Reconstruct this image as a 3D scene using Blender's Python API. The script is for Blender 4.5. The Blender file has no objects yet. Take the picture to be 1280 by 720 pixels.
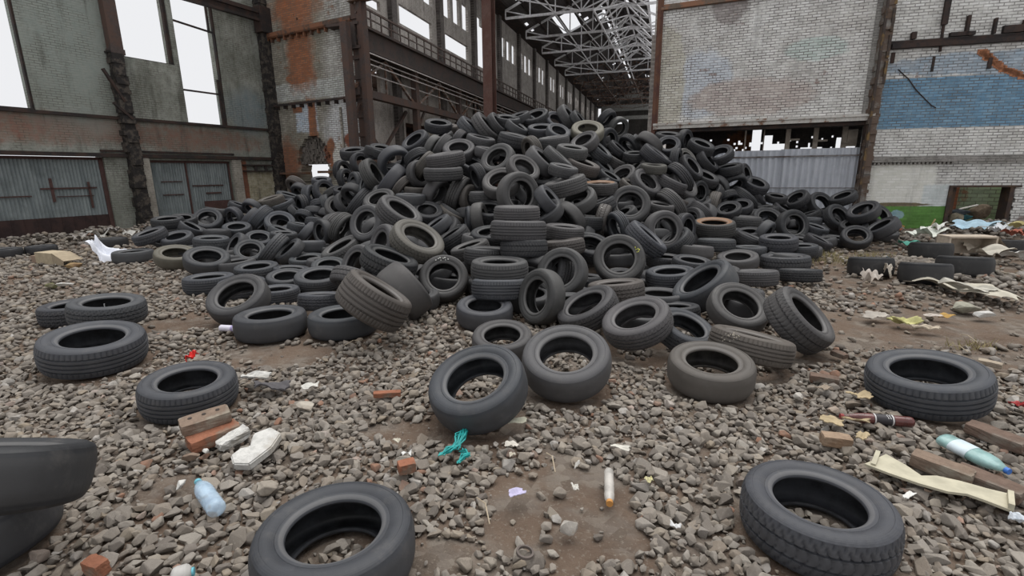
import bpy, bmesh, math, random
import numpy as np
from mathutils import Vector, Matrix
scene=bpy.context.scene
COL=scene.collection
# ------------------------------------------------------------ camera
F_PX=610.0; PITCH=math.radians(13.2); ROLL=math.radians(0.6); EYE=np.array([0,0,1.5])
_c,_s=math.cos(PITCH),math.sin(PITCH)
FWD=np.array([0,_c,-_s]); _u=np.array([0,_s,_c]); _r=np.array([1.,0,0])
RGT=_r*math.cos(ROLL)-_u*math.sin(ROLL); UPV=_u*math.cos(ROLL)+_r*math.sin(ROLL)
cam_data=bpy.data.cameras.new('camera'); cam=bpy.data.objects.new('camera',cam_data); COL.objects.link(cam)
cam_data.sensor_width=36; cam_data.lens=36*F_PX/1280; cam_data.clip_end=300; cam_data.clip_start=0.05
M=Matrix(((RGT[0],UPV[0],-FWD[0],0),(RGT[1],UPV[1],-FWD[1],0),(RGT[2],UPV[2],-FWD[2],1.5),(0,0,0,1)))
cam.matrix_world=M; scene.camera=cam
# ------------------------------------------------------------ sky and daylight
world=bpy.data.worlds.new('overcast_sky'); scene.world=world; world.use_nodes=True
wn=world.node_tree.nodes; wn['Background'].inputs[0].default_value=(0.855,0.862,0.885,1); wn['Background'].inputs[1].default_value=0.84
sun_d=bpy.data.lights.new('sun','SUN'); sun_d.energy=2.4; sun_d.angle=math.radians(60); sun_d.color=(1,.98,.95)
sun=bpy.data.objects.new('sun',sun_d); COL.objects.link(sun); sun.rotation_euler=(math.radians(-16),math.radians(8),0)
vs=scene.view_settings; vs.view_transform='Standard'; vs.look='None'; vs.exposure=0.25; vs.gamma=1; vs.use_curve_mapping=False
scene.cycles.use_denoising=True
scene.cycles.max_bounces=6; scene.cycles.diffuse_bounces=3; scene.cycles.transparent_max_bounces=12
# ------------------------------------------------------------ pixel measurement -> place
def ray(px,py): return FWD+RGT*(px-640)/F_PX+UPV*(360-py)/F_PX
def gp(px,py,z=0.0):
    r=ray(px,py); return EYE+r*((z-EYE[2])/r[2])
class Wall:
    """a vertical plane: origin on the ground, heading az degrees clockwise from +Y"""
    def __init__(s,P0,az):
        s.P=np.array(P0[:2],float); a=math.radians(az); s.e=np.array([math.sin(a),math.cos(a)])
        # outward normal (towards the hall / camera side)
        n=np.array([s.e[1],-s.e[0]]); s.n=n if n@(EYE[:2]-s.P)>0 else -n
        s.az=az
    def pt(s,u): return s.P+s.e*u
    def matrix(s):
        # local X along the wall, local Y = into the wall (away from camera side), local Z up
        y=-s.n
        return Matrix(((s.e[0],y[0],0,s.P[0]),(s.e[1],y[1],0,s.P[1]),(0,0,1,0),(0,0,0,1)))
# ------------------------------------------------------------ object helpers
def link(name,me,parent=None,mat=None,matrix=None):
    o=bpy.data.objects.new(name,me); COL.objects.link(o)
    if mat is not None:
        for m in (mat if isinstance(mat,(list,tuple)) else [mat]): me.materials.append(m)
    if parent is not None: o.parent=parent
    if matrix is not None: o.matrix_world=matrix
    return o
def tag(o,label=None,cat=None,group=None,kind=None):
    if label:o['label']=label
    if cat:o['category']=cat
    if group:o['group']=group
    if kind:o['kind']=kind
    return o
def empty(name,loc=(0,0,0),rz=0,matrix=None):
    o=bpy.data.objects.new(name,None); COL.objects.link(o); o.location=loc; o.rotation_euler=(0,0,rz)
    if matrix is not None:o.matrix_world=matrix
    return o
class MB:
    def __init__(s): s.v=[];s.f=[];s.mi=[]
    def quad(s,a,b,c,d,mi=0):
        i=len(s.v); s.v+= [tuple(a),tuple(b),tuple(c),tuple(d)]; s.f.append((i,i+1,i+2,i+3)); s.mi.append(mi)
    def box(s,x0,x1,y0,y1,z0,z1,mi=0):
        i=len(s.v); s.v+=[(x0,y0,z0),(x1,y0,z0),(x1,y1,z0),(x0,y1,z0),(x0,y0,z1),(x1,y0,z1),(x1,y1,z1),(x0,y1,z1)]
        for f in((0,3,2,1),(4,5,6,7),(0,1,5,4),(1,2,6,5),(2,3,7,6),(3,0,4,7)): s.f.append(tuple(i+k for k in f)); s.mi.append(mi)
    def bar(s,a,b,w,h=None,mi=0,up=(0,0,1)):
        a=Vector(a);b=Vector(b);h=h or w; d=(b-a).normalized(); u=Vector(up)
        if abs(d.dot(u))>.98:u=Vector((0,1,0)) if abs(d.y)<.9 else Vector((1,0,0))
        r=d.cross(u).normalized(); u=r.cross(d).normalized(); i=len(s.v)
        for p in(a,b):
            for x,y in((-1,-1),(1,-1),(1,1),(-1,1)): s.v.append(tuple(p+r*x*w/2+u*y*h/2))
        for f in((0,1,2,3),(7,6,5,4),(0,4,5,1),(1,5,6,2),(2,6,7,3),(3,7,4,0)): s.f.append(tuple(i+k for k in f)); s.mi.append(mi)
    def tube(s,pts,r,seg=8,mi=0,cap=True):
        pts=[Vector(p) for p in pts]; n=len(pts); i=len(s.v); rr=r if isinstance(r,(list,tuple)) else [r]*n
        up=Vector((0,0,1))
        for k,p in enumerate(pts):
            d=(pts[min(k+1,n-1)]-pts[max(k-1,0)]).normalized(); u=up if abs(d.dot(up))<.95 else Vector((1,0,0))
            a=d.cross(u).normalized(); b=a.cross(d)
            for q in range(seg):
                t=2*math.pi*q/seg; s.v.append(tuple(p+(a*math.cos(t)+b*math.sin(t))*rr[k]))
        for k in range(n-1):
            for q in range(seg):
                s.f.append((i+k*seg+q,i+k*seg+(q+1)%seg,i+(k+1)*seg+(q+1)%seg,i+(k+1)*seg+q)); s.mi.append(mi)
        if cap:
            s.f.append(tuple(i+q for q in range(seg))[::-1]); s.mi.append(mi)
            s.f.append(tuple(i+(n-1)*seg+q for q in range(seg))); s.mi.append(mi)
    def lathe(s,prof,seg=24,mi=0,origin=(0,0,0)):
        i=len(s.v);n=len(prof);ox,oy,oz=origin
        for (r,z) in prof:
            for q in range(seg):
                t=2*math.pi*q/seg; s.v.append((ox+r*math.cos(t),oy+r*math.sin(t),oz+z))
        for k in range(n-1):
            for q in range(seg):
                s.f.append((i+k*seg+q,i+k*seg+(q+1)%seg,i+(k+1)*seg+(q+1)%seg,i+(k+1)*seg+q)); s.mi.append(mi)
    def mesh(s,name,smooth=False,weld=False):
        me=bpy.data.meshes.new(name); me.from_pydata(s.v,[],s.f); me.validate(); 
        if len(me.polygons)==len(s.mi): me.polygons.foreach_set('material_index',s.mi)
        if weld:
            bm=bmesh.new();bm.from_mesh(me);bmesh.ops.remove_doubles(bm,verts=bm.verts,dist=1e-5);bmesh.ops.recalc_face_normals(bm,faces=bm.faces);bm.to_mesh(me);bm.free()
        if smooth: me.polygons.foreach_set('use_smooth',[True]*len(me.polygons))
        me.update(); return me
    def build(s,name,mat,parent=None,smooth=False,matrix=None,weld=False):
        return link(name,s.mesh(name,smooth,weld),parent,mat,matrix)
# ------------------------------------------------------------ materials
class NT:
    def __init__(s,name,rough=.9,spec=.3):
        s.m=bpy.data.materials.new(name); s.m.use_nodes=True; s.t=s.m.node_tree; s.b=s.t.nodes['Principled BSDF']
        s.b.inputs['Roughness'].default_value=rough; s.b.inputs['Specular IOR Level'].default_value=spec
        s.tc=s.t.nodes.new('ShaderNodeTexCoord'); s.obj=s.tc.outputs['Object']
    def n(s,t,**k):
        x=s.t.nodes.new(t)
        for a,b in k.items(): setattr(x,a,b)
        return x
    def _in(s,sock,v):
        if hasattr(v,'is_output') : s.t.links.new(v,sock)
        elif isinstance(v,(tuple,list)) and len(v)==3 and sock.type=='RGBA': sock.default_value=(*v,1)
        else: sock.default_value=v
    def xyz(s,v=None):
        x=s.n('ShaderNodeSeparateXYZ'); s._in(x.inputs[0],v or s.obj); return x.outputs
    def vec(s,x,y,z=0.0):
        c=s.n('ShaderNodeCombineXYZ'); s._in(c.inputs[0],x);s._in(c.inputs[1],y);s._in(c.inputs[2],z); return c.outputs[0]
    def math(s,op,a,b=0.0,c=0.0,clamp=False):
        x=s.n('ShaderNodeMath',operation=op,use_clamp=clamp); s._in(x.inputs[0],a);s._in(x.inputs[1],b);s._in(x.inputs[2],c); return x.outputs[0]
    def noise(s,scale,detail=4,rough=.6,vec=None,dist=0,color=False):
        x=s.n('ShaderNodeTexNoise'); s._in(x.inputs['Vector'],vec or s.obj); x.inputs['Scale'].default_value=scale; x.inputs['Detail'].default_value=detail; x.inputs['Roughness'].default_value=rough; x.inputs['Distortion'].default_value=dist
        return x.outputs['Color' if color else 'Fac']
    def mr(s,v,a,b,c=0.0,d=1.0):
        x=s.n('ShaderNodeMapRange',clamp=True,interpolation_type='SMOOTHSTEP'); s._in(x.inputs[0],v); x.inputs[1].default_value=a;x.inputs[2].default_value=b;x.inputs[3].default_value=c;x.inputs[4].default_value=d; return x.outputs[0]
    def mix(s,f,a,b,mode='MIX'):
        x=s.n('ShaderNodeMix',data_type='RGBA',blend_type=mode); s._in(x.inputs[0],f); s._in(x.inputs[6],a); s._in(x.inputs[7],b); return x.outputs[2]
    def ramp(s,f,stops):
        x=s.n('ShaderNodeValToRGB'); s._in(x.inputs[0],f); e=x.color_ramp.elements
        while len(e)<len(stops): e.new(.5)
        for i,(p,c) in enumerate(stops): e[i].position=p; e[i].color=(*c,1)
        return x.outputs[0]
    def brick(s,vec,c1,c2,mc,w=.3,h=.1,ms=.012,bias=0):
        x=s.n('ShaderNodeTexBrick'); s._in(x.inputs['Vector'],vec); s._in(x.inputs['Color1'],c1);s._in(x.inputs['Color2'],c2);s._in(x.inputs['Mortar'],mc)
        x.inputs['Scale'].default_value=1;x.inputs['Brick Width'].default_value=w;x.inputs['Row Height'].default_value=h;x.inputs['Mortar Size'].default_value=ms;x.inputs['Mortar Smooth'].default_value=.3;x.inputs['Bias'].default_value=bias
        return x.outputs
    def blob(s,cx,cz,rx,rz,amp=.6,nscale=2.5,box=False,soft=.12):
        """patch of paint / bare brick with a ragged edge, on the wall's own surface"""
        o=s.xyz(); dx=s.math('ABSOLUTE',s.math('DIVIDE',s.math('SUBTRACT',o[0],cx),rx)); dz=s.math('ABSOLUTE',s.math('DIVIDE',s.math('SUBTRACT',o[2],cz),rz))
        d=s.math('MAXIMUM',dx,dz) if box else s.math('SQRT',s.math('ADD',s.math('MULTIPLY',dx,dx),s.math('MULTIPLY',dz,dz)))
        d=s.math('ADD',d,s.math('MULTIPLY',s.math('SUBTRACT',s.noise(nscale,5,.65),.5),amp))
        return s.mr(d,1-soft,1+soft,1.0,0.0)
    def bump(s,h,strength=.4,dist=.02):
        x=s.n('ShaderNodeBump'); x.inputs['Strength'].default_value=strength; x.inputs['Distance'].default_value=dist; s._in(x.inputs['Height'],h); s.t.links.new(x.outputs[0],s.b.inputs['Normal'])
    def done(s,col=None,rough=None):
        if col is not None: s._in(s.b.inputs['Base Color'],col)
        if rough is not None: s._in(s.b.inputs['Roughness'],rough)
        return s.m
def plain(name,c,rough=.8,spec=.3,var=.25,scale=6,metal=0,bump=0):
    k=NT(name,rough,spec); k.b.inputs['Metallic'].default_value=metal
    n=k.noise(scale,5); f=k.mr(n,.25,.75); a=tuple(x*(1-var) for x in c); b=tuple(min(1,x*(1+var)) for x in c)
    if bump: k.bump(k.noise(scale*6,4),bump,.01)
    return k.done(k.mix(f,a,b))
def rusty(name,c,rust=(.10,.045,.025),amt=.5,scale=3):
    k=NT(name,.85,.25); n=k.noise(scale,6,.7); f=k.mr(n,.62-amt*.4,.72-amt*.3); v=k.mix(k.mr(k.noise(20,3),.3,.7),tuple(x*.75 for x in c),c)
    k.bump(k.noise(25,4),.3,.01)
    return k.done(k.mix(f,v,rust))
def sheet_mat(name,c,c2,streak=.5,rough=.55):
    k=NT(name,rough,.4); o=k.xyz(); v=k.vec(k.math('MULTIPLY',o[0],3.0),k.math('MULTIPLY',o[2],.35)); n=k.noise(2.2,5,.7,vec=v)
    m=k.mr(k.noise(1.3,5,.7),.45,.7); base=k.mix(k.mr(n,.35,.65),c,c2)
    return k.done(k.mix(k.math('MULTIPLY',m,streak),base,tuple(x*.55 for x in c)))
def wall_mat(name,paint,paint2,brick_c,mortar,peel=.5,bw=.3,bh=.1,patches=(),ms=.012,grime=.5):
    """painted brickwork; patches: (colour, colour2, mask args, keep_bricks)"""
    k=NT(name,.92,.15); o=k.xyz(); v=k.vec(o[0],o[2])
    wob=k.noise(1.7,3); v2=k.vec(o[0],k.math('ADD',o[2],k.math('MULTIPLY',wob,.02)))
    br=k.brick(v2,(.0,.0,.0),(1,1,1),(.5,.5,.5),bw,bh,ms)
    rnd=br['Color']; mort=br['Fac']
    big=k.noise(.45,6,.65); f=k.mr(big,.35,.65); col=k.mix(f,paint,paint2)
    col=k.mix(k.math('MULTIPLY',k.mr(k.noise(3.1,6,.75),.40,.62),.45),col,tuple(x*.55 for x in paint2))
    smooth_=0.0
    for p in patches:
        msk=k.blob(*p[2],**(p[3] if len(p)>3 else {}))
        if len(p)>4: smooth_=k.math('MAXIMUM',smooth_,msk)
        c=k.mix(k.mr(k.noise(5,5,.7),.3,.7),p[0],p[1]); col=k.mix(msk,col,c)
    col=k.mix(k.math('MULTIPLY',k.math('SUBTRACT',rnd,.5),.35) if False else .22,col,k.mix(rnd,tuple([.1]*3),tuple([.9]*3)),'OVERLAY')
    pe=k.mr(k.math('ADD',k.noise(1.1,7,.75),k.math('MULTIPLY',k.math('SUBTRACT',rnd,.5),.12)),.70-peel*.28,.76-peel*.26)
    bc=k.mix(rnd,brick_c,tuple(x*.6 for x in brick_c)); col=k.mix(k.math('MULTIPLY',pe,.85),col,bc)
    mort=k.math('MULTIPLY',mort,k.math('SUBTRACT',1.0,k.math('MULTIPLY',smooth_,.85)))
    gm=k.mr(k.noise(2.3,5,.7),.30,.62); col=k.mix(k.math('MULTIPLY',mort,k.math('ADD',k.math('MULTIPLY',gm,.65),.2)),col,mortar)
    # vertical water stains
    st=k.noise(1.0,5,.7,vec=k.vec(k.math('MULTIPLY',o[0],2.4),k.math('MULTIPLY',o[2],.25))); col=k.mix(k.math('MULTIPLY',k.mr(st,.52,.75),grime),col,(.10,.095,.085))
    h=k.math('ADD',k.math('MULTIPLY',k.math('SUBTRACT',1.0,mort),.7),k.math('MULTIPLY',k.noise(14,4),.5)); k.bump(h,.55,.02)
    return k.done(col)
def plaster_mat(name,a,b,stain,extra=(),scale=.7,grime=.6):
    k=NT(name,.93,.15); o=k.xyz(); col=k.mix(k.mr(k.noise(scale,7,.7),.35,.65),a,b)
    col=k.mix(k.math('MULTIPLY',k.mr(k.noise(4,6,.75),.45,.65),.5),col,stain); col=k.mix(k.math('MULTIPLY',k.mr(k.noise(13,5,.8),.50,.66),.45),col,tuple(x*.6 for x in stain))
    for p in extra:
        msk=k.blob(*p[2],**(p[3] if len(p)>3 else {})); col=k.mix(msk,col,k.mix(k.mr(k.noise(6,5,.7),.3,.7),p[0],p[1]))
    st=k.noise(1.2,5,.7,vec=k.vec(k.math('MULTIPLY',o[0],2.2),k.math('MULTIPLY',o[2],.3))); col=k.mix(k.math('MULTIPLY',k.mr(st,.5,.72),grime),col,tuple(x*.4 for x in stain))
    # faint courses of the brickwork under the render
    br=k.brick(k.vec(o[0],o[2]),(0,0,0),(1,1,1),(0,0,0),.2,.062,.008); col=k.mix(k.math('MULTIPLY',br['Fac'],k.mr(k.noise(1.5,4),.4,.6,.05,.6)),col,tuple(x*.45 for x in stain))
    k.bump(k.math('ADD',k.noise(9,6,.7),k.math('MULTIPLY',br['Fac'],-.25)),.5,.03); return k.done(col)
# ============================================================ THE BUILDING
rng=np.random.default_rng(7); random.seed(7)
LW=Wall(gp(0,303),28.5); C1=LW.pt(7.90); OW=Wall(C1,118.5); C2=OW.pt(4.35)
RW=Wall(gp(1188,285),105); C3=RW.pt(-2.19); PW=Wall(C3,113); GW=Wall(C2,17.3)
def wall_mesh(x0,x1,z0,z1,t,holes,step=None):
    xs=sorted({x0,x1,*[min(max(h[0],x0),x1) for h in holes],*[min(max(h[1],x0),x1) for h in holes]})
    zs=sorted({z0,z1,*[min(max(h[2],z0),z1) for h in holes],*[min(max(h[3],z0),z1) for h in holes]})
    nx,nz=len(xs)-1,len(zs)-1
    def solid(i,j):
        if i<0 or j<0 or i>=nx or j>=nz: return False
        cx,cz=(xs[i]+xs[i+1])/2,(zs[j]+zs[j+1])/2
        return not any(h[0]<cx<h[1] and h[2]<cz<h[3] for h in holes)
    m=MB()
    for i in range(nx):
        for j in range(nz):
            if not solid(i,j): continue
            a,b,c,d=xs[i],xs[i+1],zs[j],zs[j+1]
            m.quad((a,0,c),(b,0,c),(b,0,d),(a,0,d)); m.quad((b,t,c),(a,t,c),(a,t,d),(b,t,d))
            if not solid(i-1,j): m.quad((a,t,c),(a,0,c),(a,0,d),(a,t,d))
            if not solid(i+1,j): m.quad((b,0,c),(b,t,c),(b,t,d),(b,0,d))
            if not solid(i,j-1): m.quad((a,t,c),(b,t,c),(b,0,c),(a,0,c))
            if not solid(i,j+1): m.quad((a,0,d),(b,0,d),(b,t,d),(a,t,d))
    return m
def jag(x0,x1,z0,z1,step=.1,amp=.12,seed=0,arch=False):
    """a broken opening: one strip per brick course, ragged ends"""
    r=random.Random(seed); out=[]; n=max(1,int(round((z1-z0)/step)))
    for i in range(n):
        a=z0+(z1-z0)*i/n; b=z0+(z1-z0)*(i+1)/n; k=0
        if arch: 
            q=(i+.5)/n; k=(1-math.sqrt(max(0,1-q*q)))*(x1-x0)/2
        out.append((x0+k+r.uniform(-amp,amp),x1-k+r.uniform(-amp,amp),a,b))
    return out
GREY=(.34,.33,.30)
m_left=plaster_mat('weathered_grey_green_brickwork',(.34,.35,.31),(.205,.215,.185),(.14,.13,.105),
   extra=[((.24,.12,.09),(.22,.185,.15),(1.7,2.75,2.3,.36),dict(amp=2.6,nscale=4,soft=.5)),((.22,.13,.10),(.21,.18,.15),(5.0,2.65,2.2,.35),dict(amp=2.6,nscale=4,soft=.5)),
          ((.24,.27,.245),(.28,.30,.27),(2.1,5.2,1.1,2.2),dict(amp=1.2,nscale=1.5,soft=.7)),((.17,.21,.215),(.25,.27,.265),(7.0,3.7,.8,.7),dict(amp=.9,soft=.4)),
          ((.50,.46,.36),(.33,.30,.19),(7.15,.8,.62,.85),dict(amp=.35,box=True)),((.30,.12,.07),(.2,.1,.07),(6.5,1.0,.12,1.1),dict(amp=.8,box=True))])
lw=wall_mesh(-9,7.90,0,8.2,.45,[(-3.2,1.23,3.17,7.6),(3.36,4.74,4.8,7.6),(4.88,6.17,3.12,7.6),(-2.2,2.45,-1,2.08),(3.55,6.05,-1,2.0),(-8.5,-4.5,3.2,7.6),(-8,-3.4,-1,2.08)])
tag(lw.build('wall_left',m_left,matrix=LW.matrix()),kind='structure')
steel_d=rusty('dark_corroded_steel',(.034,.029,.028),(.052,.034,.028)); steel_b=rusty('brown_painted_steel',(.085,.066,.060),(.095,.06,.048))
steel_g=rusty('grey_flaking_steel',(.30,.28,.26),(.14,.08,.055),.6,5); steel_w=plain('white_painted_steel',(.82,.81,.82),.6,var=.18)
rust=rusty('orange_rust',(.11,.07,.055),(.16,.085,.05)); conc=plaster_mat('pale_concrete',(.42,.39,.34),(.33,.31,.27),(.2,.18,.15))
m=MB(); m.box(-9,7.9,-.10,.0,3.08,3.16); m.box(-9,7.9,-.14,-.0,2.06,2.16); m.box(2.4,6.2,-.05,0,2.2,2.26)
tag(m.build('trim_1',steel_d,matrix=LW.matrix()),kind='structure')
# window bars of the left wall
m=MB()
for s,z0,z1 in((1.23,3.17,7.6),(4.81,3.1,7.6),(6.17,3.1,7.6),(3.36,4.8,7.6),(4.70,4.8,7.6)): m.box(s-.045,s+.045,.05,.16,z0,z1)
m.box(3.36,4.74,.03,.16,4.74,4.82); m.box(-3.2,1.23,.03,.16,3.1,3.2)
m.build('window_1',steel_d,matrix=LW.matrix())['kind']='structure'
m=MB(); m.box(4.86,6.17,.1,.15,4.12,4.17); m.bar((4.88,.12,6.12),(6.15,.12,6.02),.05); m.box(4.86,6.17,.05,.2,3.08,3.14); m.box(6.05,6.10,.1,.15,3.12,4.6); m.box(6.0,6.04,.1,.15,6.0,7.5)
m.build('window_2',steel_d,matrix=LW.matrix())['kind']='structure'
# pilaster column between the gates, pocked and leaning a little
def pocked_column(name,x0,x1,y0,z0,z1,mat,wall,seed,step=.12,amp=.035,lean=0.0):
    r=random.Random(seed); m=MB(); z=z0
    while z<z1:
        h=step*r.uniform(.6,1.6); a=r.uniform(-amp,amp); b=r.uniform(-amp,amp); l=lean*(z-z0)
        m.box(x0+a+l,x1+b+l,y0+r.uniform(-amp,amp),0,z,min(z1,z+h)); z+=h
    return tag(m.build(name,mat,matrix=wall.matrix()),kind='structure')
pm=rusty('pocked_dark_column',(.030,.027,.026),(.085,.072,.06),.4,6)
pocked_column('column_left',2.97,3.27,-.28,0,4.85,pm,LW,3)
m=MB(); m.box(3.0,3.3,-.26,-.02,4.85,8.2); m.box(2.98,3.32,-.28,0,4.78,4.92); tag(m.build('column_left_upper',steel_b,matrix=LW.matrix()),kind='structure')
m=MB(); m.bar((2.72,-.25,4.35),(3.1,-.25,3.55),.09,.06); m.bar((2.8,-.3,3.5),(3.2,-.3,3.1),.06); tag(m.build('bracket_beam',steel_d,matrix=LW.matrix()),kind='structure')
m=MB(); m.box(3.34,3.53,-.12,0,0,2.05); tag(m.build('concrete_pilaster',conc,matrix=LW.matrix()),kind='structure')
m=MB(); m.box(6.07,6.38,-.1,0,0,2.05); tag(m.build('grey_pilaster',conc,matrix=LW.matrix()),kind='structure')
pocked_column('column_corner',7.62,7.92,-.34,0,8.2,pm,LW,5,amp=.02)
m=MB(); m.box(4.9,7.9,-.45,-.32,6.86,6.98); m.box(4.6,7.9,-.45,-.30,6.62,6.70); m.box(4.9,7.9,-.39,-.36,6.65,6.9); 
m.box(7.5,7.95,-.5,-.1,6.3,7.1); tag(m.build('beam_left',steel_d,matrix=LW.matrix()),kind='structure')
m=MB(); m.box(6.45,7.55,-.16,-.02,1.66,1.70); m.box(6.45,7.55,-.16,-.02,1.86,1.90); m.tube([(6.9,-.1,1.70),(6.9,-.1,1.86)],.05); m.tube([(7.3,-.1,1.70),(7.3,-.1,1.86)],.05)
tag(m.build('trim_2',steel_d,matrix=LW.matrix()),kind='structure')
# corrugated gates
def corrugated(x0,x1,z0,z1,y,pitch=.076,depth=.018,zstep=1,vary=0):
    m=MB(); n=int((x1-x0)/pitch*6); r=random.Random(1)
    xs=[x0+(x1-x0)*i/n for i in range(n+1)]; off=[depth*math.sin(2*math.pi*(x-x0)/pitch) for x in xs]
    for t,sg in((0,1),(.004,-1)):
        i0=len(m.v)
        for x,o in zip(xs,off): m.v.append((x,y+o+t,z0)); m.v.append((x,y+o+t,z1+(r.uniform(-vary,vary) if vary else 0)))
        for i in range(n):
            a=i0+2*i; f=(a,a+2,a+3,a+1); m.f.append(f if sg>0 else f[::-1]); m.mi.append(0)
    return m
gate_sh=sheet_mat('grey_green_corrugated_sheet',(.16,.185,.19),(.24,.27,.27),.6); gate_br=rusty('dark_red_brown_panel',(.038,.025,.024),(.05,.03,.027))
def gate(name,x0,x1,bz,label,extra):
    t=empty(name,matrix=LW.matrix() @ Matrix.Translation((x0,.12,0)))
    W=x1-x0
    g=corrugated(0,W,bz,2.05,0); g.build('corrugated_panel',gate_sh,t,smooth=True)
    m=MB(); m.box(0,W,-.03,.03,-.1,bz)
    for k in range(int(W/.25)+1): m.box(k*.25,k*.25+.02,-.04,-.03,0,bz)
    m.build('kick_panel',gate_br,t)
    m=MB()
    for e in extra: m.box(e[0],e[1],-.05,-.018,e[2],e[3])
    m.build('frame_rail',rusty('rust_red_rail_'+name,(.10,.055,.05),(.07,.04,.035)),t)
    t['kind']='structure'; t['label']=label
    for c in t.children: c['kind']='structure'
    return t
def dd(x0,W):
    return [(x0+.9,x0+2.1,1.22,1.26),(x0+1.1,x0+1.16,.9,1.5),(x0+1.9,x0+1.95,.7,1.4),(x0-.1,x0+.0,.5,2.05),(x0+1.2,x0+2.0,1.02,1.04),(x0+.0,x0+.7,1.05,1.08)]
gate('door_1',-2.2,2.45,.5,'long grey-green corrugated gate in the left wall',dd(2.3,4)+[(.6,.66,.4,2.05),(1.9,1.96,.4,2.05),(4.55,4.65,-.1,2.05),(0,4.6,1.98,2.05),(1.95,2.3,.9,1.25)])
gate('door_2',3.55,6.05,.32,'short grey-green corrugated gate between two pilasters',[(1.05,1.1,.3,2.0),(0,.05,0,2),(2.44,2.5,0,2),(1.2,2.2,1.2,1.24),(.3,.9,.95,.98),(.3,.9,1.35,1.38),(1.6,2.1,.95,1.0),(0,2.5,1.93,2.0),(1.5,2.5,.3,.72)])
gate('door_3',-8,-3.4,.5,'corrugated gate further left in the left wall',[(0,4.6,1.98,2.05),(2,2.06,.4,2.05)])
# ------------------------------------------------------------ orange wall
ora=((.34,.125,.055),(.24,.115,.07)); whi=((.66,.66,.66),(.52,.53,.54)); blu=((.45,.53,.62),(.58,.62,.66))
m_or=wall_mat('flaking_orange_and_white_brickwork',(.36,.34,.29),(.25,.235,.19),(.30,.15,.09),(.12,.10,.08),.45,patches=[
   ((.50,.49,.46),(.34,.33,.30),(4.1,5.2,1.1,3.2),dict(amp=1.2,nscale=1.2,soft=.35)),
   (*whi,(3.7,3.0,1.0,1.1),dict(amp=1.0,nscale=1.5,soft=.3)),(*blu,(1.75,3.45,.55,.45),dict(amp=.6,nscale=2,box=True)),
   ((.50,.51,.49),(.36,.37,.34),(2.4,4.35,2.2,.28),dict(amp=.5,box=True,nscale=2)),
   (*ora,(1.75,5.5,.60,1.0),dict(amp=1.5,nscale=2.6,box=True,soft=.35)),(*ora,(1.7,7.0,1.1,.75),dict(amp=1.6,nscale=2.2,soft=.35)),(*ora,(1.5,4.78,.55,.2),dict(amp=.9,nscale=3)),
   (*ora,(2.05,3.3,.20,.75),dict(amp=1.3,nscale=4,box=True,soft=.3)),(*ora,(1.35,3.75,.25,.10),dict(amp=.6,box=True)),
   ((.30,.125,.07),(.22,.12,.08),(.62,2.0,.55,.75),dict(amp=1.4,nscale=2.5,soft=.4)),(*ora,(2.85,2.2,.25,.55),dict(amp=.9,nscale=3)),((.30,.10,.06),(.2,.08,.05),(3.75,2.6,.3,.25),dict(amp=.8,nscale=3)),
   ((.70,.69,.64),(.6,.6,.55),(3.3,1.9,.42,.75),dict(amp=.6,nscale=2)),
   ],bw=.22,bh=.065,grime=.7)
holes=jag(1.22,2.60,1.15,1.88,.08,.05,2)+jag(1.1,2.8,1.88,2.85,.08,.04,4,arch=True)+[(1.62,1.66,6.7,6.75),(1.75,1.82,6.55,6.62),(1.9,1.94,6.1,6.14)]
tag(wall_mesh(0,4.35,0,9.5,.45,holes).build('wall_middle',m_or,matrix=OW.matrix()),kind='structure')
rub=plaster_mat('crumbled_grey_brick_rubble',(.20,.18,.16),(.14,.12,.105),(.09,.08,.07),extra=[((.32,.13,.08),(.2,.1,.07),(2.6,2.25,.25,.4),dict(amp=.9,nscale=4))])
m=MB(); r=random.Random(9)
for i in range(24):
    for j in range(11):
        x=.95+i*.08; z=1.9+j*.085; m.box(x+r.uniform(-.01,.01),x+.088,.16+r.uniform(-.06,.05),.4,z+r.uniform(-.01,.01),z+.09)
tag(m.build('wall_niche_fill',rub,matrix=OW.matrix()),kind='structure')
m=MB()
m.box(.2,4.3,-.14,0,6.12,6.18); m.box(.2,4.3,-.14,-.12,6.12,6.3); m.bar((.1,-.1,5.95),(.5,-.1,6.2),.06)
for k in range(12): m.box(.5+k*.33,.54+k*.33,-.13,-.02,6.0,6.14)
tag(m.build('trim_3',rusty('rusty_ledge_rail',(.10,.07,.055),(.2,.09,.05)),matrix=OW.matrix()),kind='structure')
m=MB(); m.box(.15,4.3,-.18,-.12,3.90,3.97)
for k in range(10): m.box(.4+k*.42,.44+k*.42,-.16,0,3.80,3.98); 
tag(m.build('trim_4',steel_d,matrix=OW.matrix()),kind='structure')
m=MB(); m.box(-.1,1.75,-.25,-.05,1.55,1.62); m.box(2.3,2.95,-.22,-.05,1.58,1.66); m.box(.7,.78,-.2,-.05,.3,1.5)
tag(m.build('trim_5',rust,matrix=OW.matrix()),kind='structure')
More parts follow.
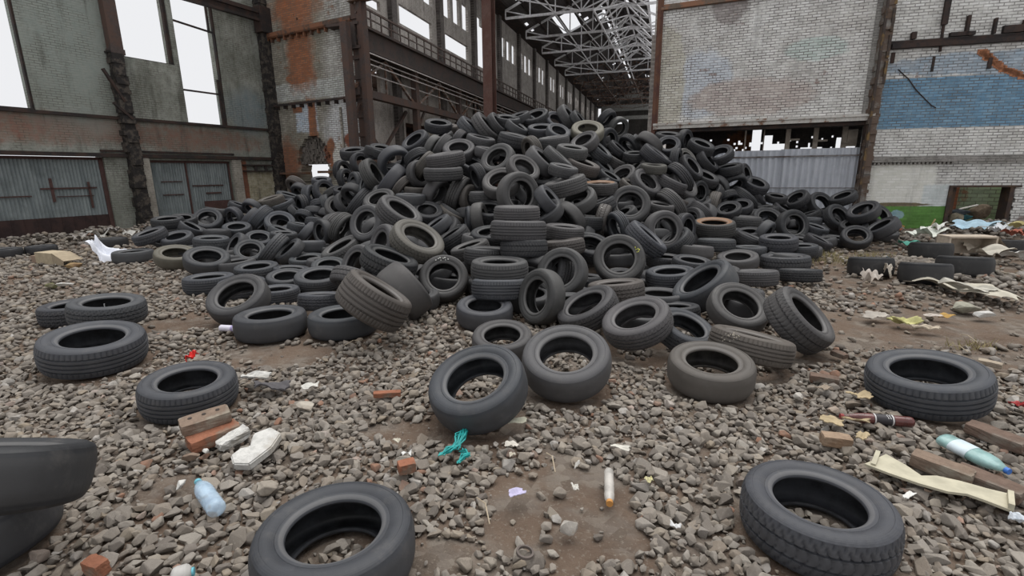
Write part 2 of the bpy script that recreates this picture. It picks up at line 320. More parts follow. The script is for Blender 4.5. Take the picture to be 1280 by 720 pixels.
# ------------------------------------------------------------ opening line of the big hall: columns and beam
m=MB(); m.box(-.02,.26,-.05,.18,0,9.5); m.box(.28,.50,-.12,.12,0,9.5)
for k in range(16): m.box(-.05,.3,-.09,-.05,.4+k*.58,.52+k*.58)
tag(m.build('column_opening_left',steel_b,matrix=OW.matrix() @ Matrix.Translation((4.28,0,0))),kind='structure')
A=C2; Bp=PW.pt(-5.35); dAB=Bp-A; LAB=float(np.hypot(*dAB)); azAB=math.degrees(math.atan2(dAB[0],dAB[1])); AB=Wall(A,118.5)
q=gp(612,200,0); r_=ray(612,100); # the free column stands on the opening line
tt=np.linalg.solve(np.array([[AB.e[0],-r_[0]],[AB.e[1],-r_[1]]]),EYE[:2]-AB.P); s_post=float(tt[0])
m=MB()
m.box(-.14,.14,-.12,-.10,0,10); m.box(-.14,.14,.10,.12,0,10); m.box(-.015,.015,-.1,.1,0,10)
tag(m.build('column_centre',rusty('red_brown_column_paint',(.13,.075,.062),(.10,.05,.04)),matrix=AB.matrix() @ Matrix.Translation((s_post,0,0))),kind='structure')
m=MB(); m.box(0,5.6,-.15,-.12,6.66,6.86) ; m.box(0,5.6,-.25,.05,6.86,6.9); m.box(0,5.6,-.25,.05,6.64,6.67)
tag(m.build('beam_opening',rusty('rusty_brown_beam',(.12,.09,.07),(.15,.085,.055)),matrix=AB.matrix()),kind='structure')
# ------------------------------------------------------------ white brick panel on the right of the opening
m_pan=wall_mat('whitewashed_brickwork',(.80,.79,.76),(.64,.62,.59),(.36,.24,.20),(.12,.105,.095),.30,.20,.068,patches=[
   ((.63,.66,.70),(.55,.58,.62),(-4.2,3.9,.8,.9),dict(amp=.9,nscale=1.3)),((.52,.46,.43),(.60,.54,.50),(-2.9,3.5,1.5,.5),dict(amp=.9,nscale=1.6)),
   ((.60,.66,.62),(.52,.58,.55),(-1.4,4.6,.7,.3),dict(amp=.8)),((.30,.27,.26),(.4,.37,.35),(-3.6,5.9,.45,.45),dict(amp=.8)),((.60,.58,.50),(.55,.52,.45),(-5.1,4,.45,1.6),dict(amp=.7))],grime=.35)
tag(wall_mesh(-5.4,-.02,2.84,9.5,.45,[]).build('wall_right_upper',m_pan,matrix=PW.matrix()),kind='structure')
m=MB(); m.box(-5.45,.05,-.16,-.1,2.74,2.84); m.box(-5.45,.05,-.2,.1,2.84,2.90)
tag(m.build('lintel_panel',rusty('peeling_white_lintel',(.60,.58,.54),(.22,.13,.09),.3,5),matrix=PW.matrix()),kind='structure')
m=MB(); m.box(-5.45,.05,-.06,.3,2.64,2.76); tag(m.build('lintel_dark',steel_d,matrix=PW.matrix()),kind='structure')
m=MB(); m.box(-5.45,-5.34,-.1,.0,2.7,9.5); m.box(-5.5,-5.4,-.12,.5,2.4,9.5); tag(m.build('trim_6',rusty('red_rust_angle',(.11,.055,.045),(.14,.07,.045)),matrix=PW.matrix()),kind='structure')
m=MB(); m.box(-5.4,-1.0,-.12,0,5.98,6.05); m.box(-5.4,-.1,-.08,0,6.05,6.12); tag(m.build('trim_7',rusty('brown_ledge',(.17,.13,.10),(.25,.13,.08)),matrix=PW.matrix()),kind='structure')
m=MB(); m.box(-.22,-.02,-.02,0,2.9,9.5); tag(m.build('trim_8',plaster_mat('grimy_grey_plaster',(.40,.385,.36),(.30,.29,.27),(.15,.14,.13)),matrix=PW.matrix()),kind='structure')
# pilaster between panel and right wall
pocked_column('column_right',-2.30,-2.08,-.22,0,9.5,rusty('ochre_stained_column',(.24,.225,.205),(.12,.085,.065),.6,3),RW,12,amp=.03)
m=MB(); 
for k in range(9): m.box(-2.14,-2.08,-.25,-.2,3.6+k*.6,4.12+k*.6)
m.box(-2.3,-2.25,-.26,-.2,0,9)
tag(m.build('trim_9',rusty('ochre_rust_strip',(.07,.055,.048),(.17,.11,.05),.3),matrix=RW.matrix()),kind='structure')
# ------------------------------------------------------------ right wall with the blue band
m_rw=wall_mat('white_brickwork_with_blue_and_green_paint',(.78,.77,.74),(.63,.62,.59),(.36,.25,.21),(.13,.12,.11),.22,.20,.068,patches=[
   ((.13,.25,.37),(.20,.32,.42),(2.0,3.12,4.05,.60),dict(amp=.10,nscale=4,box=True,soft=.02)),
   ((.30,.38,.45),(.42,.46,.50),(.2,4.0,2.4,.26),dict(amp=1.1,nscale=2)),
   ((.68,.68,.62),(.76,.75,.70),(-1.25,1.12,.72,.54),dict(amp=.45,nscale=2.2,box=True),1),((.58,.63,.62),(.62,.65,.65),(-.4,.8,.35,.3),dict(amp=.4,box=True),1),
   ((.10,.22,.055),(.125,.27,.07),(-1.0,.25,.98,.31),dict(amp=.12,nscale=5,box=True,soft=.03),1),
   ((.20,.16,.10),(.14,.12,.08),(-1.3,.60,.75,.05),dict(amp=.8,nscale=5)),((.22,.35,.42),(.3,.45,.45),(-1.25,.33,.16,.12),dict(amp=.8,nscale=6))],grime=.35)
rwh=jag(-.16,1.22,-.5,1.06,.1,.05,6)
tag(wall_mesh(-2.19,9,-.5,9.5,.42,rwh).build('wall_right',m_rw,matrix=RW.matrix()),kind='structure')
# the brick-red diagonal wound in the paint: loose exposed bricks
m=MB(); r=random.Random(3)
pts=[(-.15,4.25),(.1,4.02),(.35,3.82),(.7,3.66),(1.05,3.56),(1.4,3.52)]
for (a,b),(c_,d_) in zip(pts[:-1],pts[1:]):
    for k in range(6):
        f=k/6; x=a+(c_-a)*f; z=b+(d_-b)*f; m.box(x,x+.2,-.012,.01,z-.05+r.uniform(-.03,.03),z+.03+r.uniform(0,.04))
tag(m.build('trim_10',plain('fresh_orange_brick',(.34,.15,.08),.9,var=.35,scale=9),matrix=RW.matrix()),kind='structure')
m=MB(); m.box(-2,9,-.14,0,4.42,4.52); m.box(-2,9,-.06,0,4.52,4.6)
for k,(x,w,h) in enumerate([(-.8,.5,.05),(-.5,.06,.4),(.25,.5,.12),(.05,.05,.3),(.62,.1,.22),(-1.6,.1,.12)]): m.box(x,x+w,-.1,0,4.62,4.66+h)
tag(m.build('trim_11',steel_d,matrix=RW.matrix()),kind='structure')
m=MB(); m.box(-2.05,9,-.12,0,1.68,1.76); m.box(-2.05,9,-.07,0,1.76,1.82); 
for k in range(20): m.box(-2+k*.09,-1.95+k*.09,-.10,0,1.63,1.68)
tag(m.build('trim_12',plaster_mat('grey_ledge',(.34,.32,.30),(.26,.25,.23),(.12,.11,.10)),matrix=RW.matrix()),kind='structure')
m=MB(); m.tube([(-1.75,-.01,3.95),(-1.6,-.02,3.8),(-1.5,-.01,3.72),(-1.3,-.02,3.45),(-1.1,-.01,3.25),(-.9,-.02,3.05),(-.8,-.01,3.0)],.012,5); m.tube([(-.95,-.03,8),(-.95,-.03,4.75),(-.93,-.03,4.3)],.03,6); m.box(-1.01,-.89,-.08,-.01,4.9,8)
m.box(.1,.18,-.03,0,3.85,4.1); m.box(-1.05,-1.0,-.03,0,3.85,4.2); m.box(-1.95,-1.87,-.03,0,4.1,4.35)
tag(m.build('trim_13',steel_d,matrix=RW.matrix()),kind='structure')
m=MB(); m.box(-.20,-.12,-.04,.3,0,1.08); m.box(1.08,1.17,-.04,.3,0,1.08); m.box(-.2,1.3,-.05,.3,1.04,1.09); m.box(-.1,.02,.1,.3,.3,1.04)
tag(m.build('door_4',rusty('splintered_brown_frame',(.10,.065,.045),(.06,.045,.04)),matrix=RW.matrix()),kind='structure')
# the room behind the broken doorway
m=MB(); m.box(-.8,2.4,1.2,1.4,0,2.2); tag(m.build('wall_back_room',wall_mat('green_room_brick',(.30,.42,.22),(.40,.46,.34),(.40,.17,.10),(.12,.1,.08),.5,.27,.105,patches=[((.42,.16,.08),(.3,.12,.07),(.55,.85,.10,.5),dict(amp=.3,box=True)),((.12,.11,.1),(.08,.08,.08),(.2,.75,.28,.4),dict(amp=.3,box=True))]),matrix=RW.matrix()),kind='structure')
# ------------------------------------------------------------ what stands behind the opening under the panel
t_f=empty('corrugated_fence',matrix=PW.matrix())
fence_m=sheet_mat('pale_galvanised_sheet',(.40,.42,.46),(.50,.52,.56),.25,.5)
corrugated(-5.35,-1.95,-.05,2.06,.0,.15,.028).build('sheet_panel',fence_m,t_f,smooth=True)
corrugated(-1.97,-.10,-.05,2.08,.03,.15,.028).build('sheet_panel',fence_m,t_f,smooth=True)
m=MB(); m.box(-5.35,-.1,-.035,-.02,1.86,1.90); m.box(-5.35,-.1,-.035,-.02,1.02,1.04); m.build('rail',rusty('fence_rail',(.22,.21,.21),(.1,.08,.07)),t_f)
m=MB(); m.box(-.12,-.04,-.05,.05,-.1,2.7); m.build('post',steel_d,t_f)
tag(t_f,'pale galvanised corrugated sheet fence closing the opening under the white brick panel','fence')
def ragged_wall(x0,x1,z0,z1,y,cell,density,seed,holes=()):
    r=random.Random(seed); m=MB(); x=x0
    while x<x1:
        z=z0
        while z<z1:
            p=density(x,z); 
            if r.random()>p and not any(h[0]<x<h[1] and h[2]<z<h[3] for h in holes): m.box(x,x+cell*1.02,y+r.uniform(-.03,.03),y+.14,z,z+cell*1.02)
            z+=cell
        x+=cell
    return m
dk=plaster_mat('dark_mottled_brick',(.10,.085,.075),(.065,.055,.055),(.05,.04,.04),extra=[((.26,.12,.06),(.16,.08,.05),(-3.0,2.4,.5,.4),dict(amp=1.0,nscale=4))])  # dark mottled brick with one orange-brown patch
def dens(x,z): return 0 if z>2.55 else .22 if -3.4<x<-2.2 else (.04 if x<-3.4 else .08)
m=ragged_wall(-5.4,1.2,0,3.4,3.2,.07,dens,4,holes=[(-2.25,-2.0,1.9,2.6),(-2.05,-1.6,2.05,2.35),(-1.5,-1.2,1.6,2.15),(-1.15,-.5,1.8,2.2),(-.2,.4,1.9,2.5),(-2.6,-2.35,2.0,3)])
tag(m.build('wall_behind_fence',dk,matrix=PW.matrix()),kind='structure')
m=MB(); m.box(-5.4,1.4,.45,3.6,3.2,3.35); tag(m.build('roof_behind_fence',steel_d,matrix=PW.matrix()),kind='structure')
m=MB()
for s in(-1.75,-1.05,-.35): m.box(s-.06,s+.06,.9,1.0,0,2.75)
for s,z in((-1.75,2.35),(-1.05,2.3),(-.35,2.2)): m.box(s-.06,s+.3,.9,.96,z,z+.05)
m.box(-.28,-.05,.9,1.0,2.15,2.6); m.box(-2.9,-2.86,.8,.9,0,2.7);m.box(-2.4,-2.37,.8,.9,0,2.7)
tag(m.build('trim_14',plain('pale_timber_frame',(.42,.36,.30),.9),matrix=PW.matrix()),kind='structure')
# ============================================================ THE BIG HALL BEHIND
GM=GW.matrix()   # local X down the hall, local Y to the left of the gallery line, Z up
HW=8.9; HL=64.; EZ=10.9; SL=.43
bay=4.3
def S(x,label=None):
    x['kind']='structure'; return x
m_gal=plaster_mat('stained_hall_plaster',(.56,.52,.48),(.42,.39,.355),(.22,.2,.18),grime=.6)
holes=[]
zz=lambda z:1.5+(z-1.5)*1.094
k=0; u=1.6
for k in range(14):
    b0=-.5+k*bay
    if k<3: holes.append((b0+.7,b0+3.6,zz(6.85),zz(7.15 if k==0 else 7.5)))
    elif k==3: holes+=[(b0+.6,b0+3.9,zz(6.9),zz(8.9))]
    for j in range(3):
        a=b0+.6+j*1.15; 
        if k>=1: holes.append((a,a+.8,zz(8.15),zz(8.15+1.1)))
        pass
holes+= [(2.2,2.75,zz(4.2),zz(4.95)),(14.2,15.6,zz(3.0),zz(4.2)),(14.0,14.6,zz(4.4),zz(4.9))]
for k in range(0,14):
    b0=-.5+k*bay; holes+= [(b0+1.3,b0+2.6,0,3.4)] if k%2==0 else [(b0+.7,b0+3.6,2.6,3.6)]
holes=[h for h in holes if h[1]<HL]
S(wall_mesh(.35,HL,0,EZ+.2,.14,holes).build('wall_hall_left',m_gal,matrix=GM @ Matrix.Translation((0,.9,0))))
m=MB()
for k in range(1,15):
    u=-.5+k*bay; m.box(u-.2,u+.2,.70,1.0,0,EZ)
S(m.build('hall_piers',plaster_mat('dark_pier',(.20,.18,.165),(.14,.125,.12),(.07,.06,.055)),matrix=GM))
# dark annexe behind the lower openings
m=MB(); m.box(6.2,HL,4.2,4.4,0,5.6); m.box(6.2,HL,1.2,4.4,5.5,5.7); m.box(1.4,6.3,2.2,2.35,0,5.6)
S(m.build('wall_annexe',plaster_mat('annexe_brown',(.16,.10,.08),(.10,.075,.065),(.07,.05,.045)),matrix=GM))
for k in range(7):
    m=MB(); b0=-.5+k*bay
    for j in range(7): m.box(max(1.5,b0+.1),b0+4.2,1.5+.0,1.62,2.3+j*.42,2.42+j*.42)
    S(m.build('trim_%d'%(20+k),rusty('brown_slat_%d'%k,(.13,.075,.055),(.08,.05,.04)),matrix=GM))
# crane gallery
m=MB(); m.box(-.2,HL,-.12,.16,5.40,6.02); m.box(-.2,HL,-.25,.9,6.02,6.10); m.box(-.2,HL,-.28,.3,5.34,5.42)
S(m.build('gallery_beam',rusty('gallery_dark_steel',(.065,.056,.052),(.075,.055,.048)),matrix=GM))
m=MB()
n=int(HL/.62)
for i in range(n): m.box(i*.62-.02,i*.62+.02,-.22,-.18,6.1,6.62)
m.box(-.2,HL,-.23,-.17,6.58,6.64); m.box(-.2,HL,-.22,-.18,6.33,6.37)
S(m.build('gallery_railing',rusty('railing_grey',(.17,.145,.13),(.10,.07,.06)),matrix=GM))
m=MB()
for z,y in((5.18,-.1),(4.98,-.2),(4.72,-.05),(5.28,-.3)): m.tube([(0,y,z),(HL*.3,y,z-.04),(HL*.6,y,z),(HL,y,z)],.022,6)
S(m.build('gallery_pipes',plain('pale_pipe',(.45,.42,.40),.6),matrix=GM))
m=MB(); m.box(-.2,HL,-.12,.12,3.98,4.22)
S(m.build('gallery_lower_beam',steel_b,matrix=GM))
m=MB()
for k in range(14):
    b0=-.5+k*bay
    m.bar((b0+.2,0,4.2),(b0+bay/2,0,5.3),.09);m.bar((b0+bay/2,0,5.3),(b0+bay-.2,0,4.2),.09); m.bar((b0+bay/2,0,4.2),(b0+bay/2,0,5.4),.06)
    m.bar((b0+1.2,.1,4.2),(b0+1.2,.1,5.4),.05)
S(m.build('gallery_bracing',steel_g,matrix=GM))
m=MB()
for k in range(0,14):
    b0=-.5+k*bay
    m.box(b0-.12,b0+.12,-.1,.12,0,6.0)
    if k%2==0: m.bar((b0+.2,.3,3.9),(b0+bay-.2,.3,.6),.10); m.bar((b0+.2,.35,.6),(b0+bay-.2,.35,3.9),.10)
    m.bar((b0+.1,0,3.3),(b0+.7,0,4.0),.08)
S(m.build('gallery_columns',steel_b,matrix=GM))
for k in range(2): 
    m=MB(); b0=-.5+k*bay; m.box(b0+2.7,b0+3.9,.86,.9,0,3.7) if k else m.box(b0+.6,b0+1.25,.84,.9,0,3.7); S(m.build('plaster_pier_%d'%k,conc,matrix=GM))
# roof of planks with missing boards and skylights
roofm=plaster_mat('dark_roof_boards',(.13,.115,.11),(.09,.08,.078),(.06,.055,.05))
r=random.Random(21)
def roof_side(side):
    m=MB(); W=HW/2; L_=W/math.cos(math.atan(SL)); na=14
    nu=int((HL+2)/.7)
    for i in range(nu):
        for j in range(na):
            u0=-2+i*.7; f0=j/na; f1=(j+1)/na
            hole=False
            if side==0:
                if u0<15 and r.random()<.34: hole=True
                elif u0<24 and r.random()<.06 : hole=True
                if 20.8<u0<25.2 and 5<=j<=8: hole=True
                if 24<u0<26 and j>=12: hole=True
                if u0>26 and r.random()<.012: hole=True
            else:
                if r.random()<.01: hole=True
                if u0<13 and r.random()<.25: hole=True
            if side==0 and u0<7: hole=True
            if side==1 and (u0<7 or j<3): hole=True
            if j==na-1 and side==1 and u0>22 and (i%6)<5: hole=True      # ridge skylight strip
            if j==na-2 and side==1 and 24<u0 and r.random()<.6: hole=True
            if side==1 and j<7 and u0>44 and r.random()<.8: hole=True
            if hole: continue
            if side==0: y0,y1=-W*f0,-W*f1; z0,z1=EZ+SL*W*f0,EZ+SL*W*f1
            else: y0,y1=-HW+W*f0,-HW+W*f1; z0,z1=EZ+SL*W*f0,EZ+SL*W*f1
            if side==1: z0+=0
            a=(u0,y0,z0);b=(u0+.7,y0,z0);c_=(u0+.7,y1,z1);d=(u0,y1,z1)
            m.quad(a,b,c_,d); m.quad((u0,y0,z0+.06),(u0,y1,z1+.06),(u0+.7,y1,z1+.06),(u0+.7,y0,z0+.06))
    return m
m=roof_side(0); S(m.build('roof_left',roofm,matrix=GM)); m=roof_side(1); S(m.build('roof_right',roofm,matrix=GM))
m=MB(); m.box(-2,HL,.9,-.1,EZ,EZ+.12) if False else m.box(-2,HL,-.1,1.3,EZ,EZ+.12); S(m.build('eaves_beam',steel_d,matrix=GM))
m=MB()
for f in(.22,.45,.68,.9): m.box(-2,HL,-HW/2*f-.06,-HW/2*f+.06,EZ+SL*HW/2*f-.22,EZ+SL*HW/2*f-.02); m.box(-2,HL,-HW+HW/2*f-.06,-HW+HW/2*f+.06,EZ+SL*HW/2*f-.22,EZ+SL*HW/2*f-.02)
S(m.build('roof_purlins',steel_d,matrix=GM))
def truss(u,i):
    m=MB(); zb=10.35; P=lambda a,z,du=0:(u+du,-a,z); top=lambda a: EZ-.15+SL*(a if a<HW/2 else HW-a); w=.085; n=6
    m.bar(P(0,zb),P(HW,zb),.12); m.bar(P(0,EZ-.15),P(HW/2,top(HW/2)),.11); m.bar(P(HW/2,top(HW/2)),P(HW,EZ-.15),.11)
    for k in range(n+1):
        a=HW*k/n; m.bar(P(a,zb),P(a,top(a)),w*.7)
        if k<n:
            a2=HW*(k+1)/n
            if k<n/2: m.bar(P(a,top(a)),P(a2,zb),w*.7)
            else: m.bar(P(a,zb),P(a2,top(a2)),w*.7)
    # bracing in plan to the next truss
    for a in(HW*.33,HW*.67): m.bar(P(a,zb),P(a,zb,4.5),.06)
    if i%2==0: m.bar(P(0,zb),P(HW*.5,zb,4.5),.06); m.bar(P(HW,zb),P(HW*.5,zb,4.5),.06)
    o=m.build('roof_truss',steel_w if i<6 else steel_g,matrix=GM); S(o)
for i,u in enumerate((11.0,15.5,20.0,24.5,29,33.5,38,42.5,47,51.5,56)): truss(u,i)
# a raking space frame of white struts hanging right of the ridge
m=MB(); 
nodes=[]
for i in range(7):
    for j in range(3):
        nodes.append((12.5+i*2.6,-(5.6+j*1.3),9.4+(j==1)*.9+.1*i))
for i in range(7):
    for j in range(3):
        a=nodes[i*3+j]
        if i<6: m.bar(a,nodes[(i+1)*3+j],.07)
        if j<2: m.bar(a,nodes[i*3+j+1],.07)
        if i<6 and j<2: m.bar(a,nodes[(i+1)*3+j+1],.06); m.bar(nodes[i*3+j+1],nodes[(i+1)*3+j],.05)
S(m.build('space_frame',steel_w,matrix=GM))
# right side and far end of the hall
hr=[]
for k in range(14):
    b0=k*bay
    hr.append((b0+.3,b0+4.0,5.5,10.6))
S(wall_mesh(2,HL,0,EZ+.2,.35,hr).build('wall_hall_right',m_gal,matrix=GM @ Matrix.Translation((0,-HW-.35,0))))
S(wall_mesh(-.5,HW+.5,0,15,.3,[(.8,3.6,8.6,9.2),(7.2,8.6,7.8,8.3)]).build('wall_hall_end',plaster_mat('far_end_wall',(.14,.13,.12),(.10,.095,.09),(.08,.07,.065)),matrix=GM @ Matrix.Translation((HL,0,0)) @ Matrix.Rotation(-math.pi/2,4,'Z')))
m=MB(); 
for z,h in((11.6,1.1),(10.1,.9),(8.9,.5)): m.box(HL-3,HL-2.6,-HW,0,z,z+h)
S(m.build('girder_far',plain('pale_grey_girder',(.30,.30,.28),.8),matrix=GM))
# ============================================================ GROUND
rng=np.random.default_rng(11)
def hsh(x,y,s): return math.sin(x*s*1.3+1.7)*math.cos(y*s*1.1+.3)+.5*math.sin(x*s*2.7-y*s*2.1)+.3*math.cos(x*s*5.1+y*s*4.3)
def gz(x,y): return -.035+.010*hsh(x,y,1.3)+.005*hsh(x+3,y-2,4.1)
k=NT('brown_soil_and_grit',.95,.1)
c=k.ramp(k.noise(1.1,7,.7),[(.3,(.095,.066,.049)),(.5,(.14,.102,.077)),(.7,(.175,.138,.107))])
vor=k.n('ShaderNodeTexVoronoi'); k._in(vor.inputs['Vector'],k.obj); vor.inputs['Scale'].default_value=16
cc=k.ramp(k.mr(vor.outputs['Color'],0,1),[(.1,(.10,.088,.075)),(.5,(.16,.145,.13)),(.9,(.24,.22,.19))])
c=k.mix(k.math('MULTIPLY',k.mr(k.noise(2.3,5),.42,.6),.55),c,cc)
c=k.mix(k.mr(k.noise(60,3,.7),.55,.7),c,(.20,.17,.14))
# trodden reddish-brown earth
k.bump(k.math('ADD',k.math('MULTIPLY',vor.outputs['Distance'],-.8),k.math('MULTIPLY',k.noise(45,5,.7),.7)),.9,.02)
soil=k.done(c)
m=MB(); xs=np.arange(-14,15.01,.16); ys=np.arange(-3,21,.16)
V=[(float(x),float(y),gz(x,y)) for y in ys for x in xs]; nx=len(xs)
Fc=[(j*nx+i,j*nx+i+1,(j+1)*nx+i+1,(j+1)*nx+i) for j in range(len(ys)-1) for i in range(nx-1)]
def inside(x,y):
    p=np.array([x,y]); 
    if (p-LW.P)@LW.n<-.5: return False
    if (p-OW.P)@OW.n<-.5 and (p-GW.P)@GW.n<-.3: return False
    return True
Fc=[f for f in Fc if inside(V[f[0]][0],V[f[0]][1])]
me=bpy.data.meshes.new('ground'); me.from_pydata(V,[],Fc); me.polygons.foreach_set('use_smooth',[True]*len(Fc)); me.update()
tag(link('ground',me,None,soil),kind='structure')
m=MB(); m.box(-1,HL,-HW,5,-.3,-.06); S(m.build('floor_hall',soil,matrix=GM))
# ---- gravel
def rock_proto(seed,n=15,bevel=False):
    r=np.random.default_rng(seed); bm=bmesh.new()
    p=r.normal(size=(n,3)); p/=np.linalg.norm(p,axis=1)[:,None]; p*=r.uniform(.82,1.08,size=(n,1)); p*=np.array([1,r.uniform(.65,.95),r.uniform(.45,.72)])*.5
    for q in p: bm.verts.new(q)
    res=bmesh.ops.convex_hull(bm,input=bm.verts); bmesh.ops.delete(bm,geom=[g for g in res['geom_interior'] if isinstance(g,bmesh.types.BMVert)],context='VERTS')
    bmesh.ops.dissolve_limit(bm,angle_limit=.25,verts=bm.verts,edges=bm.edges)
    if bevel: bmesh.ops.bevel(bm,geom=list(bm.edges),offset=.045,segments=2,profile=.6,affect='EDGES',clamp_overlap=True)
    bmesh.ops.triangulate(bm,faces=bm.faces); bm.normal_update()
    me=bpy.data.meshes.new('gravel_stone'); bm.to_mesh(me); bm.free(); return me
protos=[rock_proto(i,14) for i in range(14)]; protos_b=[rock_proto(i,14,True) for i in range(14)]
PV=[];PF=[]
for me in protos_b:
    a=np.zeros(len(me.vertices)*3,np.float32); me.vertices.foreach_get('co',a); PV.append(a.reshape(-1,3))
    b=np.zeros(len(me.polygons)*3,np.int32); me.polygons.foreach_get('vertices',b); PF.append(b.reshape(-1,3))
PV0=[];PF0=[]
for me in protos:
    a=np.zeros(len(me.vertices)*3,np.float32); me.vertices.foreach_get('co',a); PV0.append(a.reshape(-1,3))
    b=np.zeros(len(me.polygons)*3,np.int32); me.polygons.foreach_get('vertices',b); PF0.append(b.reshape(-1,3))
def rock_mat(name,island):
    k=NT(name,.9,.2)
    if island: g=k.n('ShaderNodeNewGeometry'); rd=g.outputs['Random Per Island']
    else: g=k.n('ShaderNodeObjectInfo'); rd=g.outputs['Random']
    c=k.ramp(rd,[(0,(.14,.122,.107)),(.2,(.23,.207,.182)),(.38,(.175,.152,.128)),(.55,(.29,.265,.235)),(.70,(.22,.182,.145)),(.82,(.32,.295,.26)),(.90,(.26,.215,.163)),(.955,(.25,.23,.21)),(.972,(.42,.40,.37)),(.99,(.26,.13,.08)),(1.0,(.18,.15,.13))])
    k.b.inputs['Roughness'].default_value=.88
    n=k.noise(30,5,.7); c=k.mix(k.mr(n,.35,.7,0,.5),c,(.13,.11,.09)); c=k.mix(k.mr(k.noise(11,4),.55,.75,0,.4),c,(.36,.33,.29))
    k.bump(k.noise(70,4,.7),.35,.004); return k.done(c)
rock_stuff_m=rock_mat('gravel_mixed',True); rock_thing_m=rock_mat('gravel_single',False)
DIRT=[(705,625,.36,.42),(215,608,.17,.13),(520,535,.3,.13),(1130,418,1.1,.40),(1010,440,.35,.22),(1230,400,1.5,.35),(345,440,.45,.30),(1190,450,.6,.2),(1040,395,.6,.35),(600,505,.15,.1),(240,400,.5,.3),(560,690,.12,.1)]
DC=[(*gp(a,b)[:2],c,d) for a,b,c,d in DIRT]
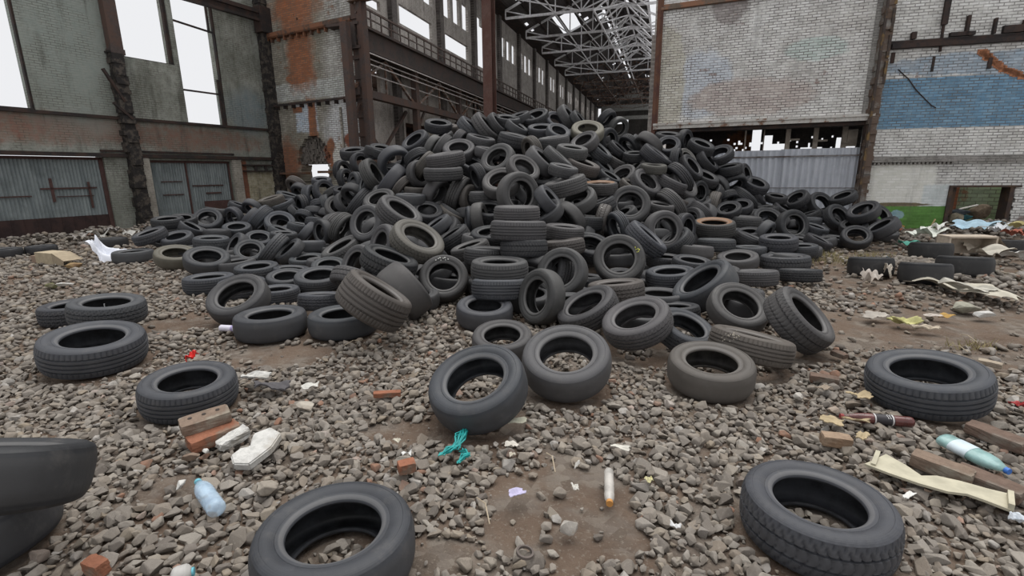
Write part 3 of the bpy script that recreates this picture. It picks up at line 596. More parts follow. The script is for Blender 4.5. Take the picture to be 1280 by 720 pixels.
TY=[
[-7.011,11.359,0.526,0.313,-0.65,0.692,0.619,"b","",260,275,39,100,40],
[-6.769,10.322,0.434,0.555,0.138,0.821,0.52,"b","",238,286,36,60,75],
[-5.704,9.253,0.275,0.071,-0.028,0.997,0.624,"b","",266,304,48,92,80],
[-6.018,10.731,0.364,0.122,-0.262,0.957,0.585,"b","",296,287,38,95,68],
[-6.891,12.528,0.746,0.388,0.071,0.919,0.52,"b","",299,259,24,70,80],
[-6.585,11.695,0.549,-0.319,-0.931,-0.177,0.52,"b","",296,273,22,200,50],
[-6.371,12.181,0.738,-0.269,-0.744,-0.612,0.52,"b","",316,260,20,230,60],
[-6.161,11.615,0.529,0.728,0.177,-0.662,0.554,"b","",310,272,30,320,82],
[-5.814,11.371,0.531,0.744,0.129,-0.655,0.72,"b","",325,274,42,320,80],
[-5.302,11.235,0.445,0.308,-0.568,0.763,0.664,"b","",350,279,40,90,45],
[-4.953,10.491,0.328,0.388,0.093,0.917,0.52,"b","",351,290,30,70,80],
[-6.025,12.459,0.878,-0.205,-0.204,0.957,0.635,"n","",340,253,34,108,82],
[-5.788,12.485,0.751,-0.253,-0.251,0.934,0.646,"b","",354,259,34,112,80],
[-5.852,13.045,0.95,0.313,-0.01,0.95,0.605,"b","",361,247,32,75,80],
[-5.861,13.659,1.239,-0.299,-0.717,-0.63,0.593,"n","",371,232,30,230,58],
[-5.684,13.46,1.093,-0.268,-0.754,-0.599,0.52,"b","",376,239,26,230,55],
[-5.324,12.276,0.583,0.715,0.171,0.678,0.52,"k","",370,265,28,45,80],
[-5.287,13.16,0.917,0.98,-0.137,0.147,0.697,"b","",388,248,34,10,60],
[-5.395,12.778,0.757,-0.723,-0.682,-0.114,0.562,"k","",379,256,28,190,70],
[-4.922,13.101,1.098,0.756,-0.582,0.299,0.609,"b","",405,239,31,30,35],
[-5.123,13.53,1.34,0.102,-0.227,0.969,0.52,"b","",402,227,24,90,75],
[-4.824,12.528,0.764,0.142,-0.45,-0.882,0.52,"b","",401,256,24,270,65],
[-4.505,12.159,0.773,0.932,0.178,0.317,0.566,"b","",410,257,30,20,80],
[-4.997,11.932,0.501,-0.215,-0.69,-0.691,0.52,"b","",382,271,27,240,60],
[-4.797,12.076,0.596,0.0,-0.521,-0.853,0.543,"b","",394,268,30,260,65],
[-4.434,11.187,0.449,-0.092,-0.349,-0.933,0.52,"b","",396,279,26,260,78],
[-4.792,11.056,0.364,0.217,0.06,0.974,0.52,"b","",374,284,27,80,83],
[-4.415,10.505,0.269,0.762,0.113,-0.637,0.612,"b","",383,293,36,322,83],
[-3.81,9.878,0.39,-0.659,-0.752,0.016,0.545,"b","",408,289,34,185,62],
[-5.203,10.053,0.223,0.17,-0.368,0.914,0.52,"k","",325,296,32,95,60],
[-4.643,9.943,0.309,0.084,-0.031,0.996,0.52,"b","",351,297,26,90,80],
[-7.052,12.237,0.617,0.062,-0.013,0.998,0.52,"k","",284,266,22,90,84],
[-6.149,10.207,0.34,0.055,0.044,0.997,0.52,"k","",272,292,26,90,85],
[-4.173,12.447,1.599,0.893,-0.447,0.051,0.533,"k","",428,214,28,5,45],
[-3.381,11.373,1.75,0.756,-0.578,0.306,0.52,"k","",450,208,28,30,40],
[-4.008,12.124,1.406,0.947,-0.289,0.137,0.52,"k","",432,227,22,10,55],
[-2.897,10.547,1.486,0.879,-0.142,0.456,0.72,"g","",464,222,46,30,68],
[-2.368,10.27,1.761,0.535,-0.625,-0.568,0.684,"b","",493,202,42,305,42],
[-2.353,9.894,1.384,0.767,0.085,-0.636,0.72,"b","",490,226,46,321,85],
[-3.445,11.145,1.283,-0.753,-0.656,0.051,0.594,"b","",447,228,34,178,66],
[-3.083,10.651,1.337,-0.838,-0.415,0.355,0.52,"b","",459,231,26,160,80],
[-4.496,12.546,1.053,0.549,-0.197,-0.812,0.52,"g","",416,243,25,300,70],
[-3.926,11.739,1.117,0.118,-0.29,0.95,0.52,"k","",431,240,20,90,70],
[-3.998,11.504,0.758,0.265,-0.704,0.659,0.669,"g","",424,257,38,90,38],
[-3.146,10.246,0.949,0.763,0.093,-0.639,0.662,"b","",450,249,40,321,84],
[-2.402,9.073,1.024,-0.116,-0.583,0.804,0.576,"g","",475,252,40,110,55],
[-2.938,11.052,1.971,0.072,-0.272,0.96,0.52,"k","",470,191,24,90,76],
[-1.871,10.069,1.813,0.512,-0.358,-0.781,0.52,"k","",521,198,24,300,62],
[-1.663,9.747,1.664,0.766,-0.029,-0.642,0.587,"n","",530,203,38,320,80],
[-1.77,9.626,1.506,0.771,-0.613,0.17,0.52,"g","",524,222,30,15,42],
[-1.791,9.508,1.188,0.061,-0.048,0.997,0.52,"n","",521,237,26,88,85],
[-1.808,8.926,1.065,0.065,-0.045,0.997,0.537,"b","",514,249,38,88,84],
[-1.437,11.673,2.505,0.065,-0.25,0.966,0.52,"n","",559,162,28,88,80],
[-0.871,11.224,2.454,0.652,-0.186,0.735,0.645,"b","",588,162,38,50,80],
[-1.505,11.249,2.274,-0.302,-0.28,0.911,0.52,"g","",553,172,27,110,80],
[-1.619,10.569,2.051,0.846,-0.225,-0.484,0.52,"g","",541,184,24,330,68],
[-1.413,10.501,2.059,0.817,-0.037,-0.576,0.556,"g","",554,184,34,325,80],
[-1.121,10.898,2.188,0.856,-0.124,-0.502,0.52,"g","",573,176,28,330,76],
[-1.037,10.2,1.949,0.015,-0.54,0.842,0.675,"g","",573,188,42,93,60],
[-1.208,9.362,1.754,-0.133,-0.126,0.983,0.72,"g","",557,204,52,99,85],
[-1.223,9.094,1.511,-0.015,-0.071,0.997,0.706,"g","",556,219,49,92,86],
[-1.406,9.306,1.148,0.812,-0.398,-0.427,0.627,"g","",544,241,42,330,60],
[-0.996,9.319,1.142,0.892,-0.195,-0.408,0.685,"g","",571,241,46,335,74],
[-0.832,10.715,2.063,0.194,-0.214,0.957,0.52,"b","",589,180,24,80,80],
[-0.77,9.238,1.054,0.818,-0.575,0.019,0.52,"n","",586,247,27,0,50],
[-2.083,9.614,1.248,0.769,-0.201,-0.607,0.52,"n","",505,235,22,320,70],
[-0.559,11.128,2.481,0.769,-0.187,0.612,0.702,"g","",605,161,42,40,80],
[-0.297,11.288,2.565,0.753,-0.296,0.588,0.52,"g","",621,155,22,40,75],
[-0.623,10.631,2.166,0.223,-0.184,0.957,0.631,"g","",601,178,38,78,82],
[-0.466,10.095,1.908,0.187,-0.135,0.973,0.52,"g","",609,191,30,80,84],
[-0.232,9.528,1.752,-0.42,-0.72,0.553,0.674,"g","",623,200,45,128,46],
[0.189,11.807,2.722,-0.298,-0.262,0.918,0.566,"k","",650,150,31,108,80],
[0.655,11.979,2.685,0.328,-0.349,0.878,0.52,"b","",671,150,26,70,76],
[0.142,11.25,2.457,0.499,-0.251,0.83,0.54,"b","",646,161,31,60,80],
[0.081,10.451,2.154,0.216,-0.167,0.962,0.689,"k","",643,176,42,78,84],
[0.679,11.217,2.404,-0.006,-0.337,0.942,0.615,"b","",677,163,35,90,75],
[1.027,11.718,2.645,0.34,-0.673,0.657,0.529,"b","",694,152,29,62,55],
[1.328,11.813,2.739,0.739,-0.386,0.553,0.612,"g","",710,147,34,38,76],
[1.013,10.863,2.328,0.257,-0.585,0.769,0.529,"b","",697,167,31,70,60],
[1.554,11.606,2.632,0.731,-0.332,0.596,0.534,"k","",724,152,30,40,80],
[1.673,11.075,2.357,-0.061,-0.533,0.844,0.72,"y","",734,165,43,90,62],
[1.522,10.426,2.095,-0.47,-0.447,0.761,0.603,"g","",731,181,38,118,62],
[0.869,10.242,2.102,-0.118,-0.135,0.984,0.642,"g","",692,178,40,97,85],
[0.412,9.737,1.944,-0.837,-0.451,-0.309,0.537,"n","",665,187,36,200,60],
[0.566,8.958,1.678,0.651,-0.248,0.718,0.706,"g","",679,203,50,48,79],
[0.853,9.154,1.739,0.637,-0.166,0.753,0.607,"g","",697,200,42,50,85],
[0.889,8.529,1.535,0.2,-0.158,0.967,0.52,"g","",704,218,36,78,82],
[1.172,9.676,1.887,0.125,-0.224,0.966,0.611,"g","",714,193,40,82,80],
[1.351,9.493,1.607,0.286,-0.231,0.93,0.665,"n","",728,206,44,72,80],
[1.829,10.547,1.924,0.602,-0.308,0.737,0.633,"b","",747,191,38,50,80],
[1.906,10.468,1.602,0.57,-0.377,0.73,0.52,"b","",757,210,30,50,75],
[0.889,8.131,1.282,-0.257,-0.056,0.965,0.72,"g","",707,230,57,105,84],
[0.204,8.454,1.556,0.376,-0.653,0.658,0.576,"g","",652,215,43,60,50],
[-0.164,8.443,1.337,-0.114,-0.633,0.766,0.636,"g","",628,227,47,100,50],
[0.107,7.467,1.187,0.537,-0.834,0.126,0.687,"g","",650,243,58,10,34],
[-0.592,9.126,1.434,-0.862,-0.401,-0.309,0.52,"k","",598,222,26,200,70],
[2.184,11.39,2.209,0.562,-0.825,-0.059,0.52,"k","",760,175,24,0,45],
[2.581,12.215,2.533,0.356,-0.851,-0.386,0.52,"g","",773,160,29,330,38],
[2.294,12.249,2.739,0.573,-0.524,-0.63,0.52,"k","",758,149,28,320,62],
[2.253,10.966,1.752,0.456,-0.294,0.84,0.628,"g","",768,198,36,60,80],
[1.974,10.012,1.389,0.446,-0.295,0.845,0.52,"k","",766,222,28,60,78],
[-0.474,8.696,1.108,0.013,-0.007,1.0,0.52,"g","",605,246,34,90,87],
[-0.703,8.425,0.703,-0.981,-0.181,0.062,0.52,"b","",588,277,38,178,84],
[-0.511,8.023,0.779,0.976,-0.169,0.141,0.544,"g","",600,274,42,8,76],
[0.074,6.547,0.97,0.01,0.011,1.0,0.618,"g","",646,268,58,90,86],
[0.087,6.083,0.81,0.027,0.078,0.997,0.718,"g","",648,288,72,89,88],
[0.567,7.495,1.091,0.728,-0.265,0.632,0.52,"b","",688,253,38,40,76],
[0.912,7.731,0.803,-0.711,-0.44,-0.549,0.58,"g","",709,270,46,222,62],
[1.076,8.058,1.049,-0.349,-0.415,0.84,0.643,"g","",719,250,50,110,60],
[1.488,8.074,0.714,0.928,-0.299,-0.223,0.584,"n","",752,277,45,346,84],
[0.753,6.966,0.671,0.081,-0.029,0.996,0.569,"g","",705,292,50,85,82],
[0.668,6.49,0.529,-0.118,0.087,0.989,0.619,"n","",702,308,58,97,86],
[1.603,8.952,1.229,-0.015,-0.106,0.994,0.624,"o","",752,237,44,90,82],
[-0.487,7.289,0.516,0.108,-0.028,0.994,0.52,"g","",596,305,42,85,80],
[-0.307,6.258,0.462,0.05,0.062,0.997,0.612,"g","",610,320,59,88,84],
[0.154,5.994,0.601,0.01,0.113,0.993,0.594,"k","",655,310,60,90,88],
[-1.18,6.082,0.684,0.521,-0.366,0.771,0.677,"d","",520,304,69,60,56],
[-1.624,6.262,0.609,-0.709,-0.625,0.328,0.558,"g","",484,306,54,165,62],
[-2.366,8.097,0.717,-0.328,-0.859,0.393,0.636,"g","",460,280,48,152,40],
[-1.738,7.635,0.901,0.57,-0.227,0.79,0.719,"g","",499,268,60,58,66],
[-3.267,9.458,0.508,0.871,-0.243,-0.427,0.633,"g","",428,285,41,330,62],
[-3.714,10.234,0.442,0.862,-0.167,-0.478,0.634,"g","",413,285,38,328,66],
[-2.817,8.096,0.268,-0.397,-0.264,0.879,0.72,"g","",425,315,56,122,76],
[-1.973,6.187,0.377,-0.519,-0.746,0.418,0.52,"g","",448,331,40,160,52],
[-1.765,5.347,0.348,-0.251,-0.519,-0.817,0.52,"g","",443,351,38,250,76],
[-1.151,5.073,0.287,-0.723,-0.422,-0.548,0.644,"g","",505,362,76,220,83],
[-1.419,5.576,0.509,0.395,-0.023,0.918,0.648,"k","",487,330,72,70,74],
[-0.828,5.783,0.264,0.167,-0.795,0.583,0.596,"g","",554,348,62,85,24],
[-1.089,8.95,0.754,0.518,-0.045,0.854,0.574,"n","",565,268,40,60,80],
[-1.151,7.553,0.705,-0.524,-0.169,0.835,0.52,"b","",546,284,42,125,80],
[-0.575,6.776,0.463,-0.28,-0.057,0.958,0.549,"g","",591,309,49,108,80],
[-0.139,5.486,0.426,0.015,0.007,1.0,0.659,"g","",625,341,72,90,79],
[-0.138,5.195,0.276,0.012,0.162,0.987,0.612,"b","",624,361,70,90,86],
[-0.287,4.88,0.103,0.032,-0.14,0.99,0.598,"b","",606,389,72,90,66],
[0.296,4.812,0.275,-0.794,-0.551,0.258,0.579,"g","",676,371,71,172,50],
[0.591,5.608,0.359,-0.424,-0.782,0.457,0.608,"g","",703,346,65,140,26],
[0.541,5.928,0.273,-0.889,-0.335,0.313,0.596,"g","",694,345,60,165,62],
[1.329,5.95,0.446,-0.227,-0.839,0.495,0.637,"g","",774,325,66,95,20],
[0.734,4.554,0.209,-0.475,-0.155,0.866,0.608,"g","",735,387,79,118,63],
[1.115,5.083,0.261,-0.086,0.114,0.99,0.605,"n","",770,364,72,94,82],
[1.066,3.991,0.249,-0.379,-0.214,0.9,0.589,"g","",798,408,88,108,56],
[-0.086,3.91,0.113,-0.01,-0.216,0.976,0.52,"g","G",628,428,76,92,58],
[0.384,3.279,0.186,-0.091,-0.356,0.93,0.639,"g","G",708,452,112,92,47],
[-0.218,2.847,0.193,-0.219,-0.351,0.91,0.624,"b","G",598,484,125,112,47],
[2.113,5.205,0.274,-0.617,-0.014,0.787,0.699,"b","",881,358,84,124,66],
[2.166,4.515,0.213,0.042,-0.585,0.81,0.567,"g","",922,386,80,60,46],
[1.888,3.662,0.151,0.211,0.125,0.969,0.635,"n","",938,432,112,74,84],
[2.451,4.003,0.253,0.526,-0.453,0.72,0.609,"g","",998,400,96,36,73],
[1.413,3.261,0.114,-0.037,-0.149,0.988,0.59,"n","G",888,463,112,80,60],
[1.667,4.844,0.081,-0.044,0.117,0.992,0.52,"k","",842,392,56,90,80],
[1.493,4.033,0.149,0.252,-0.341,0.906,0.52,"b","",855,420,60,60,60],
[1.95,5.869,0.234,-0.102,-0.03,0.994,0.599,"b","",838,347,64,92,75],
[2.391,6.379,0.296,0.086,-0.107,0.991,0.523,"k","",862,331,52,80,76],
[2.859,7.491,0.298,0.073,0.075,0.994,0.52,"g","",870,314,42,85,87],
[3.531,7.516,0.136,-0.141,-0.158,0.977,0.614,"g","",922,326,54,90,69],
[3.267,6.405,0.106,-0.028,0.131,0.991,0.578,"g","",944,347,60,90,85],
[4.257,7.488,0.108,-0.027,0.039,0.999,0.719,"b","",981,328,66,88,82],
[3.964,6.568,0.098,0.014,0.141,0.99,0.531,"k","",1000,344,56,88,87],
[2.092,8.724,0.928,-0.183,-0.899,0.397,0.715,"g","",785,255,52,85,20],
[2.418,7.772,0.594,0.213,-0.954,0.211,0.636,"g","",829,288,50,12,30],
[3.596,8.684,0.521,-0.051,-0.131,0.99,0.72,"o","",892,285,56,88,76],
[3.39,8.034,0.315,0.016,0.064,0.998,0.614,"b","",895,306,50,88,86],
[4.045,8.963,0.239,0.561,-0.804,-0.199,0.52,"b","",915,304,32,340,62],
[2.763,9.153,0.849,0.124,-0.149,0.981,0.52,"g","",825,260,32,80,80],
[3.056,9.449,0.896,-0.775,-0.15,-0.613,0.672,"g","",835,253,44,222,70],
[3.274,9.88,0.965,0.453,-0.2,0.869,0.581,"n","",848,248,37,60,85],
[3.177,9.88,1.28,0.391,-0.215,0.895,0.655,"g","",842,231,42,64,84],
[3.463,10.023,1.233,0.493,-0.652,0.576,0.646,"g","",853,230,40,40,62],
[3.935,10.462,1.071,0.521,-0.853,0.025,0.52,"k","",872,240,28,0,52],
[4.326,10.545,0.807,0.864,-0.479,-0.152,0.581,"n","",893,256,35,350,84],
[3.74,9.748,0.708,-0.683,-0.095,-0.724,0.563,"g","",871,264,36,230,74],
[4.827,11.139,0.906,0.287,-0.54,-0.791,0.52,"k","",907,248,24,300,70],
[5.35,11.407,0.867,-0.675,0.01,-0.738,0.72,"k","",928,247,41,230,76],
[5.093,10.945,0.722,-0.229,-0.382,0.895,0.52,"k","",926,259,30,92,60],
[4.491,10.194,0.711,-0.348,-0.389,0.853,0.52,"k","",910,266,26,100,56],
[4.805,10.119,0.483,0.044,-0.003,0.999,0.678,"g","",929,274,45,86,86],
[1.693,7.729,0.657,-0.914,-0.312,-0.261,0.52,"b","",773,284,26,200,62],
[1.909,6.909,0.565,0.611,-0.207,0.765,0.654,"b","",806,302,58,48,82],
[2.381,9.797,1.194,0.446,-0.266,0.854,0.564,"n","",790,231,36,60,80],
[2.626,9.712,1.278,0.43,-0.59,0.683,0.653,"g","",810,229,42,50,62],
[2.971,8.367,0.561,0.65,-0.756,0.075,0.52,"k","",856,285,24,0,60],
[5.4,10.864,0.493,-0.242,-0.427,0.871,0.52,"b","",948,271,26,90,56],
[4.282,8.686,0.272,0.341,-0.157,0.927,0.586,"k","",938,300,44,65,84],
[3.989,8.095,0.193,-0.005,0.041,0.999,0.52,"b","",940,311,42,88,84],
[2.179,6.827,0.265,0.039,-0.021,0.999,0.52,"k","",835,324,34,85,80],
[3.621,11.698,2.267,0.024,-0.253,0.967,0.602,"k","",835,172,34,86,80],
[3.493,11.206,2.053,-0.264,-0.691,0.673,0.52,"b","",838,184,28,95,45],
[2.67,11.389,2.089,-0.717,-0.435,-0.545,0.52,"k","",788,181,29,222,52],
[3.029,11.107,2.094,-0.68,-0.201,-0.705,0.631,"g","",810,181,36,230,66],
[2.378,11.182,1.98,0.591,-0.332,0.735,0.53,"k","",773,190,30,50,80],
[4.148,12.095,2.216,0.657,-0.752,-0.054,0.52,"k","",856,176,26,0,60],
[3.82,10.981,1.754,0.47,-0.705,0.532,0.52,"d","",856,198,28,40,60],
[4.418,11.901,1.969,-0.051,-0.203,0.978,0.52,"k","",874,190,27,90,80],
[4.467,11.441,1.716,0.612,-0.51,0.605,0.582,"k","",883,201,32,40,76],
[4.197,10.862,1.354,0.274,-0.391,0.879,0.641,"k","",880,222,38,66,74],
[3.468,10.584,1.728,0.865,-0.501,-0.021,0.52,"k","",844,201,32,0,78],
[3.0,10.436,1.794,0.541,-0.282,0.792,0.72,"k","",820,201,52,54,84],
[2.67,10.809,1.823,-0.032,-0.2,0.979,0.532,"k","",797,196,32,90,80],
[2.636,10.59,1.538,-0.656,-0.095,0.749,0.52,"g","",793,209,32,130,76],
[2.316,10.32,1.403,-0.52,-0.449,0.726,0.599,"g","",780,221,38,120,56],
[2.831,9.951,1.565,0.038,-0.156,0.987,0.52,"d","",818,215,30,86,82],
[3.393,10.069,1.382,-0.797,-0.103,-0.595,0.677,"k","",845,221,42,220,70],
[3.773,10.552,1.575,0.569,-0.568,0.594,0.605,"k","",862,212,36,40,70],
[5.03,11.582,1.532,-0.216,-0.095,0.972,0.619,"k","",911,214,37,100,80],
[5.543,11.875,1.417,0.659,-0.682,0.318,0.532,"k","",930,220,28,20,70],
[5.149,11.603,1.22,0.143,-0.693,-0.707,0.632,"k","",917,229,38,300,56],
[5.864,11.785,0.92,0.73,-0.455,0.51,0.532,"k","",947,245,28,30,84],
[7.412,11.843,0.701,0.165,-0.822,0.545,0.631,"k","",1022,258,34,40,50],
[7.566,11.621,0.232,-0.155,-0.547,0.823,0.637,"k","",1037,281,39,75,52],
[7.307,11.008,0.463,0.169,-0.799,0.577,0.617,"k","",1046,272,36,40,52],
[6.734,9.496,0.212,-0.269,-0.594,0.758,0.536,"k","",1070,297,41,76,44],
[5.896,10.262,0.378,0.081,-0.95,0.303,0.669,"k","",990,284,40,20,36],
[5.507,10.554,0.484,-0.092,-0.666,0.74,0.599,"k","",956,274,38,70,46],
[4.838,9.332,0.345,0.62,-0.666,-0.414,0.52,"b","",955,291,30,330,75],
[7.421,10.356,0.626,-0.523,-0.169,0.835,0.625,"k","",1079,267,46,110,60],
[7.28,9.571,0.37,-0.564,0.176,0.807,0.636,"k","",1103,286,50,122,74],
[7.223,10.308,0.317,-0.259,-0.29,0.921,0.52,"k","",1067,283,26,90,62],
[6.471,10.399,0.277,0.206,-0.217,0.954,0.52,"b","",1016,289,30,70,80],
[5.867,9.293,0.155,0.355,-0.26,0.898,0.52,"k","",1022,303,36,60,82],
[6.669,9.999,0.084,0.058,-0.109,0.992,0.532,"k","",1042,300,38,80,80],
[6.492,11.64,0.551,0.334,-0.36,0.871,0.669,"k","",985,262,38,60,78],
[7.155,12.078,0.661,0.302,-0.403,0.864,0.544,"k","",1006,256,30,60,76],
[5.874,11.341,0.624,-0.053,-0.053,0.997,0.525,"k","",957,262,32,90,82],
[6.373,11.911,0.854,0.045,-0.24,0.97,0.52,"k","",969,252,26,80,76],
[7.009,11.551,0.447,-0.352,0.129,0.927,0.52,"k","",1009,267,30,110,82],
[6.726,11.068,0.374,-0.044,0.005,0.999,0.52,"b","",1011,277,28,90,84],
[4.499,8.179,0.316,-0.059,-0.057,0.997,0.619,"b","",970,307,52,88,78],
[4.911,8.204,0.189,-0.078,-0.002,0.997,0.52,"b","",1001,310,28,90,80],
[5.297,7.078,0.111,0.018,0.137,0.99,0.592,"k","G",1088,333,62,88,88],
[5.623,6.501,0.116,0.052,0.142,0.989,0.601,"k","G",1156,342,72,86,89],
[7.271,8.377,0.113,0.039,0.107,0.993,0.636,"k","G",1163,314,60,87,89],
[6.558,6.946,0.122,0.05,0.125,0.991,0.649,"k","G",1205,333,76,86,89],
[9.071,8.802,0.101,0.035,0.097,0.995,0.594,"k","G",1262,309,58,87,89],
[-4.837,7.657,0.2,0.264,-0.312,0.913,0.648,"b","G",259,326,60,92,58],
[-4.153,6.551,0.076,0.0,0.0,1.0,0.618,"b","F",262,354,66,97,78],
[-5.726,8.241,0.176,0.241,-0.239,0.941,0.63,"y","G",220,321,56,92,63],
[-7.011,8.964,0.083,0.0,0.0,1.0,0.662,"b","F",167,320,56,92,78],
[-7.033,9.502,0.386,-0.186,-0.237,0.954,0.606,"b","",190,298,46,112,80],
[-6.594,9.614,0.291,0.002,-0.301,0.954,0.588,"b","",220,297,44,105,70],
[-3.832,7.216,0.102,0.001,-0.084,0.996,0.624,"b","G",326,339,58,98,76],
[-3.54,6.25,0.083,0.009,-0.052,0.999,0.571,"b","G",303,359,62,98,76],
[-2.904,5.035,0.228,-0.034,-0.572,0.82,0.612,"g","",299,374,80,122,50],
[-2.385,4.625,0.083,0.0,0.0,1.0,0.666,"b","F",339,404,94,96,68],
[-2.919,5.901,0.061,0.0,0.0,1.0,0.52,"b","F",347,369,54,92,68],
[-4.542,8.412,0.205,0.254,-0.598,0.76,0.52,"b","",313,316,42,100,42],
[-5.192,9.17,0.223,-0.537,-0.62,0.572,0.52,"b","",295,309,30,150,70],
[-5.083,9.808,0.254,0.268,-0.402,0.875,0.52,"b","",328,298,31,90,55],
[-4.067,8.278,0.276,0.754,0.159,-0.638,0.627,"b","",342,312,47,323,84],
[-3.765,8.244,0.243,-0.52,-0.383,0.763,0.52,"b","",366,318,38,135,76],
[-3.704,8.897,0.237,-0.002,0.084,0.997,0.571,"b","",387,308,42,92,87],
[-3.414,8.054,0.091,0.003,-0.112,0.994,0.582,"b","",381,327,47,97,75],
[-3.332,7.246,0.073,0.083,0.042,0.996,0.52,"b","",360,342,32,90,80],
[-3.083,6.538,0.105,0.107,-0.194,0.975,0.52,"b","",359,354,34,95,66],
[-2.567,6.388,0.14,0.048,-0.202,0.978,0.63,"b","",400,350,63,97,67],
[-2.199,5.456,0.092,0.016,0.146,0.989,0.52,"b","",402,376,58,92,84],
[-1.683,4.656,0.083,0.0,0.0,1.0,0.662,"b","F",429,402,88,100,70],
[-2.75,7.243,0.132,0.113,-0.322,0.94,0.52,"b","",412,336,42,95,60],
[-1.242,4.26,0.396,0.561,0.169,0.81,0.662,"n","",468,376,94,58,79],
[-9.059,11.031,0.072,0.0,0.0,1.0,0.595,"k","F",140,303,42,98,84],
[-9.78,10.093,0.061,0.0,0.0,1.0,0.52,"k","F",52,312,42,90,86],
[-10.138,9.716,0.061,0.0,0.0,1.0,0.52,"k","F",8,317,34,90,86],
[-3.434,3.797,0.14,0.129,-0.074,0.989,0.711,"b","G",118,435,143,101,67],
[-3.944,4.596,0.24,0.096,-0.016,0.995,0.62,"b","",135,388,103,97,74],
[-4.802,5.153,0.073,0.0,0.0,1.0,0.601,"b","F",92,390,92,95,78],
[-2.183,3.054,0.097,0.078,-0.062,0.995,0.579,"b","G",237,488,130,103,64],
[-0.705,1.644,0.074,0.0,0.0,1.0,0.609,"b","F",420,683,214,92,50],
[1.281,1.793,0.071,0.0,0.0,1.0,0.588,"b","F",1020,645,214,84,47],
[2.723,2.981,0.133,-0.151,-0.036,0.988,0.669,"b","G",1158,478,168,80,64],
[-0.92,7.626,0.52,-0.501,-0.097,0.86,0.601,"k","E",566,298,47,122,81],
[1.124,6.901,0.455,0.125,-0.448,0.885,0.591,"k","E",738,310,51,75,56],
[-1.486,8.713,0.839,0.148,-0.47,0.87,0.564,"k","E",534,266,39,86,56],
[4.842,11.676,1.864,-0.477,-0.416,0.774,0.604,"k","E",900,194,32,110,57],
[1.554,8.631,0.925,-0.362,0.016,0.932,0.578,"k","E",750,258,41,111,83],
[-0.362,8.253,0.863,0.041,-0.404,0.914,0.586,"k","E",612,266,43,89,61],
[0.521,7.462,0.891,-0.509,-0.317,0.8,0.572,"k","E",682,268,47,122,65],
[-0.796,9.93,1.645,0.334,-0.401,0.853,0.624,"k","E",588,208,39,71,65],
[-7.108,10.617,0.578,0.106,-0.223,0.969,0.579,"k","E",228,276,33,95,71],
[-1.997,10.75,2.161,-0.455,-0.525,0.72,0.636,"k","E",520,178,37,126,67],
[1.2,7.917,0.719,0.069,0.015,0.997,0.604,"k","E",732,278,46,85,85],
[7.698,11.468,0.861,-0.466,-0.044,0.884,0.578,"k","E",1054,248,31,111,70],
[0.639,8.799,1.424,-0.288,-0.495,0.82,0.615,"k","E",684,222,43,107,58],
[0.589,11.733,2.72,-0.283,-0.46,0.842,0.624,"k","E",670,148,34,107,67],
[5.783,11.788,1.163,0.162,-0.474,0.865,0.624,"k","E",944,232,32,67,67],
[-0.069,11.526,2.637,0.109,-0.293,0.95,0.609,"k","E",634,152,33,84,78],
[2.614,7.746,0.39,-0.631,-0.071,0.773,0.604,"k","E",844,304,47,126,68],
[-7.011,11.772,0.659,0.188,0.134,0.973,0.575,"k","E",272,266,30,79,87],
[6.852,11.86,0.812,-0.662,-0.15,0.734,0.592,"k","E",996,250,30,124,60],
[4.571,9.434,0.29,-0.179,-0.11,0.978,0.569,"k","E",934,294,36,94,73],
[4.351,10.821,0.996,-0.667,-0.168,0.726,0.596,"k","E",888,244,34,127,64],
[-2.868,11.059,1.987,0.184,-0.074,0.98,0.631,"k","E",474,190,36,80,85],
[-0.301,7.239,0.587,-0.029,-0.223,0.974,0.613,"k","E",614,296,51,93,70],
[-1.595,11.363,2.535,0.114,-0.338,0.934,0.619,"k","E",548,158,34,85,74],
[-3.619,11.671,1.985,-0.011,-0.265,0.964,0.616,"k","E",442,192,33,95,77],
[7.728,10.374,0.547,0.101,-0.705,0.703,0.572,"k","E",1096,270,33,50,56],
[0.165,10.609,2.099,0.313,-0.524,0.792,0.564,"k","E",648,180,33,69,61],
[4.385,11.679,2.046,0.233,-0.409,0.883,0.631,"k","E",876,184,34,69,74],
[1.591,9.399,1.203,-0.369,-0.068,0.927,0.635,"k","E",744,236,42,111,80],
[1.591,9.399,1.203,0.08,-0.188,0.979,0.587,"k","E",744,236,38,83,78],
[-7.143,10.214,0.583,0.043,-0.116,0.992,0.603,"k","E",210,278,36,95,78],
[-2.779,10.982,1.983,0.272,-0.302,0.914,0.564,"k","E",478,190,32,78,71],
[-1.915,1.568,0.464,0.036,0.453,0.891,0.62,"k","S",-20,592,310,94,84],
[-2.28,1.725,0.066,-0.183,0.002,0.983,0.62,"k","S",-50,672,300,128,72]]
GT=[(t[0],t[1],t[6]) for t in TY if abs(t[5])>.8 and t[2]<.25 and t[1]<5.5]
def project(p):
    v=p-EYE; d=v@FWD; return 640+F_PX*(v@RGT)/d,360-F_PX*(v@UPV)/d,d
cand=[]
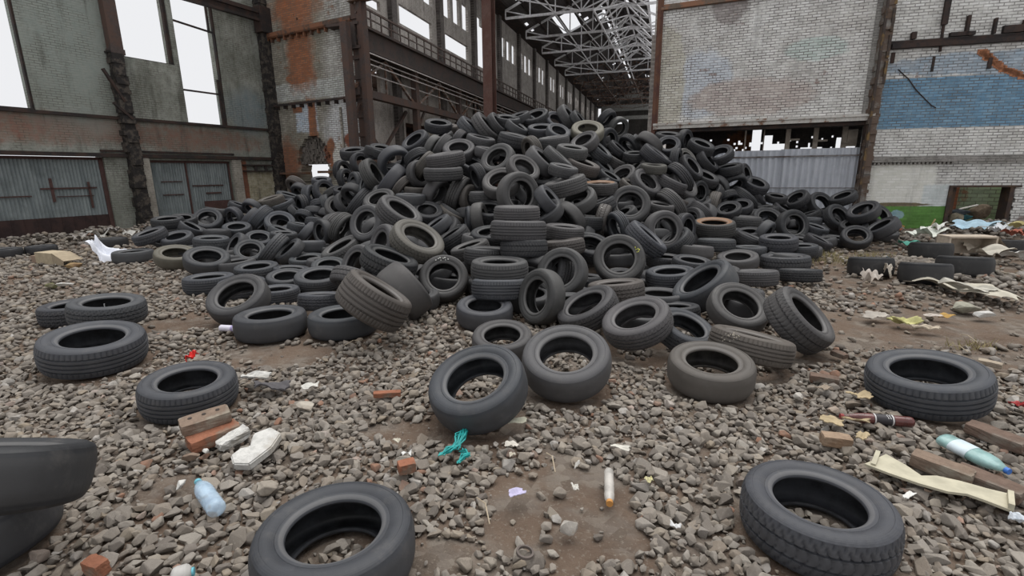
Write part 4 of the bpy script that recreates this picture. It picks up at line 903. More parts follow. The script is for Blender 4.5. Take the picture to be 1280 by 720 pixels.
def scatter(y0,y1,sp,smin,smax):
    P=[]
    for y in np.arange(y0,y1,sp):
        half=1.4*y+1.5
        xs=np.arange(-half,half,sp); xs=xs+rng.uniform(-.5,.5,len(xs))*sp; yy=y+rng.uniform(-.5,.5,len(xs))*sp
        P.append(np.stack([xs,yy],1))
    P=np.concatenate(P)
    s=np.exp(rng.normal(math.log((smin*smax)**.5),.32,len(P))).clip(smin*.6,smax*1.3)
    keep=np.ones(len(P),bool)
    for (cx,cy,rx,ry) in DC:
        d=np.hypot((P[:,0]-cx)/rx,(P[:,1]-cy)/ry)+.12*np.sin(P[:,0]*23)+.12*np.sin(P[:,1]*19+2)
        keep&=~((d<1)&(rng.random(len(P))<.93))
    # right-hand side of the yard is trodden earth with few stones
    q=(P[:,0]>3.0+.35*P[:,1]*.5)&(P[:,1]>3.4); keep&=~(q&(rng.random(len(P))<.62))
    for (tx,ty,D) in GT:
        d=np.hypot(P[:,0]-tx,P[:,1]-ty); keep&=~((d>D*.27-s*.2)&(d<D*.5+s*.30))
    keep&=((P-LW.P)@LW.n>.1); keep&=((P-RW.P)@RW.n>.1)|(P[:,1]<9); keep&=P[:,0]<13
    keep&=~((np.abs(P[:,0]-.7)<2.2)&(P[:,1]>6.0)) # under the heap nothing is seen
    return P[keep],s[keep]
sets=[scatter(1.0,3.4,.044,.042,.088),scatter(3.4,6.2,.062,.05,.095),scatter(6.2,9.5,.10,.06,.12),scatter(9.5,14.5,.17,.08,.17)]
extra_small=scatter(1.0,4.2,.048,.018,.032)
allP=np.concatenate([s[0] for s in sets]+[extra_small[0]]); allS=np.concatenate([s[1] for s in sets]+[extra_small[1]])
# rubble drifts: along the left wall foot and on the right
def drift(cx,cy,rx,ry,h,n,smin,smax):
    a=rng.normal(size=(n,2))*.5; return np.stack([cx+a[:,0]*rx,cy+a[:,1]*ry,np.maximum(0,h*np.exp(-(a**2).sum(1)*2)*rng.uniform(.3,1,n))],1),rng.uniform(smin,smax,n)
dr=[]
for (px,py,rx,ry,h,n) in((60,303,1.6,.45,.22,240),(130,295,1.2,.45,.26,240),(190,290,.9,.5,.28,200),(240,285,.8,.5,.2,120),(1140,330,.9,.5,.07,160),(1240,290,1.2,.8,.30,380),(1200,345,1.1,.5,.08,200),(1150,300,.7,.6,.12,160),(900,440,.25,.15,.03,40)):
    g=gp(px,py); dr.append(drift(g[0],g[1],rx,ry,h,n,.05,.20 if py<350 else .07))
dP=np.concatenate([d[0] for d in dr]); dS=np.concatenate([d[1] for d in dr])
ok=((dP[:,:2]-LW.P)@LW.n>.22)&((dP[:,:2]-RW.P)@RW.n>.18); dP=dP[ok]; dS=dS[ok]
nA=len(allP)
POS=np.concatenate([np.column_stack([allP,np.array([gz(x,y) for x,y in allP])+allS*.16+rng.uniform(0,.012,nA)]),dP]); SZ=np.concatenate([allS,dS])
N=len(POS); kind=rng.integers(0,14,N); yaw=rng.uniform(0,6.28,N); ti=rng.normal(0,.28,N); tj=rng.normal(0,.28,N)
def rotm(a,b,c):
    ca,sa,cb,sb,cc,sc=np.cos(a),np.sin(a),np.cos(b),np.sin(b),np.cos(c),np.sin(c)
    Rz=np.array([[ca,-sa,0],[sa,ca,0],[0,0,1]]);Rx=np.array([[1,0,0],[0,cb,-sb],[0,sb,cb]]);Ry=np.array([[cc,0,sc],[0,1,0],[-sc,0,cc]]); return Rz@Rx@Ry
V=POS-EYE; dd=V@FWD; px=640+F_PX*(V@RGT)/dd; py=360-F_PX*(V@UPV)/dd; size_px=F_PX*SZ/np.maximum(dd,.1)
vis=(px>8)&(px<1272)&(py>0)&(py<712)&(dd>.5)
order=np.argsort(-np.where(vis,size_px,0)); single=set(order[:300].tolist())
vs_,fs_=[],[];off=0
for i in range(N):
    if i in single: continue
    near=dd[i]<4.2; pv=(PV if near else PV0)[kind[i]]; pf=(PF if near else PF0)[kind[i]]
    vs_.append((pv*SZ[i])@rotm(yaw[i],ti[i],tj[i]).T+POS[i]); fs_.append(pf+off); off+=len(pv)
vv=np.concatenate(vs_).astype(np.float32); ff=np.concatenate(fs_).astype(np.int32)
me=bpy.data.meshes.new('gravel'); me.vertices.add(len(vv)); me.vertices.foreach_set('co',vv.ravel()); me.loops.add(ff.size); me.loops.foreach_set('vertex_index',ff.ravel())
me.polygons.add(len(ff)); me.polygons.foreach_set('loop_start',np.arange(0,ff.size,3,dtype=np.int32)); me.polygons.foreach_set('loop_total',np.full(len(ff),3,np.int32)); me.update(calc_edges=True)
g=link('gravel',me,None,rock_stuff_m); tag(g,'crushed grey stone gravel covering the ground around the tyre heap','gravel',kind='stuff')
print('gravel stones',N,'verts',len(vv))
for me in protos_b: me.materials.append(rock_thing_m)
for i in sorted(single):
    o=bpy.data.objects.new('gravel_stone',protos_b[kind[i]]); COL.objects.link(o); o.location=POS[i]; o.rotation_euler=(ti[i],tj[i],yaw[i]); o.scale=(SZ[i],)*3
    tag(o,'loose grey crushed stone lying in the foreground gravel','stone','loose gravel stones in the foreground')
# ============================================================ TYRES
def tyre_mesh(style,part=None,seg=192):
    R0=.31; prof=[]  # (r,z,tag)
    def tz(z):
        r=R0-.014*(abs(z)/.082)**3.2
        return r
    grooves={0:(-.042,-.014,.014,.042),1:(-.035,0,.035),2:(-.03,.03),3:()}[style%4]
    zs=set(np.linspace(-.082,.082,13))
    for g_ in grooves:
        for q in(-.0062,-.0046,.0046,.0062): zs.add(g_+q)
    zs=sorted(zs); tread=[]
    for z in zs:
        r=tz(z)
        if any(abs(z-g_)<.0052 for g_ in grooves): r-=.011
        tread.append((r,z))
    side=[(.296,.082),(.290,.0885),(.281,.093),(.272,.0965),(.268,.0975),(.266,.0955),(.255,.0975),(.243,.097),(.232,.094),(.222,.089),(.2165,.0855),(.214,.0875),(.204,.0875),(.195,.084),(.187,.079),(.182,.074),(.180,.066)]
    inner=[(.180,.066),(.184,.058),(.200,.064),(.22,.076),(.24,.084),(.26,.085),(.278,.079),(.288,.066),(.292,.04),(.294,0)]
    inner=inner+[(r,-z) for r,z in inner[:-1][::-1]]
    segs=[]
    if part in(None,'tread'): segs.append(('tread',tread))
    if part in(None,'side_a'): segs.append(('side',side))
    if part in(None,'side_b'): segs.append(('side',[(r,-z) for r,z in side[::-1]]))
    if part in(None,'inner'): segs.append(('in',inner))
    v=[];f=[]
    for tg,p in segs:
        i=len(v); n=len(p)
        for kk,(r,z) in enumerate(p):
            for q in range(seg):
                a=2*math.pi*q/seg; rr=r
                if tg=='tread':
                    sh=abs(z)>.046
                    if style%4==0 and sh and abs(z)<.081 and q%4==0: rr-=.006
                    if style%4==1 and ((q+int(round(z*260)))%6==0): rr-=.007
                    if style%4==2 and ((q+(int(z*90) if z>0 else -int(z*90)))%5<1) and .010<abs(z)<.076: rr-=.008
                if tg=='side' and style%4==2 and .279<r<.294 and q%5<1: rr-=.004
                v.append((rr*math.cos(a),rr*math.sin(a),z))
        for kk in range(n-1):
            for q in range(seg):
                f.append((i+kk*seg+q,i+kk*seg+(q+1)%seg,i+(kk+1)*seg+(q+1)%seg,i+(kk+1)*seg+q))
    nm={None:'tyre','tread':'tread','side_a':'sidewall','side_b':'sidewall','inner':'inner_liner'}[part]
    me=bpy.data.meshes.new(nm); me.from_pydata(v,[],f)
    bm=bmesh.new(); bm.from_mesh(me); bmesh.ops.remove_doubles(bm,verts=bm.verts,dist=1e-5); bmesh.ops.recalc_face_normals(bm,faces=bm.faces)
    if part=='inner' or part in('tread','side_a','side_b'):
        # make open strips face outward from the rubber
        s_=0
        for fc in list(bm.faces)[:50]:
            c_=fc.calc_center_median(); rc=Vector((c_.x,c_.y,0)).normalized(); core=rc*.245
            s_+=fc.normal.dot(c_-core)
        if s_<0 and part!='inner': bmesh.ops.reverse_faces(bm,faces=bm.faces)
    bm.to_mesh(me); bm.free(); me.polygons.foreach_set('use_smooth',[True]*len(me.polygons)); 
    try: me.set_sharp_from_angle(angle=math.radians(38))
    except Exception: pass
    me.update(); return me
def rubber(name,liner=False,orange=False):
    k=NT(name,.62,.38); oi=k.n('ShaderNodeObjectInfo'); base=oi.outputs['Color']; o=k.xyz()
    rnd=oi.outputs['Random']; sh=k.n('ShaderNodeVectorMath',operation='ADD'); k._in(sh.inputs[0],k.obj); k.t.links.new(k.vec(k.math('MULTIPLY',rnd,37.0),k.math('MULTIPLY',rnd,11.0),rnd),sh.inputs[1]); vv=sh.outputs[0]
    n=k.noise(5,6,.7,vec=vv); col=k.mix(k.mr(n,.3,.7),k.mix(.88,base,(0,0,0)) if liner else k.mix(.30,base,(0,0,0)),base)  # liner base mixed towards black: shade inside the hole put into the colour
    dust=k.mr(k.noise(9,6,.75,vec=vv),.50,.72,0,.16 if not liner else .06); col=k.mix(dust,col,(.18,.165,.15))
    r=k.math('SQRT',k.math('ADD',k.math('MULTIPLY',o[0],o[0]),k.math('MULTIPLY',o[1],o[1])))
    if orange:
        msk=k.mr(k.math('ADD',r,k.math('MULTIPLY',k.math('SUBTRACT',n,.5),.08)),.235,.262,1,0); col=k.mix(msk,col,(.24,.135,.075))
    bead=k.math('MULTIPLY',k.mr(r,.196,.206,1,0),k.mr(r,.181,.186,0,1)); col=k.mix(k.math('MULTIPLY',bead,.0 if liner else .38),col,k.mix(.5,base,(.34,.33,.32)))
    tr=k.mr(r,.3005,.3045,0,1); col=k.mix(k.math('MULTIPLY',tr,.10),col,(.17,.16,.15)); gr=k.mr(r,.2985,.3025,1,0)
    # moulded rings and small raised marks on the sidewall
    ang=k.math('ARCTAN2',o[1],o[0]); w=k.math('SINE',k.math('MULTIPLY',r,900.0)); w2=k.math('SINE',k.math('MULTIPLY',ang,70.0))
    h=k.math('ADD',k.math('MULTIPLY',w,.12),k.math('MULTIPLY',w2,.05)); h=k.math('ADD',h,k.math('MULTIPLY',k.noise(60,4,.7),.5))
    k.bump(h,.22,.004); k._in(k.b.inputs['Roughness'],k.mr(n,.3,.7,.5,.72)); return k.done(col)
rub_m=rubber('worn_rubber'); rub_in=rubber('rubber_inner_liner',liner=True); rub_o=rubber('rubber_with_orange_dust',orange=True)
RC={'k':(.026,.027,.031),'b':(.050,.053,.060),'g':(.069,.067,.068),'n':(.088,.077,.069),'y':(.15,.138,.11),'o':(.05,.048,.048),'d':(.098,.093,.083)}
whole=[tyre_mesh(s,None,192) for s in range(4)]
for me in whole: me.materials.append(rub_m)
parts={s:{p:tyre_mesh(s,p,240) for p in('tread','side_a','side_b','inner')} for s in range(4)}
for s in parts:
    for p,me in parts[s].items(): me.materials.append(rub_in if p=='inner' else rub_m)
side_o={p:tyre_mesh(0,p,192) for p in('side_a','side_b')}
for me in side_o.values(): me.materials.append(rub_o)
HERO={
(118,435):("blue-grey ribbed tyre tilted on the gravel at the far left, in front of two others",0),
(135,388):("blue-grey tyre at the left lying tilted over its neighbour, wire sticking up inside",1),
(92,390):("flat blue-grey tyre half hidden behind two tyres at the far left of the gravel",1),
(237,488):("blue-grey ribbed tyre tilted on the gravel just behind the stacked broken bricks",0),
(420,683):("large black tyre lying flat at the bottom left, stones inside its hole",3),
(1020,645):("large black winter tyre with lug tread lying flat at bottom right",2),
(1158,478):("dusty dark tyre lying flat on the right, behind the red drink bottle",0),
(598,484):("dark tyre tilted on gravel in front of the heap, left of its overlapping neighbour",3),
(708,452):("black tyre propped on its neighbour, soil and grit seen through its hole",3),
(628,428):("dark tyre lying behind the two overlapping tyres in the front middle",3),
(888,463):("brownish tyre lying tilted in front, under the bare tread of a scraped one",3),
(938,432):("brownish ribbed tyre on its side with a pale scrape, tread facing the viewer",0),
(998,400):("dark lug-tread tyre leaning away at the right foot of the heap",2),
(922,386):("dark tyre leaning with wide hole, between the leaning bluish tyre and lug-tread tyre",3),
(881,358):("bluish smooth tyre leaning high, hole open up left, at heap's right foot",3),
(798,408):("dusty tyre with ribbed tread lying tilted at the front centre right of heap",1),
(735,387):("dusty tyre tilted toward upper left at the front centre of the heap",1),
(676,371):("grey tyre standing on edge turned left, at the front centre of the heap",3),
(606,389):("blue-grey tyre lying at the heap front beneath the two-tyre stack",3),
(625,341):("upper tyre of the neat two-tyre stack at the front centre",0),
(624,361):("lower tyre of the neat two-tyre stack at the front centre",0),
(703,346):("grey tyre standing and facing the viewer behind the edge-turned tyre, front centre",3),
(554,348):("grey tyre standing upright, white mark on top sidewall, front left of heap",3),
(505,362):("smooth grey tyre leaning down to the right at the heap's front left",3),
(468,376):("brown worn tyre leaning on the gravel, foremost at the heap's left front",0),
(429,402):("blue-grey tyre lying flat on gravel, left of the leaning brown worn tyre",3),
(339,404):("blue-grey tyre lying flat on gravel beside the small white can",3),
(299,374):("grey tyre leaning with open hole, behind the flat tyre with white can",3),
(774,325):("tyre facing the viewer with a yellow chalk mark on its sidewall",3),
(785,255):("tyre facing viewer high on the heap's right, other tyres seen through hole",3),
(892,285):("black tyre stained orange round its hole, topmost of a small right stack",0),
(895,306):("lower tyre directly under the orange-stained one on the right stack",1),
(752,237):("black tyre with an orange-stained upper sidewall, lying near heap centre",0),
(734,165):("tan dust-covered tyre lying on the crest of the heap",3),
(731,181):("dusty tyre slanting against the tan tyre just beneath it on the crest",3),
(773,160):("small-holed tyre facing the viewer on the crest, right of the tan tyre",3),
(650,243):("large grey tyre standing upright in the heap centre above the ribbed pair",3),
(648,288):("wide ribbed grey tyre lying flat, tread to the viewer, in heap centre",0),
(646,268):("flat grey tyre stacked on the wide ribbed one in heap centre",0),
(520,304):("big tan-dusted tyre tilted right on the heap's front left",2),
(460,280):("grey tyre ring leaning left with oval hole, on the heap's left",3),
(499,268):("grey tyre tilted right on top of two others, left part of heap",1),
(557,204):("upper of two stacked flat tyres with tread showing, left shoulder of heap",0),
(556,219):("lower of two stacked flat tyres with tread showing, left shoulder of heap",1),
(573,188):("grey tyre lying with its oval hole showing above a two-tyre stack, left shoulder",3),
(493,202):("large dark tyre leaning on the left shoulder with another inside its ring",3),
(490,226):("smooth edge-on tyre leaning against the large dark ring on the left shoulder",3),
(623,200):("grey tyre tilted left with a pale rim, upper left of heap centre",1),
(628,227):("grey tyre with a big oval hole just left above the large upright one",3),
(829,288):("dark tyre facing the viewer beside the orange-stained stack, to its left",3),
(259,326):("grey tyre lying with wide hole at the heap's left end, beside brown-dusted one",3),
(220,321):("tan-brown dusted tyre lying at the heap's left end",3),
(167,320):("dark tyre lying flat beside the white plastic sheet on the left",3),
(262,354):("ribbed flat tyre on the gravel in front of the heap's left end",0),
(260,275):("grey ring-like tyre propped up at the far left top of the heap",3),
(1070,297):("black tyre facing the viewer at the heap's far right end, low front",3),
(1103,286):("big black tyre slumped at the very right end of the heap",3),
(1079,267):("black tyre resting on top at the very right end of the heap",3),
(990,284):("black upright tyre with another behind its hole, right flank of the heap",3),
(1088,333):("short black tyre half sunk in earth right of the heap, leftmost of five",3),
(1156,342):("black tyre half sunk in earth behind the white torn paper, nearest of five",3),
(1163,314):("black tyre half sunk in earth by the rubbish, under the turquoise scrap",3),
(1205,333):("black tyre half sunk in earth, second from right of the five",3),
(1262,309):("black tyre half sunk in the rubbish at the right edge",3),
(140,303):("dark flat tyre by the left wall rubble, behind the white plastic sheet",3),
(52,312):("dark flat tyre lying behind the cardboard box at the far left",3),
(8,317):("dark flat tyre at the left picture edge near the wall rubble",3),
(-20,592):("big black tyre cut by the left edge, topmost of the foreground pair",3),
(-50,672):("big black tyre cut by the left edge, under the other foreground one",3),
}

CN={'k':'black','b':'blue-grey','g':'dusty grey','n':'brownish','y':'tan-dusted','o':'black','d':'dusty grey'}
def pose(a,t,f):
    if f=='E': return 'half-buried'
    if t<50: return 'open-faced'
    if t<72: return 'tilted'
    sa=abs(math.sin(math.radians(a)))
    return 'flat-lying' if sa>.94 else 'edge-on'
def zone(x,y):
    v='crest' if y<172 else 'upper slope' if y<214 else 'middle slope' if y<262 else 'lower slope' if y<312 else 'foot'
    h='left flank' if x<420 else 'left shoulder' if x<560 else 'centre' if x<760 else 'right shoulder' if x<900 else 'right flank'
    return v,h
ORD=['leftmost','second from left','third from left','fourth from left','fifth from left','sixth from left','seventh from left','eighth from left','ninth from left','tenth from left']
cls={}
for i,t in enumerate(TY):
    if (t[9],t[10]) in HERO: continue
    key=(CN[t[7]],pose(t[12],t[13],t[8]),*zone(t[9],t[10])); cls.setdefault(key,[]).append((t[9],t[10],i))
LAB={}
for key,l in cls.items():
    l.sort(); c_,p_,v,h=key
    place="on the %s, heap's %s"%(v,h) if v!='foot' else "at the heap's foot, %s"%h
    for q,(x,y,i) in enumerate(l):
        LAB[i]=('%s %s tyre, the only such %s'%(c_,p_,place)) if len(l)==1 else '%s %s %s tyre %s'%(ORD[q].replace(' ','-'),c_,p_,place)
r=random.Random(77)
def tyre_matrix(t,rot,e,w):
    n=Vector(t[3:6]).normalized(); q=n.to_track_quat('Z','Y').to_matrix().to_4x4(); s_=t[6]/.62
    return Matrix.Translation(t[0:3]) @ q @ Matrix.Rotation(rot,4,'Z') @ Matrix.Diagonal((s_*(1+e),s_*(1-e),s_*w,1))
def ground_z_fit(t): return t
for i,t in enumerate(TY):
    c7,fl=t[7],t[8]; style=r.choice([0,0,1,2,3,1]); hero=HERO.get((t[9],t[10]))
    if hero and len(hero)>1: style=hero[1]
    e=r.uniform(-.035,.035) if t[1]>5 else r.uniform(-.015,.015); w=r.uniform(1.0,1.16)*{(468,376):1.3,(505,362):1.25,(998,400):1.2,(1088,333):1.35,(1156,342):1.35,(1163,314):1.35,(1205,333):1.3,(1262,309):1.3}.get((t[9],t[10]),1); mt=tyre_matrix(t,r.uniform(0,6.28),e,w)
    base=RC[c7]; j=r.uniform(.8,1.22) if (t[9],t[10]) not in((1088,333),(1156,342),(1163,314),(1205,333),(1262,309)) else .55; colr=(base[0]*j*r.uniform(.97,1.03),base[1]*j,base[2]*j*r.uniform(.96,1.04),1)
    lab=hero[0] if hero else LAB[i]; grp='tyres lying loose on the gravel' if (t[1]<5.2 and t[2]<.3) or fl=='F' else 'tyres heaped in the hall'
    if t[11]>=56 or c7=='o':
        o=empty('tyre',matrix=mt); st=parts[style]
        if c7=='o': st=dict(parts[0]); st['side_a']=side_o['side_a']; st['side_b']=side_o['side_b']
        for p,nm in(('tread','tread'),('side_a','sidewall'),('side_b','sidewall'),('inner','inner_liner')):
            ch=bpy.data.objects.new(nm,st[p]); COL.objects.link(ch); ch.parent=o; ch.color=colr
            if c7=='o' and nm=='sidewall': ch['label']='sidewall stained orange around the rim hole'
    else:
        o=bpy.data.objects.new('tyre',whole[style]); COL.objects.link(o); o.matrix_world=mt; o.color=colr
    tag(o,lab,'tyre',grp)
